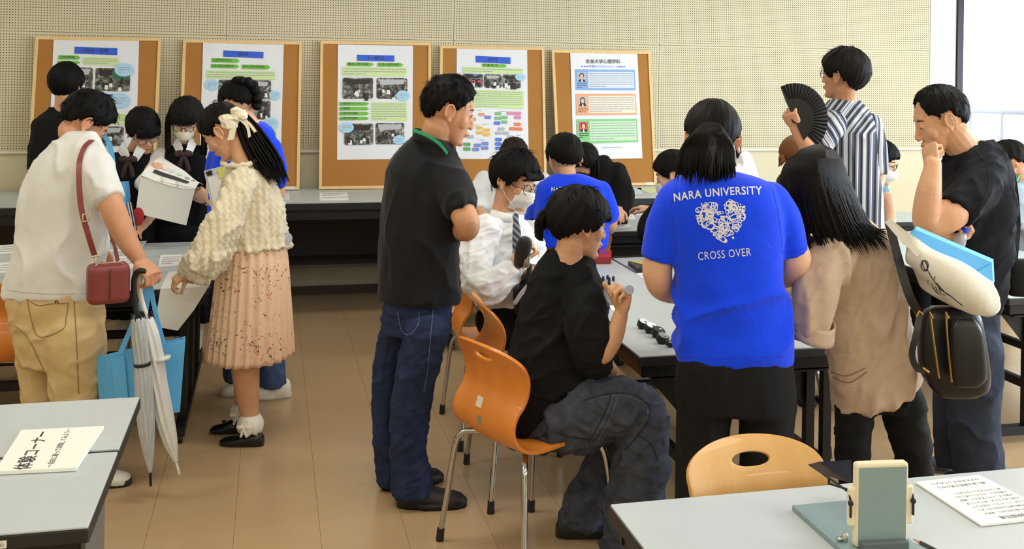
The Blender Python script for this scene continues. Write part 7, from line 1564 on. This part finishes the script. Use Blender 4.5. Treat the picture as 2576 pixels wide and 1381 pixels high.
# ---- fan
fn = thing('folding_fan', 'black pleated folding fan held up by the man in the striped shirt', 'fan', at_d(2000, 300, 4.92)); M_fan = mat('fan_cloth', (24, 24, 26), .6, bump=.1); M_fr = mat('fan_rib', (16, 15, 16), .35); pv = at_d(2000, 300, 4.90); rad_ = 86 * 4.9 / F_PX; NR = 26
A0, A1 = math.radians(117), math.radians(-62)
def fp(a, r, l): return pv + RGT * math.cos(a) * r * .96 + UPV * math.sin(a) * r * 1.06 + FWD * l
rows = []
for k in range(2 * NR + 1):
    a = A0 + (A1 - A0) * k / (2 * NR); l = .004 * (1 if k % 2 else -1); rows.append([fp(a, rad_ * f, l) for f in (.52, .7, .86, 1.0)])
sheet(rows, .0008, 'leaf', M_fan, fn, smooth=False)
for k in range(NR + 1):
    a = A0 + (A1 - A0) * k / NR; mb = MB(); w_ = .0055 if k not in (0, NR) else .008; n_ = -RGT * math.sin(a) + UPV * math.cos(a); q0, q1, q2 = fp(a, -rad_ * .12, -.006), fp(a, rad_ * .56, -.007), fp(a, rad_ * (.6 if 0 < k < NR else 1.0), -.007)
    mb.add([q0 - n_ * w_ * .5, q0 + n_ * w_ * .5, q1 + n_ * w_, q2 + n_ * w_ * .4, q2 - n_ * w_ * .4, q1 - n_ * w_] + [q + FWD * .0012 for q in (q0 - n_ * w_ * .5, q0 + n_ * w_ * .5, q1 + n_ * w_, q2 + n_ * w_ * .4, q2 - n_ * w_ * .4, q1 - n_ * w_)], [(0, 1, 2, 3, 4, 5), (11, 10, 9, 8, 7, 6)] + [(i, (i + 1) % 6, 6 + (i + 1) % 6, 6 + i) for i in range(6)]); put('rib', mb, M_fr, fn, smooth=False)

# ---- backpack, tote, blue bag on the woman in beige
M_leath = mat('black_leather', (20, 21, 25), .34, var=.1, bump=.06, bscale=220); M_brass = mat('brass', (190, 152, 84), .3, 1.0)
bp = thing('leather_backpack', 'black leather backpack with gold zips hanging behind the beige coat', 'backpack', at_d(2400, 1000, 3.30)); pp_ = Person.__new__(Person); pp_.d = 3.31; mb = MB()
pp_.rings(mb, [(2345, 2430, 770), (2322, 2462, 790), (2312, 2474, 840), (2312, 2483, 900), (2320, 2488, 945), (2344, 2482, 980), (2362, 2450, 1000)], .42, p=3.4); soft('pack_body', mb, .007, M_leath, bp, 4)
mb = MB(); pp_.rings(mb, [(2402, 2448, 800, -.105), (2392, 2470, 830, -.11), (2392, 2480, 900, -.11), (2396, 2482, 950, -.105), (2404, 2460, 975, -.10)], .3, p=3); soft('front_pocket', mb, .006, M_leath, bp, 4)
for pts in ([(2340, 786), (2344, 820), (2352, 880), (2362, 950)], [(2380, 786), (2382, 830), (2388, 900), (2394, 960)]):
    mb = MB(); mb.tube(spline(path_at([(u, v, -.112) for u, v in pts], 3.31), 16), .0034, 8); z_ = put('zip', mb, M_brass, bp); mb = MB(); mb.tube(path_at([(pts[0][0], pts[0][1], -.114), (pts[0][0] + 6, pts[0][1] + 14, -.12)], 3.31), .003, 6); put('zip_pull', mb, M_brass, z_)
strap('pack_strap', [(2236, 560, .02), (2262, 660, -.06), (2286, 740, -.09), (2312, 790, -.06)], 3.30, .014, M_leath, bp); strap('pack_strap', [(2312, 790, -.08), (2304, 840, -.10), (2294, 890, -.10), (2306, 925, -.10), (2330, 932, -.09)], 3.30, .010, M_leath, bp)
mb = MB(); mb.tube(path_at([(2306, 796, -.10), (2312, 782, -.10), (2320, 790, -.10)], 3.30), .004, 8); mb.tube(path_at([(2322, 926, -.10), (2336, 936, -.10)], 3.30), .004, 8); put('strap_ring', mb, M_brass, bp)
M_canvas = fabric('canvas', (226, 222, 208), .9, .04, .12)
tt = thing('canvas_tote', 'cream canvas tote with balloon print slung over the backpack', 'tote bag', at_d(2400, 790, 3.24)); mb = MB(); pp_.d = 3.22
pp_.tube(mb, [(2306, 640, .02, 28), (2350, 672, .0, 42), (2400, 704, -.01, 50), (2450, 738, -.01, 48), (2482, 762, .0, 34)], n=28, flat=(FWD, 1.35)); pp_.tube(mb, [(2300, 630, .03, 22), (2360, 690, .05, 50), (2420, 740, .06, 44)], n=24); tb = soft('tote_body', mb, .008, M_canvas, tt, 5, (folds(.006, 12, (.8, 0, -.55), .4, 201),))
tree = BVHTree.FromPolygons([v.co + Vector(wbase(tb)) for v in tb.data.vertices], [p.vertices[:] for p in tb.data.polygons])
def project(tree, p, dirv, lift):
    h = tree.ray_cast(Vector(p - dirv * .6), Vector(dirv), 2.0); return (np.array(h[0]) - dirv * lift) if h[0] is not None else None
mb = MB()
for pts in ([(2326 + 9 * math.cos(a), 668 + 13 * math.sin(a)) for a in np.linspace(0, 6.28, 18)], [(2326, 655), (2332, 668), (2334, 681)], [(2320, 656), (2322, 670), (2330, 682)], [(2334, 706), (2352, 697)], [(2334, 711), (2352, 702)], [(2336, 684), (2345, 700), (2366, 728), (2392, 745), (2420, 768)], [(2344, 716), (2356, 712), (2370, 728), (2384, 742)], [(2346, 720), (2356, 736), (2376, 742)], [(2354, 722), (2358, 732)], [(2362, 722), (2366, 736)]):
    Q = [project(tree, at_d(u, v, 3.22), unit(ray(u, v)), .0016) for u, v in pts]; Q = [q for q in Q if q is not None]
    if len(Q) > 1: mb.tube(Q, .0016, 5)
if mb.n: tag(put('balloon_print', mb, mat('print_black', (30, 30, 32), .7), tb), kind='stuff')
strap('tote_handle', [(2232, 556, .05), (2262, 590, .0), (2290, 618, -.02), (2312, 642, -.03)], 3.22, .010, M_canvas, tt); strap('tote_handle', [(2240, 560, .10), (2275, 588, .06), (2312, 612, .05)], 3.22, .010, M_canvas, tt)
b2 = thing('blue_paper_bag', 'light blue paper bag sticking out of the canvas tote at right', 'paper bag', at_d(2390, 730, 3.34))
F4 = [(2270, 612), (2302, 577), (2495, 660), (2498, 716), (2480, 726)]; slabq('front_panel', F4, 3.30, M_bluep, b2, .0015); slabq('back_panel', [(u + 4, v - 8) for u, v in F4], 3.42, M_bluep, b2, .0015)
for i, j in ((0, 1), (1, 2), (2, 3), (3, 4)):
    a, b = F4[i], F4[j]; mb = MB(); q = [at_d(*a, 3.30), at_d(*b, 3.30), at_d(b[0] + 4, b[1] - 8, 3.42), at_d(a[0] + 4, a[1] - 8, 3.42)]; mb.add(q, [(0, 1, 2, 3)]); o_ = put('side_panel', mb, M_bluep, b2, smooth=False); md = o_.modifiers.new('s', 'SOLIDIFY'); md.thickness = .0012
slabq('fold_flap', [(2444, 690), (2494, 664), (2497, 714), (2482, 724), (2468, 706), (2474, 722)], 3.296, M_bluep, b2, .002)
# water bottle and shoulder bag of the man in black
wb = thing('water_bottle', 'clear water bottle with blue cap in the hand of the man in black', 'bottle', at_d(2420, 625, 3.96)); mb = MB(); A = spline(np.array([(*at_d(2408, 628, 3.97), .024), (*at_d(2414, 606, 3.97), .025), (*at_d(2420, 592, 3.97), .020), (*at_d(2424, 584, 3.97), .011)]), 18); mb.tube(A[:, :3], A[:, 3], 20, round0=False, round1=False); put('bottle_body', mb, M_pet, wb); mb = MB(); mb.tube([at_d(2424, 585, 3.97), at_d(2428, 572, 3.97)], .0165, 18, round0=False, round1=False); put('cap', mb, mat('cap_blue', (24, 70, 220), .35), wb, sharp=40)
sb = thing('shoulder_bag', 'black shoulder bag behind the man in black at the right edge', 'bag', at_d(2580, 750, 4.2)); mb = MB(); pp_.d = 4.22; pp_.rings(mb, [(2545, 2620, 652), (2530, 2640, 672), (2528, 2645, 715), (2536, 2640, 745)], .4, p=3.5); soft('bag_body', mb, .009, fabric('black_nylon', (18, 18, 20), .7), sb, 4)
strap('bag_strap', [(2488, 352, .12), (2516, 378, .04), (2540, 430, .06), (2552, 500, .06), (2556, 570, .05), (2552, 620, .02), (2548, 660, .0)], 4.13, .018, MATS['fabric_black_nylon'], sb)
bk = thing('black_rucksack', 'black rucksack on the right hand table behind the blue sleeve', 'bag', at_z(2010, 720, TAB_Z)); mb = MB(); pp_.d = 4.75; pp_.rings(mb, [(2012, 2050, 668), (1996, 2062, 690), (1988, 2066, 718), (1986, 2066, 738)], .5, p=3); soft('bag_body', mb, .009, MATS['fabric_black_nylon'], bk, 4, (folds(.008, 22, (1, 0, .4), .5, 211),))
mb = MB(); mb.tube(path_at([(1990, 735), (2000, 700), (2020, 680)], 4.66), .008, 8, flat=(FWD, .3)); put('bag_strap', mb, mat('webbing_grey', (170, 174, 186), .7), bk)

# ---- shirt prints, laid on the cloth of the two blue shirts
def shirt_print(shirt, parent, name, items, d, lift=.0022):
    """items: (uv polygon mesh) projected along the view onto the cloth"""
    V0 = get_co(shirt.data) + wbase(shirt); tr = BVHTree.FromPolygons([Vector(v) for v in V0], [p.vertices[:] for p in shirt.data.polygons]); mb = MB()
    for V, Fc in items:
        W = [project(tr, at_d(u, v, d), unit(ray(u, v)), lift) for u, v in V]
        if any(w_ is None for w_ in W): continue
        mb.add(W, Fc)
    return put(name, mb, mat('shirt_print', (226, 226, 232), .8), parent, smooth=False)
def text_uv(s, u0, v0, u1, v1, hpx, bend=0.0, bold=0.0, track=1.0):
    """lettering from (u0, v0) to (u1, v1) in pixels, letters upright to the baseline"""
    V, Fc = text_mesh(s, 1.0, 'CENTER', bold, track)
    if not len(V): return []
    x0, x1 = V[:, 0].min(), V[:, 0].max(); out = []
    yc = (V[:, 1].min() + V[:, 1].max()) / 2; hh = V[:, 1].max() - V[:, 1].min()
    e = nv(u1 - u0, v1 - v0); L = np.linalg.norm(e); e = e / L; nn = nv(-e[1], e[0])
    for x, y, _ in V:
        f = (x - x0) / (x1 - x0); p = nv(u0, v0) + e * L * f - nn * ((y - yc) / hh * hpx) + nn * (bend * (1 - (2 * f - 1) ** 2) * -1); out.append((p[0], p[1]))
    return [(out, Fc)]
shirt_print(shirt12, shirt12, 'lettering', text_uv('NARA UNIVERSITY', 1695, 497, 1917, 479, 21, 5, .018, 1.1), 3.2)
shirt_print(shirt12, shirt12, 'lettering', text_uv('CROSS OVER', 1756, 645, 1889, 633, 20, 0, .0, 1.1), 3.2)
shirt_print(shirt21, shirt21, 'lettering', text_uv('NARA UNIVERSITY', 1387, 476, 1500, 479, 11, 1, .03, 1.1), 5.45)
def loop(pts, w_):
    """closed pixel outline -> band of width w_"""
    P = np.array(pts, float); n = len(P); T = np.roll(P, -1, 0) - np.roll(P, 1, 0); T /= np.linalg.norm(T, axis=1)[:, None] + 1e-9; N = np.stack([-T[:, 1], T[:, 0]], 1); A, B = P + N * w_ / 2, P - N * w_ / 2
    return ([tuple(p) for p in np.vstack([A, B])], [(i, (i + 1) % n, n + (i + 1) % n, n + i) for i in range(n)])
def blob(u, v, a, b, rot=0, n=18, wob=0.0, k=3, ph=0):
    out = []
    for q in np.linspace(0, 2 * PI, n, endpoint=False):
        r = 1 + wob * math.sin(k * q + ph); x, y = a * r * math.cos(q), b * r * math.sin(q); c, s = math.cos(rot), math.sin(rot); out.append((u + x * c - y * s, v + x * s + y * c))
    return out
def fill(pts): return (list(pts), [tuple(range(len(pts)))[::-1]])
rs = np.random.RandomState(77); em = []
def in_heart(u, v):
    x = (u - 1813) * 1.1 / 60; y = -(v - 560) * 1.1 / 50; return (x * x + y * y - 1) ** 3 - x * x * y ** 3 < 0
flower = lambda u, v, r: [loop(blob(u + r * .62 * math.cos(a), v + r * .62 * math.sin(a), r * .42, r * .34, a, 12), 2.6) for a in np.linspace(.3, 6.58, 6)[:-1]]
em += flower(1838, 520, 15); em += flower(1862, 528, 9)
em += [loop(blob(1778, 540, 17, 11, -.3, 20, .12, 2), 3), loop(blob(1786, 538, 9, 6, .2), 2.6), loop(blob(1782, 564, 16, 12, .4, 20, .15, 3), 3.2), fill(blob(1790, 560, 5, 4)), loop(blob(1800, 577, 11, 7, -.5, 16, .1, 2), 3), loop(blob(1830, 553, 12, 7, .3, 16, .2, 2), 2.8), loop(blob(1848, 545, 14, 6, -.5, 16, .15, 2), 2.8), loop(blob(1822, 570, 13, 8, .1, 18, .18, 3), 3), loop(blob(1832, 586, 12, 7, -.1, 18, .15, 4), 2.8), loop(blob(1818, 602, 9, 6, .5, 14, .15, 3), 2.8), fill(blob(1826, 606, 4, 5, .3)), fill(blob(1806, 536, 2.6, 2.6))]
em += [fill([(1750, 541), (1768, 540), (1768, 543.5), (1750, 544.5)]), fill([(1752, 547), (1766, 546), (1766, 548.5), (1752, 549.5)]), fill([(1754, 541), (1757, 541), (1757.5, 557), (1754.5, 557)]), fill([(1762, 541), (1765, 541), (1765.5, 557), (1762.5, 557)]), loop(blob(1758, 528, 8, 6, -.6, 14, .1, 2), 2.6)]          # gate
em += [fill([(1842, 560 + 5 * k), (1858, 557 + 5 * k), (1858, 559 + 5 * k), (1842, 562 + 5 * k)]) for k in range(4)]                                                   # pagoda roofs
em += [loop([(1853 + 6 * math.sin(a) ** 3 * 1.0, 578 - (5 * math.cos(a) - 2 * math.cos(2 * a) - math.cos(3 * a)) * .9) for a in np.linspace(0, 2 * PI, 18, endpoint=False)], 2.2), loop(blob(1868, 545, 7, 10, .2, 14, .1, 2), 2.4), fill(blob(1872, 520, 3, 3)), fill(blob(1766, 564, 3, 3)), fill(blob(1796, 590, 3, 4)), fill(blob(1808, 592, 4, 3)), fill(blob(1844, 598, 3, 3)), fill([(1868, 530), (1874, 540), (1871, 542), (1865, 532)])]
for k in range(170):
    u, v = rs.uniform(1750, 1876), rs.uniform(504, 614)
    if in_heart(u, v): em.append(loop(blob(u, v, rs.uniform(3.5, 7), rs.uniform(2.6, 4.5), rs.uniform(0, 3), 12, .2, 3, rs.rand() * 6), 1.9) if k % 3 else fill(blob(u, v, rs.uniform(2, 4), rs.uniform(1.2, 2.4), rs.uniform(0, 3), 8)))
tag(shirt_print(shirt12, shirt12, 'heart_emblem', em, 3.2, .0026), kind='stuff')
# ================================================================ SEAMS AND POCKETS laid on the garments
def garment(label_bit, name):
    for o in bpy.data.objects:
        if o.parent is not None and o.name.split('.')[0] == name and label_bit in o.parent.get('label', ''): return o
def seam(o, lines, r, m, name='seam', lift=.0005):
    V0 = get_co(o.data) + wbase(o); tr = BVHTree.FromPolygons([Vector(v) for v in V0], [p.vertices[:] for p in o.data.polygons])
    for pts in lines:
        Q = spline(np.array(pts, float), 7 * len(pts)); W = []
        for u, v in Q:
            d = unit(ray(u, v)); h = tr.ray_cast(Vector(CAM + d * 1.2), Vector(d), 8.0)
            if h[0] is not None: W.append(np.array(h[0]) - d * lift)
        if len(W) > 3:
            mb = MB(); mb.tube(W, r, 6); put(name, mb, m, o)
M_kh = mat('khaki_stitch', (150, 124, 82), .9); M_dk = mat('dark_stitch', (34, 36, 44), .9); M_lt = mat('light_stitch', (96, 100, 112), .9); M_bl = mat('blue_stitch', (8, 48, 196), .9); M_bg = mat('beige_stitch', (138, 112, 94), .9); M_ws = mat('white_stitch', (196, 194, 186), .9); M_jn = mat('jean_stitch', (92, 106, 138), .9); M_bk = mat('black_stitch', (10, 10, 12), .8)
g_ = garment('white T-shirt', 'trousers'); seam(g_, [[(68, 752), (78, 800), (92, 842), (118, 846), (160, 826), (166, 800), (172, 762)], [(70, 754), (96, 768), (130, 764), (172, 762)], [(186, 760), (192, 850), (198, 990)], [(38, 820), (70, 850), (110, 930)]], .0022, M_kh)
seam(g_, [[(138, 760), (142, 757), (146, 760), (147, 764)], [(140, 764), (139, 760)]], .0018, M_bk, 'mark')
seam(garment('white T-shirt', 't_shirt'), [[(222, 366), (208, 410), (214, 470), (240, 526)], [(18, 730), (110, 738), (250, 738)], [(246, 518), (280, 505), (306, 486)]], .0014, M_ws)
g_ = garment('washed black jeans', 'jeans'); seam(g_, [[(1472, 1006), (1530, 990), (1590, 992), (1636, 1024), (1626, 1066), (1600, 1100), (1574, 1130)], [(1538, 990), (1518, 1045), (1480, 1112)], [(1300, 1098), (1345, 1102), (1380, 1090)], [(1395, 1085), (1440, 1100), (1490, 1104)], [(1600, 1090), (1640, 1120), (1655, 1160)]], .0018, M_dk); seam(g_, [[(1478, 1012), (1532, 997), (1588, 999), (1628, 1028), (1618, 1064), (1594, 1096)], [(1556, 994), (1536, 1050), (1498, 1120)], [(1544, 992), (1524, 1048), (1486, 1114)]], .0012, M_lt)
g_ = garment('folded arms', 'jeans'); seam(g_, [[(1090, 775), (1082, 860), (1076, 930), (1066, 985)], [(1000, 785), (1010, 830), (1030, 842), (1052, 815), (1054, 785)]], .0016, M_jn)
seam(garment('folded arms', 'polo_shirt'), [[(1090, 375), (1086, 430), (1104, 490), (1140, 546)], [(1096, 600), (1094, 690), (1092, 752)], [(1144, 540), (1172, 532), (1198, 520)]], .0014, M_bk)
seam(garment('blue printed polo', 'polo_shirt'), [[(1706, 452), (1690, 510), (1694, 570), (1702, 640)], [(1934, 452), (1952, 510), (1962, 570), (1968, 630)], [(1704, 898), (1840, 902), (1990, 896)], [(1612, 640), (1650, 650), (1696, 646)], [(1962, 634), (2000, 634), (2030, 620)]], .0009, M_bl, lift=.0)
g_ = garment('beige coat', 'coat'); seam(g_, [[(2090, 935), (2130, 945), (2176, 926)], [(2094, 948), (2136, 962), (2180, 936)]], .0018, M_bg)
seam(garment('chin on his fist', 't_shirt'), [[(2452, 378), (2484, 420), (2488, 470), (2456, 530), (2424, 562)], [(2366, 512), (2392, 530), (2424, 556)]], .0014, M_bk)
